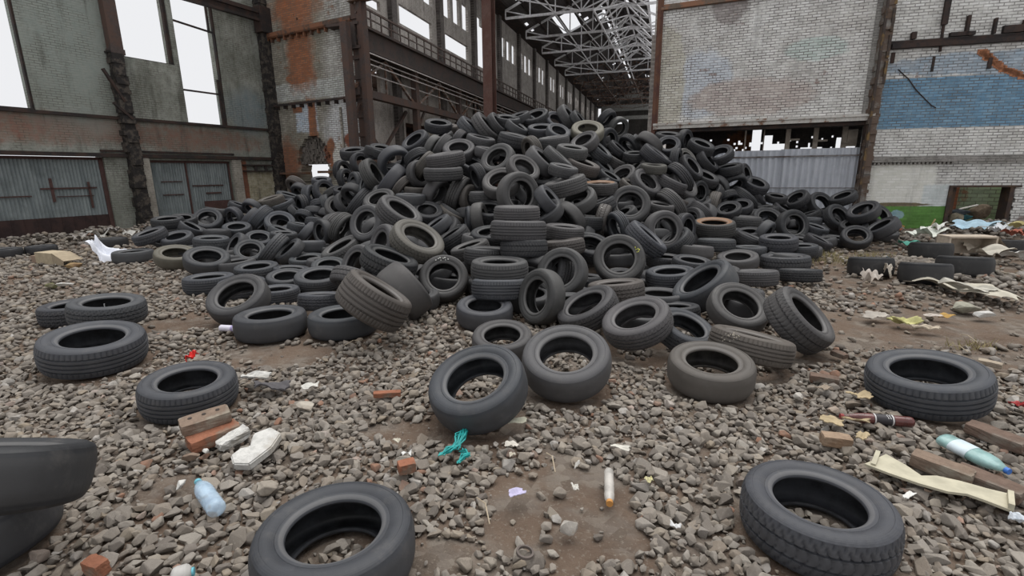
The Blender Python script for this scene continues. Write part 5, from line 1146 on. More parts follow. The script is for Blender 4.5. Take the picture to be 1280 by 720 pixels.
# tyres deeper in the heap, glimpsed only through the gaps
DEEP=[[-7.53,10.41,0.26,0.0,0.74,0.68,0.57],[-7.6,11.41,0.23,-0.08,0.51,0.86,0.6],[-7.52,11.8,0.27,-0.0,0.77,0.64,0.58],[-7.64,12.24,0.29,-0.6,0.68,0.43,0.57],[-7.23,10.41,0.3,0.6,0.66,0.45,0.59],[-7.05,10.86,0.21,0.15,-0.45,0.88,0.56],[-7.23,11.49,0.28,-0.05,0.73,0.68,0.6],[-7.19,11.94,0.3,0.82,0.39,0.42,0.6],[-7.2,12.3,0.27,-0.18,-0.76,0.63,0.58],[-7.17,12.77,0.29,-0.19,-0.41,0.89,0.62],[-6.64,9.96,0.1,0.05,-0.09,1.0,0.58],[-6.77,10.87,0.1,-0.1,0.1,1.0,0.58],[-6.73,11.47,0.15,0.01,0.0,1.0,0.56],[-6.59,11.92,0.21,0.02,-0.01,1.0,0.58],[-6.73,12.34,0.28,0.24,-0.04,0.97,0.59],[-6.67,12.79,0.33,-0.03,-0.33,0.94,0.64],[-6.22,9.15,0.1,-0.13,-0.09,1.0,0.58],[-6.12,9.52,0.1,-0.07,-0.13,1.0,0.58],[-6.14,11.85,0.19,-0.05,0.06,1.0,0.6],[-6.24,12.37,0.36,0.62,-0.47,0.63,0.6],[-6.27,12.86,0.45,0.61,0.62,0.49,0.58],[-6.19,13.3,0.65,0.91,0.12,0.41,0.58],[-6.19,13.3,0.25,-0.46,-0.15,0.87,0.62],[-6.21,13.7,0.77,-0.17,-0.23,0.96,0.61],[-6.21,13.7,0.37,0.34,0.84,0.42,0.57],[-5.69,8.71,0.1,-0.03,0.09,1.0,0.58],[-5.73,9.96,0.1,0.14,0.02,1.0,0.58],[-5.74,10.56,0.1,-0.06,-0.15,1.0,0.58],[-5.71,11.84,0.2,0.04,0.4,0.92,0.6],[-5.66,12.25,0.3,0.13,-0.84,0.53,0.61],[-5.75,12.78,0.42,-0.11,-0.05,0.99,0.64],[-5.71,13.23,0.6,0.35,-0.37,0.86,0.56],[-5.71,13.23,0.2,0.23,-0.06,0.97,0.61],[-5.69,13.71,0.74,-0.05,-0.01,1.0,0.61],[-5.69,13.71,0.34,-0.11,0.01,0.99,0.64],[-5.85,14.07,0.79,-0.05,-0.11,0.99,0.63],[-5.85,14.07,0.39,0.1,-0.15,0.98,0.58],[-5.26,8.66,0.1,-0.08,0.06,1.0,0.58],[-5.31,9.49,0.1,0.1,-0.04,1.0,0.58],[-5.34,10.42,0.1,-0.04,0.0,1.0,0.58],[-5.28,10.92,0.1,0.06,-0.14,1.0,0.58],[-5.31,11.85,0.18,0.13,-0.3,0.95,0.6],[-5.38,12.29,0.23,-0.35,0.42,0.84,0.57],[-5.22,12.71,0.38,-0.68,0.35,0.64,0.6],[-5.26,13.14,0.58,-0.54,0.14,0.83,0.59],[-5.26,13.14,0.18,0.0,0.0,1.0,0.6],[-5.31,13.67,0.77,-0.09,0.11,0.99,0.61],[-5.31,13.67,0.37,0.07,-0.83,0.55,0.56],[-4.89,8.25,0.1,0.01,0.13,1.0,0.58],[-4.93,9.49,0.1,0.13,0.09,1.0,0.58],[-4.77,11.86,0.25,-0.35,-0.56,0.75,0.58],[-4.78,12.3,0.35,0.4,0.4,0.83,0.58],[-4.85,12.82,0.51,-0.49,-0.19,0.85,0.62],[-4.86,13.14,0.64,0.59,-0.22,0.78,0.56],[-4.86,13.14,0.24,-0.3,-0.43,0.85,0.6],[-4.92,13.7,0.83,0.09,0.04,1.0,0.59],[-4.92,13.7,0.43,-0.21,-0.01,0.98,0.64],[-4.42,7.73,0.1,-0.08,-0.03,1.0,0.58],[-4.38,8.69,0.1,0.15,-0.05,1.0,0.58],[-4.45,9.54,0.1,0.07,0.08,1.0,0.58],[-4.42,11.41,0.27,-0.34,0.57,0.75,0.61],[-4.33,11.83,0.55,0.36,0.38,0.85,0.58],[-4.33,11.83,0.15,0.05,0.02,1.0,0.57],[-4.3,12.37,0.74,0.19,-0.62,0.76,0.57],[-4.3,12.37,0.34,-0.36,-0.2,0.91,0.63],[-4.37,12.71,0.72,0.05,0.01,1.0,0.62],[-4.37,12.71,0.32,0.54,0.7,0.48,0.62],[-4.47,13.31,0.7,-0.74,0.13,0.67,0.6],[-4.47,13.31,0.3,0.24,-0.11,0.97,0.58],[-3.96,8.64,0.1,-0.01,-0.14,1.0,0.58],[-4.0,9.0,0.1,0.09,-0.04,1.0,0.58],[-3.88,9.55,0.1,-0.0,0.11,1.0,0.58],[-3.92,10.91,0.48,-0.07,-0.48,0.87,0.63],[-3.83,11.46,0.85,0.77,-0.32,0.55,0.59],[-3.83,11.46,0.45,0.39,0.07,0.92,0.6],[-4.01,11.8,0.79,-0.4,0.25,0.88,0.62],[-4.01,11.8,0.39,-0.14,-0.51,0.85,0.56],[-3.88,12.37,0.99,-0.01,0.01,1.0,0.61],[-3.88,12.37,0.59,0.06,-0.15,0.99,0.64],[-3.86,12.8,1.03,0.75,-0.31,0.59,0.64],[-3.86,12.8,0.63,-0.23,-0.31,0.92,0.57],[-3.46,8.7,0.1,-0.03,-0.11,1.0,0.58],[-3.36,9.03,0.1,0.12,0.14,1.0,0.58],[-3.47,10.03,0.28,0.81,-0.01,0.59,0.58],[-3.55,10.58,0.56,0.0,-0.0,1.0,0.63],[-3.55,10.58,0.29,-0.72,0.51,0.47,0.58],[-3.44,10.93,1.08,0.27,0.7,0.66,0.6],[-3.44,10.93,0.68,-0.75,-0.47,0.46,0.63],[-3.41,11.33,1.19,0.28,0.64,0.71,0.57],[-3.41,11.33,0.79,0.66,0.04,0.75,0.56],[-3.48,11.8,1.2,-0.12,0.7,0.7,0.58],[-3.48,11.8,0.8,-0.61,-0.09,0.79,0.63],[-3.02,7.8,0.1,0.05,0.02,1.0,0.58],[-3.08,9.08,0.1,-0.04,-0.14,1.0,0.58],[-2.98,9.55,0.24,0.26,-0.48,0.84,0.61],[-3.05,10.11,0.68,-0.32,-0.84,0.45,0.57],[-3.05,10.11,0.28,0.69,0.01,0.73,0.58],[-3.01,10.47,0.97,-0.76,-0.29,0.58,0.61],[-3.01,10.47,0.57,-0.06,-0.51,0.86,0.57],[-2.92,11.01,1.4,0.85,-0.27,0.46,0.62],[-2.92,11.01,1.0,0.29,-0.18,0.94,0.62],[-3.01,11.32,1.41,0.21,0.9,0.39,0.57],[-3.01,11.32,1.01,0.39,-0.48,0.79,0.58],[-2.44,7.72,0.1,-0.06,-0.12,1.0,0.58],[-2.48,8.74,0.51,-0.77,0.36,0.53,0.58],[-2.53,9.05,0.61,-0.18,-0.06,0.98,0.61],[-2.53,9.05,0.28,0.31,-0.87,0.38,0.56],[-2.61,9.57,0.81,0.75,-0.05,0.66,0.6],[-2.61,9.57,0.41,0.53,0.04,0.85,0.59],[-2.47,9.93,1.06,0.56,-0.18,0.81,0.64],[-2.47,9.93,0.66,-0.01,0.02,1.0,0.58],[-2.44,10.54,1.33,-0.24,0.21,0.95,0.61],[-2.44,10.54,0.93,0.02,0.03,1.0,0.62],[-2.58,10.89,1.45,-0.17,-0.87,0.46,0.63],[-2.58,10.89,1.05,-0.8,-0.07,0.59,0.57],[-2.5,11.41,1.56,-0.35,-0.68,0.64,0.62],[-2.5,11.41,1.16,0.03,0.06,1.0,0.63],[-2.13,7.31,0.29,-0.5,0.56,0.67,0.62],[-2.0,7.66,0.42,-0.24,0.2,0.95,0.58],[-2.1,8.23,0.31,-0.44,-0.73,0.52,0.6],[-2.0,8.58,0.54,-0.54,0.51,0.67,0.63],[-2.0,8.58,0.15,-0.01,0.23,0.97,0.57],[-2.09,9.14,0.73,0.27,-0.21,0.94,0.62],[-2.09,9.14,0.33,-0.25,-0.19,0.95,0.61],[-2.15,9.59,0.94,0.47,-0.5,0.73,0.58],[-2.15,9.59,0.54,-0.16,-0.04,0.99,0.63],[-2.16,9.96,1.12,0.13,-0.01,0.99,0.62],[-2.16,9.96,0.72,0.06,-0.09,0.99,0.59],[-2.18,10.39,1.4,0.29,0.07,0.96,0.57],[-2.18,10.39,1.0,0.05,0.06,1.0,0.57],[-2.1,11.01,1.74,-0.79,-0.15,0.59,0.56],[-2.1,11.01,1.34,0.83,0.37,0.42,0.56],[-2.03,11.43,1.98,-0.12,0.78,0.61,0.63],[-2.03,11.43,1.58,0.83,0.24,0.5,0.64],[-1.62,6.29,0.16,0.0,0.25,0.97,0.6],[-1.68,6.72,0.3,-0.47,-0.69,0.55,0.61],[-1.67,7.24,0.42,-0.06,0.87,0.49,0.59],[-1.7,7.7,0.44,0.01,-0.1,0.99,0.64],[-1.7,8.15,0.43,0.66,0.63,0.42,0.62],[-1.7,8.63,0.56,0.19,-0.78,0.59,0.62],[-1.7,8.63,0.19,-0.37,-0.09,0.93,0.57],[-1.52,9.15,0.82,-0.45,0.02,0.89,0.61],[-1.52,9.15,0.42,-0.2,0.37,0.91,0.63],[-1.69,9.65,1.03,-0.59,0.15,0.79,0.6],[-1.69,9.65,0.63,-0.01,0.02,1.0,0.6],[-1.71,9.92,1.17,-0.01,-0.01,1.0,0.56],[-1.71,9.92,0.77,-0.64,-0.65,0.41,0.62],[-1.71,10.48,1.6,0.22,-0.12,0.97,0.59],[-1.71,10.48,1.2,-0.21,0.1,0.97,0.59],[-1.69,11.0,1.83,0.22,-0.14,0.97,0.62],[-1.69,11.0,1.43,-0.12,-0.85,0.51,0.63],[-1.53,11.3,1.97,0.25,-0.17,0.95,0.6],[-1.53,11.3,1.57,-0.87,0.21,0.45,0.59],[-1.55,11.81,2.06,0.22,-0.42,0.88,0.59],[-1.55,11.81,1.66,0.41,0.58,0.71,0.58],[-1.52,12.26,2.08,0.2,0.02,0.98,0.57],[-1.52,12.26,1.68,-0.34,-0.31,0.89,0.63],[-1.13,5.48,0.1,0.04,-0.07,1.0,0.58],[-1.1,6.43,0.2,-0.3,-0.23,0.92,0.6],[-1.2,7.32,0.3,0.6,0.51,0.62,0.63],[-1.18,7.69,0.24,-0.41,0.3,0.86,0.59],[-1.11,8.14,0.3,0.01,-0.19,0.98,0.59],[-1.15,8.57,0.52,-0.55,-0.47,0.69,0.61],[-1.07,9.01,0.76,0.56,0.17,0.81,0.59],[-1.07,9.01,0.36,0.27,-0.64,0.72,0.58],[-1.08,9.64,1.03,-0.83,0.34,0.45,0.61],[-1.08,9.64,0.63,0.49,0.22,0.84,0.58],[-1.09,9.96,1.33,-0.23,-0.45,0.86,0.59],[-1.09,9.96,0.93,-0.59,-0.26,0.76,0.57],[-1.25,10.48,1.63,-0.65,-0.24,0.72,0.64],[-1.25,10.48,1.23,0.16,0.09,0.98,0.63],[-1.08,11.03,1.85,-0.7,0.53,0.48,0.61],[-1.08,11.03,1.45,-0.63,-0.3,0.72,0.59],[-1.09,11.45,1.99,0.03,-0.02,1.0,0.59],[-1.09,11.45,1.59,0.75,-0.15,0.64,0.61],[-1.21,11.88,2.06,0.2,0.45,0.87,0.57],[-1.21,11.88,1.66,-0.72,0.34,0.61,0.6],[-0.8,6.3,0.1,0.07,0.05,1.0,0.58],[-0.71,7.32,0.14,0.07,0.11,0.99,0.58],[-0.72,7.76,0.23,-0.09,-0.45,0.89,0.58],[-0.73,8.23,0.4,-0.5,-0.03,0.87,0.59],[-0.78,8.64,0.55,0.03,0.05,1.0,0.62],[-0.78,8.64,0.29,0.76,-0.15,0.63,0.62],[-0.72,9.04,0.77,-0.01,0.25,0.97,0.63],[-0.72,9.04,0.37,-0.49,-0.08,0.87,0.6],[-0.78,9.58,1.0,-0.0,-0.0,1.0,0.58],[-0.78,9.58,0.6,-0.63,-0.67,0.41,0.6],[-0.78,9.97,1.35,0.3,-0.14,0.94,0.6],[-0.78,9.97,0.95,-0.57,0.1,0.82,0.59],[-0.67,10.47,1.64,-0.15,-0.61,0.78,0.61],[-0.67,10.47,1.24,0.18,-0.11,0.98,0.57],[-0.69,11.02,1.92,-0.57,0.73,0.38,0.6],[-0.69,11.02,1.52,0.07,0.7,0.71,0.59],[-0.68,11.34,2.03,0.79,-0.02,0.62,0.56],[-0.68,11.34,1.63,-0.93,0.06,0.37,0.62],[-0.26,5.97,0.15,-0.06,-0.01,1.0,0.58],[-0.19,6.31,0.23,0.15,-0.05,0.99,0.64],[-0.15,6.73,0.28,-0.27,0.26,0.93,0.59],[-0.23,7.32,0.32,0.03,-0.93,0.36,0.62],[-0.25,7.68,0.38,-0.72,0.57,0.39,0.64],[-0.19,8.15,0.61,-0.05,-0.24,0.97,0.61],[-0.19,8.15,0.25,-0.62,-0.16,0.77,0.58],[-0.16,8.64,0.79,0.3,-0.84,0.45,0.62],[-0.16,8.64,0.39,0.13,0.15,0.98,0.59],[-0.15,9.03,0.95,0.02,0.07,1.0,0.58],[-0.15,9.03,0.55,0.47,0.45,0.76,0.62],[-0.22,9.58,1.27,-0.44,0.71,0.55,0.64],[-0.22,9.58,0.87,-0.29,-0.44,0.85,0.62],[-0.27,10.08,1.5,-0.05,-0.01,1.0,0.6],[-0.27,10.08,1.1,-0.1,-0.05,0.99,0.64],[-0.2,10.44,1.68,0.12,-0.65,0.75,0.62],[-0.2,10.44,1.28,0.26,-0.74,0.62,0.59],[-0.19,10.94,1.96,-0.38,0.14,0.91,0.64],[-0.19,10.94,1.56,-0.77,0.03,0.64,0.64],[-0.21,11.41,2.14,-0.64,0.3,0.71,0.56],[-0.21,11.41,1.74,0.0,0.5,0.87,0.64],[-0.19,11.78,2.21,0.21,0.05,0.98,0.62],[-0.19,11.78,1.81,-0.38,0.68,0.63,0.57],[0.2,5.43,0.1,0.01,-0.15,1.0,0.58],[0.29,5.95,0.29,0.42,0.76,0.5,0.58],[0.22,6.3,0.27,0.19,0.01,0.98,0.57],[0.15,6.8,0.4,0.82,0.3,0.48,0.56],[0.31,7.16,0.52,-0.01,-0.23,0.97,0.61],[0.2,7.81,0.66,-0.11,-0.07,0.99,0.63],[0.2,7.81,0.3,0.73,0.5,0.48,0.61],[0.17,8.15,0.88,0.12,0.07,0.99,0.64],[0.17,8.15,0.48,-0.4,0.08,0.91,0.61],[0.3,8.71,1.09,0.64,-0.21,0.74,0.58],[0.3,8.71,0.69,0.72,0.41,0.55,0.62],[0.27,9.14,1.22,0.7,-0.11,0.71,0.58],[0.27,9.14,0.82,-0.19,0.53,0.83,0.6],[0.27,9.62,1.47,0.44,0.27,0.86,0.58],[0.27,9.62,1.07,-0.38,-0.58,0.73,0.62],[0.2,10.04,1.6,-0.01,-0.34,0.94,0.57],[0.2,10.04,1.2,0.35,-0.31,0.88,0.61],[0.22,10.48,1.71,0.13,0.04,0.99,0.63],[0.22,10.48,1.31,-0.22,-0.14,0.96,0.58],[0.31,10.95,1.91,-0.23,-0.23,0.95,0.59],[0.31,10.95,1.51,0.16,0.18,0.97,0.59],[0.32,11.39,2.14,-0.45,0.16,0.88,0.57],[0.32,11.39,1.74,-0.56,-0.67,0.5,0.59],[0.2,11.93,2.27,-0.31,0.58,0.75,0.57],[0.2,11.93,1.87,-0.87,-0.32,0.38,0.61],[0.2,12.29,2.28,-0.27,0.0,0.96,0.63],[0.2,12.29,1.88,-0.05,-0.02,1.0,0.6],[0.63,5.04,0.1,0.01,-0.06,1.0,0.58],[0.64,6.39,0.17,0.29,-0.15,0.95,0.57],[0.66,6.84,0.3,0.42,-0.82,0.39,0.59],[0.64,7.16,0.41,0.16,0.14,0.98,0.61],[0.59,7.63,0.56,0.76,0.23,0.61,0.61],[0.59,7.63,0.16,-0.05,0.02,1.0,0.64],[0.64,8.28,0.89,0.14,-0.64,0.75,0.58],[0.64,8.28,0.49,-0.38,0.49,0.78,0.57],[0.76,8.74,1.11,-0.09,0.43,0.9,0.62],[0.76,8.74,0.71,0.05,0.06,1.0,0.56],[0.7,9.19,1.24,0.58,0.16,0.8,0.6],[0.7,9.19,0.84,0.47,0.68,0.57,0.59],[0.67,9.54,1.4,-0.23,-0.9,0.38,0.61],[0.67,9.54,1.0,-0.02,0.11,0.99,0.59],[0.68,10.02,1.6,-0.17,-0.5,0.85,0.6],[0.68,10.02,1.2,0.37,0.3,0.88,0.63],[0.7,10.4,1.71,-0.25,-0.2,0.95,0.61],[0.7,10.4,1.31,0.02,-0.01,1.0,0.58],[0.76,11.01,1.96,0.37,0.82,0.45,0.61],[0.76,11.01,1.56,-0.09,-0.24,0.97,0.63],[0.66,11.35,2.11,0.02,-0.01,1.0,0.56],[0.66,11.35,1.71,0.43,-0.58,0.69,0.59],[0.62,11.83,2.26,0.6,-0.41,0.69,0.58],[0.62,11.83,1.86,-0.53,0.06,0.84,0.57],[0.6,12.36,2.27,0.35,0.11,0.93,0.59],[0.6,12.36,1.87,0.0,0.21,0.98,0.58],[1.2,4.55,0.1,0.12,-0.0,1.0,0.58],[1.04,5.82,0.1,-0.07,-0.08,1.0,0.58],[1.04,6.24,0.1,0.14,0.07,1.0,0.58],[1.09,7.22,0.25,-0.01,-0.01,1.0,0.59],[1.07,7.79,0.48,-0.77,-0.27,0.57,0.62],[1.15,8.12,0.56,-0.89,-0.24,0.39,0.56],[1.15,8.12,0.16,-0.11,0.11,0.99,0.62],[1.21,8.74,0.86,0.52,-0.49,0.7,0.61],[1.21,8.74,0.46,0.89,-0.14,0.44,0.6],[1.1,9.09,1.11,0.1,0.52,0.85,0.63],[1.1,9.09,0.71,0.33,0.81,0.48,0.59],[1.14,9.47,1.19,-0.01,-0.01,1.0,0.58],[1.14,9.47,0.79,-0.1,-0.79,0.6,0.59],[1.15,10.01,1.48,-0.36,0.71,0.61,0.63],[1.15,10.01,1.08,-0.72,0.13,0.68,0.59],[1.16,10.55,1.74,0.11,-0.06,0.99,0.62],[1.16,10.55,1.34,0.27,0.02,0.96,0.6],[1.05,11.03,1.95,-0.38,0.35,0.86,0.56],[1.05,11.03,1.55,-0.21,-0.53,0.82,0.61],[1.23,11.45,2.19,-0.7,0.24,0.67,0.6],[1.23,11.45,1.79,0.61,-0.13,0.78,0.63],[1.07,11.79,2.25,-0.21,0.74,0.64,0.59],[1.07,11.79,1.85,0.2,0.06,0.98,0.58],[1.19,12.34,2.28,-0.09,-0.51,0.85,0.61],[1.19,12.34,1.88,0.23,0.06,0.97,0.56],[1.66,5.32,0.1,0.0,0.01,1.0,0.58],[1.55,6.37,0.1,0.14,-0.11,1.0,0.58],[1.58,7.34,0.2,-0.02,0.1,0.99,0.62],[1.68,7.78,0.29,-0.38,0.08,0.92,0.58],[1.66,8.26,0.41,0.38,0.59,0.71,0.61],[1.67,8.72,0.63,-0.14,-0.53,0.83,0.62],[1.67,8.72,0.23,-0.13,-0.34,0.93,0.6],[1.6,9.08,0.81,-0.4,0.29,0.87,0.61],[1.6,9.08,0.41,-0.54,-0.25,0.8,0.58],[1.64,9.55,0.95,-0.08,0.08,0.99,0.58],[1.64,9.55,0.55,0.54,0.53,0.66,0.57],[1.57,9.94,1.18,0.65,0.17,0.74,0.57],[1.57,9.94,0.78,-0.17,0.33,0.93,0.57],[1.65,10.55,1.49,-0.4,-0.31,0.86,0.58],[1.65,10.55,1.09,0.78,0.31,0.54,0.58],[1.62,10.86,1.67,-0.4,-0.46,0.79,0.59],[1.62,10.86,1.27,-0.58,0.63,0.52,0.59],[1.66,11.46,2.08,0.81,0.42,0.41,0.61],[1.66,11.46,1.68,-0.0,0.0,1.0,0.62],[1.66,11.8,2.22,0.35,0.41,0.84,0.6],[1.66,11.8,1.82,0.56,-0.02,0.83,0.61],[1.64,12.24,2.28,-0.38,0.53,0.76,0.61],[1.64,12.24,1.88,-0.08,0.33,0.94,0.61],[1.99,6.32,0.1,0.07,-0.07,1.0,0.58],[2.16,7.16,0.1,-0.09,0.08,1.0,0.58],[1.99,7.64,0.31,0.77,-0.2,0.61,0.64],[2.1,8.19,0.3,0.01,-0.66,0.75,0.58],[2.1,8.67,0.54,0.03,-0.07,1.0,0.61],[2.1,8.67,0.17,0.01,-0.29,0.96,0.58],[2.05,9.14,0.69,-0.45,-0.12,0.88,0.63],[2.05,9.14,0.29,-0.71,0.36,0.61,0.61],[2.07,9.63,0.86,-0.05,-0.03,1.0,0.63],[2.07,9.63,0.46,0.37,0.86,0.37,0.56],[2.13,9.97,0.97,-0.3,-0.08,0.95,0.61],[2.13,9.97,0.57,-0.58,0.55,0.61,0.59],[2.14,10.47,1.21,-0.07,-0.03,1.0,0.6],[2.14,10.47,0.81,-0.01,0.04,1.0,0.58],[2.12,10.98,1.5,0.65,-0.62,0.43,0.63],[2.12,10.98,1.1,0.24,0.65,0.72,0.59],[2.06,11.49,1.78,-0.26,-0.81,0.52,0.63],[2.06,11.49,1.38,-0.09,0.05,0.99,0.6],[2.06,11.79,1.99,0.09,-0.4,0.91,0.62],[2.06,11.79,1.59,-0.75,0.29,0.59,0.58],[2.05,12.41,2.27,-0.09,0.36,0.93,0.62],[2.05,12.41,1.87,0.2,0.51,0.83,0.6],[2.52,4.92,0.1,0.08,0.02,1.0,0.58],[2.57,5.41,0.1,0.01,0.1,1.0,0.58],[2.55,6.82,0.1,-0.1,0.05,1.0,0.58],[2.48,7.31,0.1,0.11,-0.01,1.0,0.58],[2.59,8.14,0.1,0.07,0.06,1.0,0.58],[2.49,8.58,0.36,-0.07,0.4,0.92,0.62],[2.53,9.15,0.53,0.46,-0.78,0.42,0.62],[2.53,9.15,0.24,-0.27,-0.52,0.81,0.59],[2.51,9.49,0.75,-0.29,-0.09,0.95,0.57],[2.51,9.49,0.35,-0.82,0.35,0.46,0.61],[2.49,10.05,0.96,-0.87,-0.28,0.4,0.59],[2.49,10.05,0.56,0.93,-0.09,0.37,0.61],[2.45,10.39,1.13,-0.18,-0.14,0.97,0.6],[2.45,10.39,0.73,-0.61,-0.32,0.72,0.61],[2.51,10.84,1.37,0.36,-0.38,0.85,0.61],[2.51,10.84,0.97,-0.12,0.26,0.96,0.59],[2.47,11.31,1.6,0.45,-0.77,0.45,0.58],[2.47,11.31,1.2,0.56,0.49,0.67,0.57],[2.52,11.91,2.06,0.03,-0.02,1.0,0.58],[2.52,11.91,1.66,0.19,-0.14,0.97,0.58],[2.47,12.41,2.21,0.04,0.18,0.98,0.58],[2.47,12.41,1.81,-0.49,0.17,0.85,0.58],[2.52,12.73,2.21,-0.43,-0.36,0.83,0.63],[2.52,12.73,1.81,-0.03,0.07,1.0,0.61],[2.9,6.73,0.1,-0.02,-0.0,1.0,0.58],[3.05,8.69,0.27,-0.65,-0.4,0.64,0.57],[3.02,9.03,0.42,0.73,-0.13,0.67,0.63],[3.06,9.53,0.67,-0.59,-0.04,0.8,0.61],[3.06,9.53,0.3,0.79,0.49,0.37,0.59],[2.98,10.04,0.93,-0.26,-0.01,0.97,0.63],[2.98,10.04,0.53,0.26,0.14,0.96,0.6],[3.0,10.57,1.28,-0.82,-0.03,0.57,0.62],[3.0,10.57,0.88,0.25,-0.13,0.96,0.64],[2.94,11.0,1.52,0.19,0.15,0.97,0.61],[2.94,11.0,1.12,-0.83,-0.42,0.36,0.62],[2.94,11.49,1.66,0.0,0.13,0.99,0.62],[2.94,11.49,1.26,0.62,-0.65,0.44,0.62],[2.92,11.83,1.87,-0.47,-0.43,0.77,0.6],[2.92,11.83,1.47,0.1,0.77,0.63,0.59],[2.88,12.23,2.14,-0.75,0.14,0.65,0.57],[2.88,12.23,1.74,-0.09,-0.02,1.0,0.64],[3.51,9.14,0.28,0.1,0.76,0.64,0.6],[3.46,9.47,0.56,-0.74,-0.52,0.43,0.57],[3.46,9.47,0.26,0.53,-0.19,0.82,0.63],[3.46,9.96,0.77,-0.56,0.41,0.72,0.6],[3.46,9.96,0.37,-0.1,-0.82,0.57,0.6],[3.53,10.53,1.11,0.26,-0.19,0.95,0.56],[3.53,10.53,0.71,-0.01,-0.08,1.0,0.6],[3.48,10.85,1.32,-0.06,0.0,1.0,0.58],[3.48,10.85,0.92,-0.62,0.06,0.79,0.6],[3.53,11.33,1.61,-0.51,-0.56,0.65,0.61],[3.53,11.33,1.21,0.1,-0.27,0.96,0.63],[3.51,11.88,1.81,0.56,-0.72,0.41,0.6],[3.51,11.88,1.41,0.68,-0.01,0.73,0.56],[3.88,9.47,0.26,-0.06,-0.52,0.85,0.57],[3.89,9.93,0.59,-0.87,-0.08,0.49,0.61],[3.89,9.93,0.26,-0.08,-0.69,0.71,0.58],[3.95,10.49,0.84,-0.24,-0.28,0.93,0.59],[3.95,10.49,0.44,-0.29,-0.15,0.94,0.58],[4.0,10.95,1.01,-0.29,0.39,0.87,0.56],[4.0,10.95,0.61,0.12,-0.38,0.91,0.58],[3.89,11.42,1.52,-0.51,0.04,0.86,0.59],[3.89,11.42,1.12,-0.53,-0.45,0.72,0.6],[3.97,11.83,1.69,-0.4,0.68,0.62,0.57],[3.97,11.83,1.29,0.35,0.39,0.85,0.63],[3.99,12.25,1.74,0.72,0.41,0.55,0.59],[3.99,12.25,1.34,0.26,0.15,0.95,0.57],[4.44,7.77,0.1,0.13,0.04,1.0,0.58],[4.38,9.99,0.26,-0.32,-0.3,0.9,0.61],[4.32,10.52,0.58,0.02,-0.18,0.98,0.57],[4.32,10.52,0.3,-0.88,0.13,0.46,0.59],[4.37,11.03,0.83,0.86,0.35,0.37,0.62],[4.37,11.03,0.43,-0.47,-0.58,0.66,0.57],[4.33,11.34,1.21,0.41,0.54,0.74,0.58],[4.33,11.34,0.81,-0.29,0.84,0.45,0.56],[4.44,11.87,1.54,-0.07,-0.13,0.99,0.63],[4.44,11.87,1.14,-0.01,-0.02,1.0,0.58],[4.3,12.23,1.68,-0.33,0.73,0.6,0.6],[4.3,12.23,1.28,-0.09,-0.11,0.99,0.63],[4.81,8.6,0.1,0.07,0.04,1.0,0.58],[4.9,10.43,0.29,-0.56,0.72,0.41,0.57],[4.83,10.9,0.49,-0.12,-0.37,0.92,0.62],[4.74,11.5,1.14,0.69,0.6,0.41,0.59],[4.74,11.5,0.74,0.09,0.64,0.77,0.63],[4.79,11.83,1.29,-0.18,0.34,0.92,0.58],[4.79,11.83,0.89,0.24,-0.01,0.97,0.57],[4.77,12.3,1.48,-0.31,-0.4,0.86,0.57],[4.77,12.3,1.08,-0.66,-0.41,0.63,0.61],[5.22,8.63,0.1,-0.01,-0.05,1.0,0.58],[5.24,9.11,0.1,0.14,0.04,1.0,0.58],[5.29,9.64,0.1,0.12,0.0,1.0,0.58],[5.34,9.98,0.1,0.09,0.1,1.0,0.58],[5.3,11.04,0.34,-0.17,0.8,0.58,0.62],[5.36,11.38,0.63,-0.88,0.27,0.4,0.6],[5.36,11.38,0.27,0.5,0.49,0.71,0.6],[5.26,11.95,0.93,-0.45,-0.15,0.88,0.6],[5.26,11.95,0.53,0.01,0.02,1.0,0.64],[5.2,12.3,1.0,0.57,0.2,0.8,0.64],[5.2,12.3,0.6,0.57,-0.5,0.65,0.6],[5.73,9.56,0.1,0.11,-0.12,1.0,0.58],[5.73,10.85,0.12,0.06,0.02,1.0,0.56],[5.78,11.31,0.4,0.52,0.76,0.39,0.61],[5.72,11.85,0.69,-0.01,-0.0,1.0,0.62],[5.72,11.85,0.29,-0.4,0.28,0.87,0.6],[5.67,12.24,0.78,-0.7,0.47,0.54,0.63],[5.67,12.24,0.38,0.08,0.89,0.45,0.57],[6.14,9.65,0.1,-0.13,0.06,1.0,0.58],[6.25,10.06,0.1,0.1,-0.06,1.0,0.58],[6.28,11.01,0.1,0.1,-0.04,1.0,0.58],[6.18,11.39,0.3,-0.63,0.04,0.78,0.57],[6.16,11.79,0.45,0.88,0.18,0.44,0.58],[6.23,12.41,0.47,-0.03,-0.02,1.0,0.61],[6.61,11.42,0.22,0.03,0.43,0.9,0.63],[6.57,11.79,0.28,0.07,0.04,1.0,0.57],[6.71,12.36,0.33,-0.73,-0.09,0.67,0.57],[7.06,11.79,0.25,0.61,-0.16,0.78,0.58],[7.14,12.37,0.26,0.12,0.04,0.99,0.61],[7.57,11.37,0.15,-0.1,-0.17,0.98,0.62],[7.64,11.95,0.32,-0.81,-0.36,0.46,0.63],[7.54,12.42,0.28,-0.53,-0.63,0.57,0.58],[7.95,10.43,0.17,0.06,-0.29,0.96,0.59],[7.98,10.9,0.18,0.22,-0.08,0.97,0.61],[7.96,11.4,0.23,-0.33,0.04,0.94,0.61],[7.96,11.9,0.17,-0.27,-0.05,0.96,0.61]]
me0=tyre_mesh(3,None,40); a=np.zeros(len(me0.vertices)*3,np.float32); me0.vertices.foreach_get('co',a); a=a.reshape(-1,3); b=np.zeros(len(me0.polygons)*4,np.int32); me0.polygons.foreach_get('vertices',b); b=b.reshape(-1,4)
vs_=[];fs_=[]
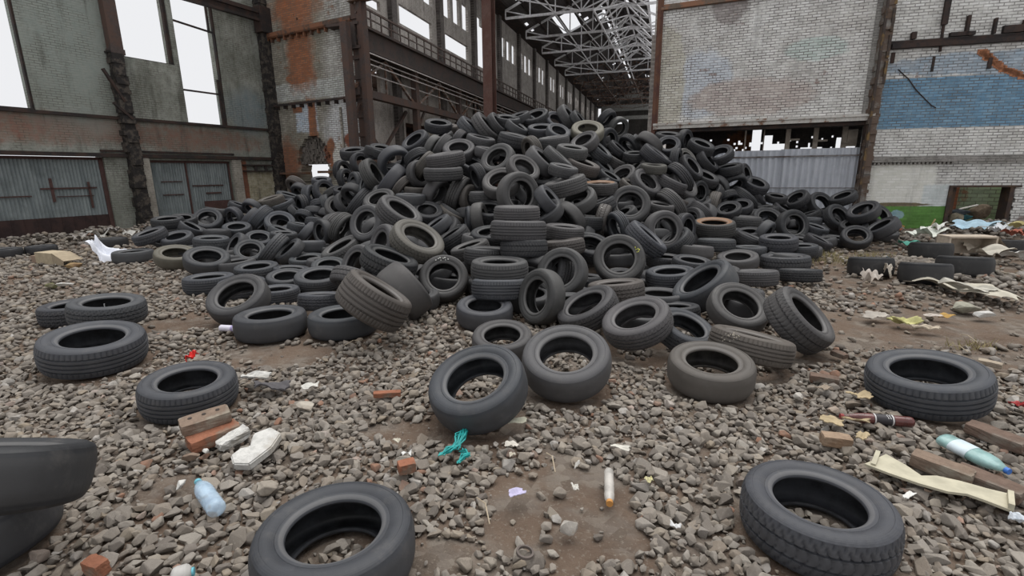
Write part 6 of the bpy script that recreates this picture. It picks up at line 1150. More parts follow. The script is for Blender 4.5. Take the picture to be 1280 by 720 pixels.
for i,t in enumerate(DEEP):
    mt=np.array(tyre_matrix(t,r.uniform(0,6),0,1)); vs_.append(a@mt[:3,:3].T+mt[:3,3]); fs_.append(b+i*len(a))
vv=np.concatenate(vs_); ff=np.concatenate(fs_); me=bpy.data.meshes.new('buried_tyres'); me.from_pydata(vv.tolist(),[],ff.tolist()); me.polygons.foreach_set('use_smooth',[True]*len(me.polygons)); me.update()
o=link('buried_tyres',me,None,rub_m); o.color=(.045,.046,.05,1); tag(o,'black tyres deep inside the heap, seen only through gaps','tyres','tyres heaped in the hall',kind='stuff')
# ============================================================ RUBBISH AND LOOSE THINGS ON THE GROUND
def P(px,py,z=0.02): return Vector([float(v) for v in gp(px,py,z)])
def span(a,b,z=.03):
    p=P(*a,z);q=P(*b,z); d=q-p; return p,q,(p+q)/2,math.atan2(d.y,d.x),d.length
def local(mid,yaw,pitch=0,roll=0): return Matrix.Translation(mid) @ Matrix.Rotation(yaw,4,'Z') @ Matrix.Rotation(pitch,4,'Y') @ Matrix.Rotation(roll,4,'X')
def pl(name,c,rough=.85,spec=.3,var=.15,scale=12,bump=0): return plain(name,c,rough,spec,var,scale,0,bump)
def sheet(name,mat,w,l,amp,seed,matrix,n=22,fold=None,thick=.004,ragged=.18):
    r=np.random.default_rng(seed); ph=r.uniform(0,6.28,8); fr=r.uniform(.8,3.2,8); w0=w; 
    V=[];idx={}
    def h(x,y):
        s=sum(math.sin(fr[k]*x*(1 if k%2 else 1.6)+fr[(k+3)%8]*y+ph[k])/(k+1) for k in range(5)); s2=abs(math.sin(fr[5]*1.2*x-fr[6]*y+ph[6])); s3=abs(math.sin(fr[2]*2.3*y+fr[1]*1.7*x+ph[2])); return amp*(.40*s+.55*s2+.22*s3)
    base=[]
    for j in range(n+1):
        for i in range(n+1):
            u=i/n*2-1;v=j/n*2-1; a=math.atan2(v,u); rr=1-ragged*(.5+.5*math.sin(3*a+ph[0]))-ragged*.6*abs(math.sin(7*a+ph[1]))
            base.append((u*rr*w/2,v*rr*l/2))
    F=[]
    for top in(1,0):
        for x,y in base: z=h(x/w*2,y/l*2); V.append((x,y,z+(thick if top else 0)))
    N0=(n+1)*(n+1)
    for j in range(n):
        for i in range(n):
            a=j*(n+1)+i; F.append((a,a+1,a+n+2,a+n+1)); F.append((a+N0,a+n+1+N0,a+n+2+N0,a+1+N0))
    edge=[i for i in range(n)]+[n+j*(n+1) for j in range(n)]+[N0-1-i for i in range(n)]+[(n-j)*(n+1) for j in range(n)]
    for k in range(len(edge)):
        a,b=edge[k],edge[(k+1)%len(edge)]; F.append((a,a+N0,b+N0,b))
    me=bpy.data.meshes.new(name); me.from_pydata(V,[],F); me.update(); zmin=min(v[2] for v in V)
    for v in me.vertices: v.co.z-=zmin
    return link(name,me,None,mat,matrix)
def T_(o,lab,cat,grp=None): return tag(o,lab,cat,grp)
def lump(name,mat,size,seed,matrix,n=22):
    r=np.random.default_rng(seed); bm=bmesh.new(); p=r.normal(size=(n,3)); p/=np.linalg.norm(p,axis=1)[:,None]; p*=r.uniform(.8,1.1,size=(n,1))*.5
    for q in p: bm.verts.new(q)
    res=bmesh.ops.convex_hull(bm,input=bm.verts); bmesh.ops.delete(bm,geom=[g for g in res['geom_interior'] if isinstance(g,bmesh.types.BMVert)],context='VERTS')
    bmesh.ops.dissolve_limit(bm,angle_limit=.3,verts=bm.verts,edges=bm.edges); bmesh.ops.bevel(bm,geom=list(bm.edges),offset=.04,segments=2,profile=.6,affect='EDGES')
    me=bpy.data.meshes.new(name); bm.to_mesh(me); bm.free()
    for v in me.vertices: v.co=Vector((v.co.x*size[0],v.co.y*size[1],v.co.z*size[2]))
    return link(name,me,None,mat,matrix)
def chipped_box(name,mat,L_,W_,H_,matrix,seed=0,parent=None,cuts=5,jit=.003,holes=False):
    r=random.Random(seed); bm=bmesh.new(); bmesh.ops.create_cube(bm,size=1); 
    for v in bm.verts: v.co=Vector((v.co.x*L_,v.co.y*W_,v.co.z*H_))
    bmesh.ops.subdivide_edges(bm,edges=bm.edges,cuts=cuts,use_grid_fill=True)
    for v in bm.verts:
        ex=sum(abs(abs(c)-d/2)<1e-4 for c,d in zip(v.co,(L_,W_,H_)))
        if ex>=2: v.co*=1-r.uniform(.0,.035)-(.05 if ex==3 else 0)
        v.co+=Vector((r.uniform(-jit,jit),r.uniform(-jit,jit),r.uniform(-jit,jit)))*.5
    me=bpy.data.meshes.new(name); bm.to_mesh(me); bm.free(); 
    return link(name,me,parent,mat,matrix)
def brick_m(name,c,stain): 
    k=NT(name,.93,.15); n=k.noise(14,6,.7); col=k.mix(k.mr(n,.35,.65),c,tuple(x*.7 for x in c)); col=k.mix(k.mr(k.noise(7,4),.5,.65,0,.8),col,stain); k.bump(k.noise(60,5,.75),.6,.006); return k.done(col)
red_br=brick_m('red_brick',(.30,.13,.08),(.22,.18,.14)); dust_br=brick_m('dusty_brick',(.23,.17,.13),(.30,.27,.22)); white_pl=brick_m('white_aerated_plaster',(.60,.59,.56),(.46,.43,.38)); brown_br=brick_m('brown_brick',(.17,.12,.095),(.22,.19,.16))
# broken bricks, stacked, left foreground
p,q,mid,yaw,L_=span((228,533),(284,517),.13)
o=chipped_box('brick',dust_br,.25,.12,.065,local(mid,yaw,-.05,.1),1); T_(o,'dusty perforated brick lying on another brick, beside the left blue-grey tyre','brick')
m=MB(); 
for dx in(-.07,0,.07): m.lathe([(.0,.001),(.011,.001),(.011,-.0005)],10,origin=(dx,.012,.0345))
h=m.build('core_hole',pl('hole_dark',(.05,.04,.035)),o); 
p,q,mid,yaw,L_=span((246,552),(288,537),.055)
T_(chipped_box('brick',red_br,.26,.12,.07,local(mid,yaw,-.04,.05),2),'red-ended brick under the dusty perforated brick, left foreground','brick')
p,q,mid,yaw,L_=span((274,556),(308,540),.045)
T_(chipped_box('plaster_fragment',white_pl,.17,.062,.055,local(mid,yaw,-.12,.2),3,jit=.012),'small oblong white plaster fragment left of the large white slab','rubble')
# large white slab with a notch
m=MB(); out=[(-.12,-.075),(.02,-.09),(.12,-.06),(.135,.03),(.06,.075),(.02,.05),(-.02,.02),(-.05,.055),(-.11,.06),(-.15,0)]
mm=bpy.data.meshes.new('plaster_slab'); bm=bmesh.new(); vs0=[bm.verts.new((x,y,0)) for x,y in out]; f=bm.faces.new(vs0); ex=bmesh.ops.extrude_face_region(bm,geom=[f]); 
for v in [g for g in ex['geom'] if isinstance(g,bmesh.types.BMVert)]: v.co.z+=.05
bmesh.ops.recalc_face_normals(bm,faces=bm.faces); bmesh.ops.bevel(bm,geom=list(bm.edges),offset=.007,segments=2,affect='EDGES'); bm.to_mesh(mm); bm.free()
p,q,mid,yaw,L_=span((292,580),(348,545),.05)
T_(link('plaster_slab',mm,None,white_pl,local(mid+Vector((0,0,-.01)),yaw,-.2,.15)),'large white broken plaster slab with a notch, left foreground','rubble')
for (x,y,s,sd,lab) in((238,571,(.10,.07,.05),4,'ochre-white lump of mortar below the stacked bricks'),(224,606,(.075,.035,.04),5,'small crumbly white chip left of the blue bottle'),(257,564,(.04,.035,.03),6,'tiny bright white chip left of the large plaster slab'),(385,507,(.15,.11,.05),7,'pale split stone right of the dark rag'),(998,495,(.085,.07,.055),8,'pale rounded stone below the scraped tyre, right of centre'),(1042,512,(.085,.065,.045),9,'pinkish flat stone above the torn cardboard'),(711,659,(.095,.085,.07),10,'pale angular stone on the bare soil, bottom middle'),(333,610,(.12,.12,.09),11,'large grey stone right of the blue bottle'),(640,530,(.0,.0,.0),12,'')):
    if not lab: continue
    mt={4:dust_br,9:brick_m('pinkish',(.40,.33,.27),(.34,.29,.24)),8:brick_m('palestone',(.44,.41,.37),(.36,.33,.29)),10:brick_m('palestone2',(.42,.39,.35),(.30,.25,.2)),11:rock_thing_m,7:brick_m('splitstone',(.44,.40,.34),(.33,.29,.24))}.get(sd,white_pl)
    T_(lump('pale_stone',mt,s,sd,local(P(x,y,.03),sd*.9,.1,.1)),lab,'stone')
# bricks and shards
for (a,b,z,dims,mt,sd,lab) in(
 ((466,494),(502,491),.045,(.15,.045,.035),red_br,20,'thin bright orange-red brick shard on the gravel left of the front tyre'),
 ((497,586),(519,580),.04,(.085,.06,.055),red_br,21,'small pinkish brick lump with a white top, above the bottom-left tyre'),
 ((1142,572),(1215,598),.05,(.24,.09,.07),dust_br,22,'dusty long brick between the cream moulding and the green bottle'),
 ((1206,592),(1268,616),.04,(.24,.10,.06),brown_br,23,'brown brick behind the right end of the cream moulding'),
 ((1216,535),(1275,556),.04,(.25,.10,.06),brown_br,24,'reddish brown brick at the right edge above the green bottle'),
 ((1026,548),(1064,552),.04,(.12,.07,.06),brick_m('end_grain',(.33,.24,.17),(.26,.17,.11)),25,'split ochre block under the torn cardboard'),
 ((1040,440),(1058,446),.02,(.1,.06,.04),brown_br,26,'small brown brick bit left of the dusty right tyre'),
 ((1225,452),(1250,457),.02,(.14,.06,.04),brick_m('pale_brick',(.38,.32,.25),(.3,.25,.2)),27,'pale brick bit on bare soil behind the dusty right tyre'),
 ((1011,470),(1050,476),.02,(.16,.07,.04),brown_br,28,'flat brown brick lying left of the dusty right tyre'),
 ((110,705),(130,712),.04,(.08,.05,.06),red_br,29,'orange-brown brick chip near the bottom left edge')):
    p,q,mid,yaw,L_=span(a,b,z); T_(chipped_box('brick_fragment',mt,max(dims[0],L_*.95) if sd not in(21,) else dims[0],dims[1],dims[2],local(mid,yaw,.03,.05),sd),lab,'brick')
# bottles
def bottle(name,a,b,z,L0,R0,body_m,cap_m,label,label_m=None,lab_rng=None,neck=.32,squash=1.0,cat='bottle',detail=None):
    p,q,mid,yaw,L_=span(a,b,z); t=empty(name,matrix=local(p,yaw))
    L0=L_; prof=[(0,0),(R0*.55,.0),(R0*.9,.008),(R0,.022)]
    n=9
    for k in range(n): x=.022+(L0*(1-neck)-.022)*(k+1)/n; prof.append((R0*(1 if k%2 else .95),x))
    prof+=[(R0*.86,L0*(1-neck*.75)),(R0*.6,L0*(1-neck*.45)),(R0*.38,L0*(1-neck*.22)),(.013,L0-.02),(.013,L0-.004),(0,L0-.004)]
    m=MB(); m.lathe(prof,24); me=m.mesh('bottle_body',smooth=True,weld=True)
    for v in me.vertices: x,y,zc=v.co; v.co=Vector((zc,y,x*squash))
    link('bottle_body',me,t,body_m)
    m=MB(); m.lathe([(0,0),(.016,0),(.016,.018),(0,.018)],18); me=m.mesh('cap',weld=True)
    for v in me.vertices: x,y,zc=v.co; v.co=Vector((zc+L0-.018,y,x))
    link('cap',me,t,cap_m)
    if label_m:
        m=MB(); s0,s1=lab_rng; m.lathe([(R0*1.015,L0*s0),(R0*1.02,L0*(s0+s1)/2),(R0*1.015,L0*s1)],24); me=m.mesh('label_band',smooth=True)
        for v in me.vertices: x,y,zc=v.co; v.co=Vector((zc,y,x*squash))
        link('label_band',me,t,label_m)
        if detail: detail(t,L0*s0,L0*s1,R0*1.03)
    return tag(t,label,cat)
def plastic(name,c,alpha=.6,rough=.15):
    k=NT(name,rough,.6); k.b.inputs['Alpha'].default_value=alpha; k.bump(k.noise(30,3),.5,.006); return k.done(k.mix(k.mr(k.noise(14,4),.35,.65),c,tuple(min(1,x*1.5) for x in c)))
bottle('water_bottle',(248,603),(272,640),.045,.22,.040,plastic('pale_blue_plastic',(.42,.55,.70),.5),pl('cap_cyan',(.15,.42,.50),.4),'crushed clear light blue plastic water bottle left of the bottom-left tyre')
for o in list(bpy.data.objects):
    if o.name=='water_bottle': o.matrix_world=local(P(272,638,.045),math.atan2((P(248,603,.045)-P(272,638,.045)).y,(P(248,603,.045)-P(272,638,.045)).x))
bottle('plastic_bottle',(761,588),(762,630),.03,.2,.024,plastic('cloudy_plastic',(.42,.40,.37),.72,.3),pl('cap_orange',(.50,.24,.07),.5),'small cloudy plastic bottle with an orange cap on the gravel, bottom middle',neck=.18)
bl_lab=pl('black_label',(.035,.032,.036),.5); wh=pl('white_print',(.55,.54,.53),.6)
def lab_detail(t,s0,s1,R):
    m=MB()
    for s in(s0+.004,s1-.008):
        for k in range(20):
            a0=2*math.pi*k/20;a1=2*math.pi*(k+1)/20; m.quad((s,R*math.cos(a0),R*math.sin(a0)),(s+.007,R*math.cos(a0),R*math.sin(a0)),(s+.007,R*math.cos(a1),R*math.sin(a1)),(s,R*math.cos(a1),R*math.sin(a1)))
    # swirl-like white lettering strokes round the label
    for k in range(5):
        a=-.9+k*.45+math.pi/2
        for dx in(0,.012): 
            x0=s0+.018+dx+.004*math.sin(k*2); m.quad((x0,R*math.cos(a),R*math.sin(a)),(x0+.004,R*math.cos(a),R*math.sin(a)),(x0+.007,R*math.cos(a+.35),R*math.sin(a+.35)),(x0+.003,R*math.cos(a+.35),R*math.sin(a+.35)))
    m.build('label_print',wh,t)
bottle('drink_bottle',(1142,528),(1050,520),.04,.3,.032,plastic('dark_red_drink',(.085,.025,.022),.92,.25),pl('cap_red',(.25,.04,.04),.5),'dark red drink bottle with a black and white label, front right',bl_lab,(.28,.55),detail=lab_detail)
bottle('green_bottle',(1178,548),(1262,590),.05,.34,.062,plastic('pale_green_plastic',(.22,.36,.35),.72,.3),pl('cap_blue',(.05,.16,.50),.4),'flattened pale green plastic bottle with a blue cap at the right edge',pl('white_label',(.50,.58,.62),.4),(.22,.5),squash=.55)
bottle('plastic_bottle',(214,722),(243,714),.04,.14,.035,pl('dirty_white_tin',(.42,.41,.39),.6),pl('cap_teal',(.12,.38,.45),.4),'dirty white bottle with a teal cap cut by the bottom edge')
# can / white container beside flat tyre
p,q,mid,yaw,L_=span((276,410),(295,411),.03); t=empty('white_can',matrix=local(p,yaw)); m=MB(); m.lathe([(0,0),(.03,0),(.033,.005),(.033,L_-.004),(.03,L_),(0,L_)],20); me=m.mesh('can_body',smooth=False,weld=True)
for v in me.vertices: x,y,zc=v.co; v.co=Vector((zc,y,x))
link('can_body',me,t,pl('white_tin',(.62,.60,.68),.4)); m=MB(); m.lathe([(.034,L_*.75),(.034,L_*.9)],20); me=m.mesh('can_band')
for v in me.vertices: x,y,zc=v.co; v.co=Vector((zc,y,x))
link('can_band',me,t,pl('violet_print',(.35,.30,.50),.5)); tag(t,'small white can with a violet band beside the flat tyre','can')
# red plastic flower-like scrap
T_(sheet('red_scrap',pl('bright_red_plastic',(.72,.02,.015),.4,.5),.12,.10,.045,31,local(P(243,448,.03),.3,-.5),n=12,ragged=.3),'crumpled bright red plastic scrap on the gravel behind the left tyre','plastic scrap')
T_(sheet('red_scrap',pl('dull_red_plastic',(.35,.03,.03),.4,.5),.13,.06,.03,32,local(P(1274,510,.03),-.4),n=12),'dull red and silver wrapper at the right edge','plastic scrap')
# rags, nets, sheets in the foreground
T_(sheet('grey_rag',pl('charcoal_ribbed_rag',(.085,.08,.085),.8),.24,.15,.045,33,local(P(340,489,.02),.25),n=26,thick=.012),'crumpled charcoal rag on the gravel right of the left tilted tyre','rag')
T_(sheet('plaster_sheet',white_pl,.20,.10,.02,34,local(P(322,473,.07),.1),n=14,thick=.012,ragged=.1),'flat off-white board piece lying on the charcoal rag','board')
T_(sheet('paper_scrap',pl('greyish_white_paper',(.55,.54,.50)),.13,.09,.02,35,local(P(388,484,.03),.3),n=14),'triangular greyish-white paper right of the charcoal rag','paper')
m=MB(); r=random.Random(5)
def strand(a,b,n,w): 
    A_=P(*a,.045);B_=P(*b,.045)
    for k in range(n):
        o1=Vector((r.uniform(-w,w),r.uniform(-w,w),r.uniform(-.01,.02))); mid1=(A_+B_)/2+Vector((r.uniform(-w,w)*1.3,r.uniform(-w,w)*1.3,r.uniform(0,.03))); m.tube([A_+o1,(A_+mid1)/2+o1*.5,mid1,(B_+mid1)/2,B_+Vector((r.uniform(-w,w),r.uniform(-w,w),0))],.0035,5)
strand((581,538),(570,560),22,.024); strand((570,560),(552,568),18,.018); strand((576,564),(586,570),9,.010); strand((586,569),(573,578),8,.009)
T_(m.build('teal_netting',pl('teal_plastic_fibre',(.02,.30,.29),.5)),'tangled teal plastic netting on the gravel in front of the middle tyres','netting')
for k,(x,y,w,l,c,lab) in enumerate([(646,528,.13,.07,(.46,.45,.36),'curved cream plastic piece right of the middle front tyre'),(639,558,.06,.075,(.55,.52,.46),'cream paper scrap left of the bare soil patch'),(640,570,.04,.035,(.5,.46,.38),'small cream scrap just below another one by the soil'),(776,561,.12,.05,(.58,.56,.50),'pale torn paper above the orange-capped bottle'),(812,602,.04,.04,(.62,.58,.34),'yellowish paper square right of the orange-capped bottle'),(721,584,.07,.012,(.66,.64,.6),'white stick-like filter above the bare soil'),(719,611,.05,.03,(.6,.58,.53),'small white shell-like chip on the bare soil'),(496,552,.05,.03,(.58,.55,.46),'pair of cream chips above the bottom-left tyre'),(508,569,.06,.035,(.62,.62,.60),'white tile chip on the pinkish brick lump'),(844,660,.03,.05,(.68,.68,.68),'bright white chip left of the lug-tread tyre'),(646,618,.05,.09,(.45,.42,.58),'crumpled violet and white wrapper on the soil, bottom middle'),(70,551,.09,.04,(.6,.6,.6),'white flake resting on the tyre cut by the left edge')]):
    z=.03 if k!=11 else .62
    T_(sheet('paper_scrap',pl('scrap_%d'%k,c,.8,var=.1),w,l,.012,40+k,local(P(x,y,z),.2+k*.8,.1),n=9,thick=.003),lab,'scrap') if k!=11 else None
# torn cardboard pieces
cb=pl('torn_cardboard',(.40,.32,.20),.9)
for k,(x,y,w,l,lab) in enumerate([(1040,528,.14,.10,'torn tan cardboard left of the red drink bottle'),(1070,527,.17,.035,'narrow cardboard strip under the red drink bottle'),(1076,497,.15,.12,'flat brown cardboard piece behind the red drink bottle'),(1030,486,.12,.07,'grey-brown cardboard scrap above the pale rounded stone'),(1078,547,.10,.06,'ragged yellow insulation crumb right of the split ochre block')]):
    T_(sheet('cardboard_piece',cb if k!=3 else pl('greybrown_card',(.27,.22,.17)),w,l,.015,60+k,local(P(x,y,.035),-.5+k*.3),n=10,thick=.006,ragged=.25),lab,'cardboard')
# cream moulding, broken
t=empty('cream_moulding'); crm=pl('cream_paint_board',(.44,.41,.31),.7,var=.15)
A_=P(1094,576,.05);B_=P(1150,602,.05);C_=P(1205,612,.05);D_=P(1262,630,.05)
m=MB()
def strip(pts,ws,th=.012):
    pts=[Vector(p) for p in pts]; i0=len(m.v)
    for k,p in enumerate(pts):
        d=(pts[min(k+1,len(pts)-1)]-pts[max(k-1,0)]).normalized(); nn=Vector((-d.y,d.x,0)); w=ws[k]/2
        for s,zz_ in((1,0),(-1,0),(-1,th),(1,th)): m.v.append(tuple(p+nn*w*s+Vector((0,0,zz_))))
    for k in range(len(pts)-1):
        for q in range(4): m.f.append((i0+k*4+q,i0+k*4+(q+1)%4,i0+(k+1)*4+(q+1)%4,i0+(k+1)*4+q)); m.mi.append(0)
    m.f.append((i0,i0+3,i0+2,i0+1)); m.mi.append(0); e=i0+(len(pts)-1)*4; m.f.append((e,e+1,e+2,e+3)); m.mi.append(0)
strip([A_,A_.lerp(B_,.5),B_,B_.lerp(C_,.5),C_,C_.lerp(D_,.5),D_],[.19,.15,.085,.13,.11,.12,.15]); m.build('board',crm,t)
m=MB(); d=(D_-C_).normalized(); nn=Vector((-d.y,d.x,0)); m.bar(tuple(D_+nn*.06+Vector((0,0,.02))),tuple(D_-nn*.07+Vector((0,0,.02))),.02,.035); m.bar(tuple(A_+nn*.08+Vector((0,0,.012))),tuple(A_-nn*.08+Vector((0,0,.012))),.02,.02); m.build('raised_edge',crm,t)
tag(t,'long broken cream moulding board lying right of the lug-tread tyre','board')
T_(sheet('paper_scrap',pl('white_tape',(.66,.65,.62)),.09,.03,.006,71,local(P(1136,620,.03),.5),n=8),'small white strip under the cream moulding','scrap')
T_(sheet('paper_scrap',pl('white_foam',(.6,.64,.68)),.04,.06,.02,72,local(P(1272,652,.03),.5),n=8),'small bluish-white foam bit at the right edge','scrap')
# washer-like rubber ring on the soil, bottom
m=MB(); m.lathe([(.028,0),(.036,0),(.036,.012),(.028,.012),(.028,0)],24); T_(m.build('rubber_ring',pl('dark_rubber_ring',(.12,.10,.09)),matrix=local(P(656,692,.01),0,.15)),'small rubber ring lying on the bare soil at the bottom','ring')
# dry twigs
m=MB(); 
for k,(a,b) in enumerate([((596,622),(612,655)),((1222,428),(1200,418)),((1190,432),(1210,440)),((1010,432),(1030,440)),((430,432),(448,426)),((683,566),(694,590))]):
    p,q,mid,yaw,L_=span(a,b,.03); mb=MB(); mb.tube([p,mid+Vector((.01,.02,.02)),q],.003,5); T_(mb.build('dry_twig',pl('straw_%d'%k,(.40,.33,.24))),['thin dry stalk curving on the soil left of the bare patch','pale dry stalk on the bare earth behind the dusty right tyre','short dry twig just behind the dusty right tyre','dry twig left of the dusty right tyre','dry stalk on the gravel before the heap, left','thin stalk beside the white filter on bare soil'][k],'twig')
mb=MB(); a=P(131,386,.28); mb.tube([a+Vector((0,0,-.12)),a,a+Vector((.004,0,.05))],.004,6); T_(mb.build('wire',pl('pale_wire',(.4,.4,.4),.4)),'short pale wire standing up inside the left tilted tyre','wire')
# ---------------------------------------------------------------- left side: box, white sheet, pale slab, drift debris
t=empty('cardboard_box',matrix=local(P(72,322,.10),-.35)); cbx=pl('dull_cardboard',(.42,.35,.245),.9,var=.12)
m=MB(); m.box(-.38,.12,-.14,.14,-.1,.10); m.build('carton',cbx,t); m=MB(); m.quad((.12,-.14,.10),(.48,-.17,-.02),(.50,.12,-.02),(.12,.14,.10)); m.quad((.12,.14,.106),(.50,.12,-.014),(.48,-.17,-.014),(.12,-.14,.106)); m.quad((.12,-.145,-.1),(.46,-.17,-.1),(.48,-.17,-.02),(.12,-.145,.10)); m.build('open_flap',pl('darker_cardboard',(.33,.27,.19),.9),t)
m=MB(); m.box(-.55,-.38,-.12,.12,-.1,.03); m.build('crushed_end',pl('brown_card',(.28,.20,.15),.9),t)
tag(t,'long flattened cardboard carton with open flap by the left wall','box')
T_(sheet('white_plastic_sheet',pl('white_film',(.72,.74,.80),.5,.5,var=.06),.80,.45,.22,80,local(P(130,325,.0),.0,.45),n=26,ragged=.2),'bright white crumpled plastic sheet left of the flat dark tyre','plastic sheet')
T_(sheet('foam_slab',pl('pale_yellow_foam',(.58,.58,.42),.8),.85,.5,.04,81,local(P(207,285,.22),.3,-.3),n=12,thick=.04,ragged=.15),'pale yellow foam slab on the rubble before the short corrugated gate','foam')
T_(lump('brown_lump',brick_m('rust_lump',(.30,.21,.11),(.24,.15,.09)),(.28,.2,.13),82,local(P(94,332,.05),.4)),'ochre-brown lump on the gravel in front of the cardboard carton','rubble')
T_(lump('mossy_lump',brick_m('moss_lump',(.15,.15,.075),(.2,.18,.13)),(.17,.15,.1),83,local(P(64,357,.04),.4)),'mossy clod left of the paired tyres on the left gravel','rubble')
T_(lump('pale_stone',white_pl,(.26,.11,.07),84,local(P(80,355,.03),.3)),'long pale stone next to the mossy clod','stone')
for k,(x,y,z,w,l,c,lab) in enumerate([(120,297,.2,.5,.3,(.40,.39,.36),'grey plastic drift at the foot of the left wall, middle'),(165,294,.2,.4,.3,(.45,.44,.41),'grey-white drift by the dark pocked column'),(98,299,.15,.5,.25,(.34,.32,.30),'grey crumpled sheeting before the long gate'),(22,309,.1,.3,.2,(.30,.27,.24),'brown-grey rag between two tyres at the far left'),(140,290,.25,.4,.3,(.24,.22,.21),'dark grey crumpled sheet under the left gate end')]):
    T_(sheet('rubbish_sheet',pl('drift_%d'%k,c,.85,var=.3,scale=5),w,l,.10,90+k,local(P(x,y,z-.05),k*.7),n=18,ragged=.35),lab,'rubbish')
# ---------------------------------------------------------------- right side: rubbish heap by the wall
RS=[ # px,py,z, w,l,amp, colour, rot, label, cat
 (1158,297,.16,.85,.5,.14,(.66,.68,.62),.1,'big crumpled whitish-green paper sheet on the rubbish before the green dado','paper'),
 (1170,287,.30,.5,.3,.10,(.70,.70,.66),.6,'smaller white paper lying on top of the rubbish by the green dado','paper'),
 (1135,307,.04,.55,.32,.08,(.09,.32,.25),.0,'turquoise-green plastic scrap behind a half sunk tyre','plastic sheet'),
 (1222,287,.22,1.1,.40,.12,(.42,.58,.68),-.1,'light blue plastic film draped over the rubbish below the broken doorway','plastic sheet'),
 (1250,290,.25,.55,.3,.12,(.62,.64,.66),.4,'whitish film with straps right of the light blue plastic','plastic sheet'),
 (1212,312,.06,.7,.35,.12,(.50,.44,.36),.2,'beige crumpled sacking in front of the carton, right','sacking'),
 (1240,318,.05,.6,.3,.10,(.52,.49,.42),-.3,'pale torn sacking right of the beige one','sacking'),
 (1270,325,.06,.5,.3,.08,(.58,.57,.54),.1,'white torn sheet at the right edge below the last sunk tyre','sheet'),
 (1272,285,.32,.7,.35,.10,(.40,.35,.16),.0,'yellowish-brown sheet on the rubbish at the right edge','sheet'),
 (1268,295,.28,.5,.22,.08,(.38,.12,.08),.3,'reddish-orange cloth at the right edge of the rubbish','cloth'),
 (1118,288,.08,.3,.25,.08,(.25,.08,.05),.0,'dark red scrap beside the big black slumped tyre','scrap'),
 (1182,300,.10,.35,.28,.10,(.10,.10,.13),.5,'dark grey bag right of the big whitish paper','bag'),
 (1085,353,.02,.26,.2,.10,(.50,.45,.40),.3,'torn white paper standing on the earth before the half sunk tyres','paper'),
 (1109,347,.03,.16,.12,.12,(.54,.49,.42),1.0,'upright torn paper beside the nearest half sunk tyre','paper'),
 (1098,341,.06,.16,.1,.12,(.56,.52,.46),.2,'small pointed paper in the middle of the torn papers','paper'),
 (1107,329,.08,.25,.18,.06,(.28,.36,.42),.3,'pale blue scrap on the leftmost half sunk tyre','scrap'),
 (1092,397,.02,.3,.2,.03,(.36,.33,.29),.3,'grey paper flat on the earth, right of the heap','paper'),
 (1240,303,.08,.4,.25,.09,(.46,.40,.35),.8,'crumpled greyish bag below the light blue film','bag'),
]
for k,(x,y,z,w,l,am,c,rz,lab,cat) in enumerate(RS):
    T_(sheet({'paper':'crumpled_paper','plastic sheet':'plastic_sheet','sacking':'torn_sacking'}.get(cat,'rubbish_'+cat),pl('rs_%d'%k,c,.75,.3,var=.14,scale=7),w,l,am,100+k,local(P(x,y,z),rz),n=20,ragged=.3),lab,cat)
# cartons
t=empty('open_carton',matrix=local(P(1200,308,.12),-.12)); bx=pl('beige_carton',(.48,.41,.33),.85)
m=MB(); m.box(-.42,.36,-.02,.0,-.12,.20); 
for a in(-.42,.33): m.box(a,a+.03,-.32,.0,-.12,.20)
m.box(-.42,.36,-.32,0,.19,.22); m.build('carton_shell',bx,t); m=MB(); m.quad((.36,-.32,.2),(.62,-.36,-.10),(.60,-.05,-.12),(.36,0,.2)); m.quad((.36,0,.205),(.60,-.05,-.115),(.62,-.36,-.095),(.36,-.32,.205)); m.build('flap',bx,t)
tag(t,'open beige carton with a dark inside, lying below the light blue film','box')
# wooden sticks and poles in the rubbish
for k,(a,b,za,zb,w,c,lab) in enumerate([((1162,286),(1169,274),.2,.42,.03,(.55,.42,.22),'yellow stick poking up from rubbish by the green dado'),((1115,300),(1140,315),.25,.03,.05,(.12,.10,.09),'dark wooden lath leaning right of the slumped black tyre'),((1200,261),(1222,256),.62,.66,.035,(.55,.53,.48),'white lath lying inside the broken doorway'),((1225,283),(1250,284),.34,.3,.025,(.66,.66,.64),'thin white strap across the light blue film'),((1243,288),(1250,278),.24,.42,.02,(.66,.66,.64),'thin white strip standing at right of the light blue film'),((1130,283),(1120,280),.2,.26,.04,(.45,.25,.08),'orange-brown stick left of the big whitish paper')]):
    mb=MB(); mb.bar(tuple(P(*a,za)),tuple(P(*b,zb)),w,w*.6); T_(mb.build('lath',pl('lath_%d'%k,c)),lab,'stick')
# long tarpaulin on the right
tp=pl('dirty_cream_tarp',(.44,.41,.34),.8,var=.2,scale=4)
a,b,mid,yaw,L_=span((1140,352),(1285,383),.02); T_(sheet('long_tarpaulin',tp,L_*1.0,.42,.09,120,local(mid,yaw),n=34,ragged=.22),'long dirty cream tarpaulin strip lying across the earth on the right','tarpaulin')
a,b,mid,yaw,L_=span((1160,356),(1260,375),.06); T_(sheet('tarpaulin_fold',pl('lighter_tarp',(.50,.48,.42)),L_*.8,.16,.06,121,local(mid,yaw),n=24,ragged=.2),'lighter rolled fold lying upon the long cream tarpaulin','tarpaulin')
T_(lump('plaster_lump',brick_m('grey_green_lump',(.33,.32,.26),(.26,.24,.2)),(.33,.22,.13),122,local(P(1206,384,.04),.1)),'grey-green lump in front of the long cream tarpaulin','rubble')
T_(lump('white_lump',white_pl,(.24,.14,.08),123,local(P(1230,393,.03),-.2)),'smooth white oval lump in front of the long cream tarpaulin','stone')
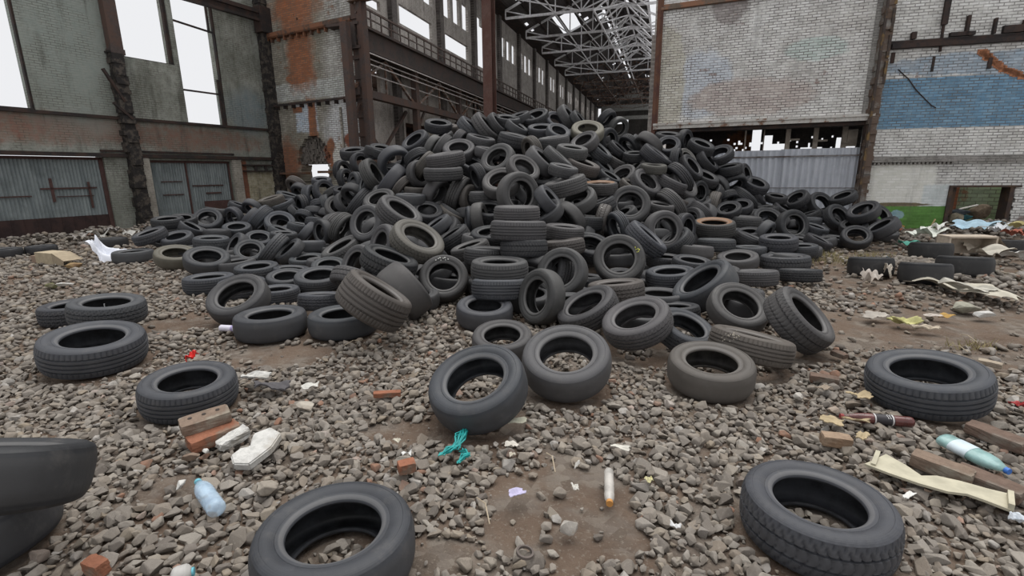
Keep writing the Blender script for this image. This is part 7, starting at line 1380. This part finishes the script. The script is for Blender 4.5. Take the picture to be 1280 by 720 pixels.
T_(sheet('yellow_rag',pl('yellow_green_rag',(.46,.44,.20),.85,var=.3,scale=16),.30,.14,.04,124,local(P(1130,406,.02),-.35),n=16,thick=.012,ragged=.3),'yellow-green rag lying on the bare earth above the dusty right tyre','rag')
T_(sheet('beige_rag',pl('beige_rag',(.42,.36,.28),.85,var=.2),.26,.11,.04,125,local(P(1155,413,.02),-.2),n=14,thick=.014,ragged=.25),'beige rag right of the yellow-green rag','rag')
T_(sheet('orange_scrap',pl('ochre_scrap',(.42,.26,.08)),.16,.09,.02,126,local(P(1181,397,.02),.1),n=10),'ochre scrap on bare earth behind the yellow-green rag','scrap')
T_(sheet('paper_scrap',pl('pinkish_paper',(.48,.43,.38)),.18,.07,.015,127,local(P(1165,396,.02),-.2),n=10),'thin pinkish paper left of the ochre scrap','scrap')
# clutter inside the doorway
for k,(s,z,w,h,c) in enumerate([(.1,.28,.42,.32,(.16,.14,.10)),(.45,.30,.25,.18,(.05,.16,.18)),(.8,.45,.5,.45,(.22,.17,.12)),(.35,.42,.2,.2,(.06,.07,.08))]):
    p2=RW.pt(s)-RW.n*(.45 if k!=0 else .1); T_(lump('debris_mound',pl('mound_%d'%k,c,.95,var=.4,scale=14),(w,.5,h),130+k,local(Vector((p2[0],p2[1],z-.05)),.3*k)),['mossy lump on the sill of the broken doorway','teal-grey bundle inside the broken doorway','brown debris mound inside the broken doorway, right','dark bundle inside the broken doorway, left'][k],'rubble')
# tufts of dry grass before the fence
gm=pl('dry_grass_blades',(.30,.26,.13),.9,var=.35,scale=30); m=MB(); r=random.Random(8)
for (cx,cy,rx,ry,n) in((1055,325,.9,.35,420),(1030,318,.3,.15,140),(1090,318,.5,.2,160),(1265,345,.3,.3,120),(1215,431,.25,.1,60)):
    g=P(cx,cy,0)
    for k in range(n):
        x=g.x+r.gauss(0,rx*.5); y=g.y+r.gauss(0,ry*.5); hgt=r.uniform(.02,.09); a=r.uniform(0,6.28); dx,dy=math.cos(a)*.005,math.sin(a)*.005; l=Vector((r.uniform(-.05,.05),r.uniform(-.05,.05),hgt))
        i=len(m.v); m.v+=[(x-dx,y-dy,-.03),(x+dx,y+dy,-.03),(x+l.x,y+l.y,l.z)]; m.f.append((i,i+1,i+2)); m.mi.append(0)
tag(m.build('dry_grass',gm),'dry yellowish grass and litter on the earth right of the heap','grass',kind='stuff')
# ============================================================ marks on single tyres (chalk, paint, scrape)
bpy.context.view_layer.update(); dg=bpy.context.evaluated_depsgraph_get()
def mark(name,label,mat,dots,size,seed):
    """thin crusts of chalk or dust stuck on the rubber where the photo shows them"""
    r=random.Random(seed); m=MB(); host=None
    for px,py in dots:
        d=Vector([float(v) for v in ray(px,py)]).normalized(); hit,loc,nor,idx,ob,mx=scene.ray_cast(dg,Vector((0,0,1.5)),d)
        if not hit or ob.name.split('.')[0] not in('tread','sidewall','tyre'): continue
        if host is None: host=ob.original if hasattr(ob,'original') and ob.original else ob
        nor=nor.normalized(); 
        if nor.dot(d)>0: nor=-nor
        t=nor.orthogonal().normalized(); b=nor.cross(t); n=7; c=loc+nor*.0015; i=len(m.v); m.v.append(tuple(c+nor*.001))
        for k in range(n):
            a=2*math.pi*k/n; q=size*r.uniform(.5,1.2); m.v.append(tuple(c+t*math.cos(a)*q+b*math.sin(a)*q-nor*.0008))
        for k in range(n): m.f.append((i,i+1+k,i+1+(k+1)%n)); m.mi.append(0)
    if host is None: print('mark missed',name); return
    o=m.build(name,mat); o.parent=host; o.matrix_parent_inverse=host.matrix_world.inverted(); o['label']=label
ch=pl('yellow_chalk',(.48,.48,.10),.95); wc=pl('white_chalk',(.50,.50,.47),.95); sc=pl('pale_scrape_dust',(.27,.245,.205),.95,var=.3,scale=30)
mark('chalk_mark','yellow chalk mark',ch,[(794,309),(795,312),(797,311),(798,314),(796,315),(799,312)],.011,1)
mark('chalk_mark','white chalk mark',wc,[(545,325),(548,323),(551,325),(554,323),(557,325),(560,324),(550,322),(556,322)],.009,2)
r=random.Random(6); mark('pale_scrape','pale dusty scrape',sc,[(914+r.gauss(0,7),421+r.gauss(0,3)) for _ in range(26)],.007,3)
mark('chalk_mark','white spot',wc,[(752,259.5),(753,260)],.012,4)
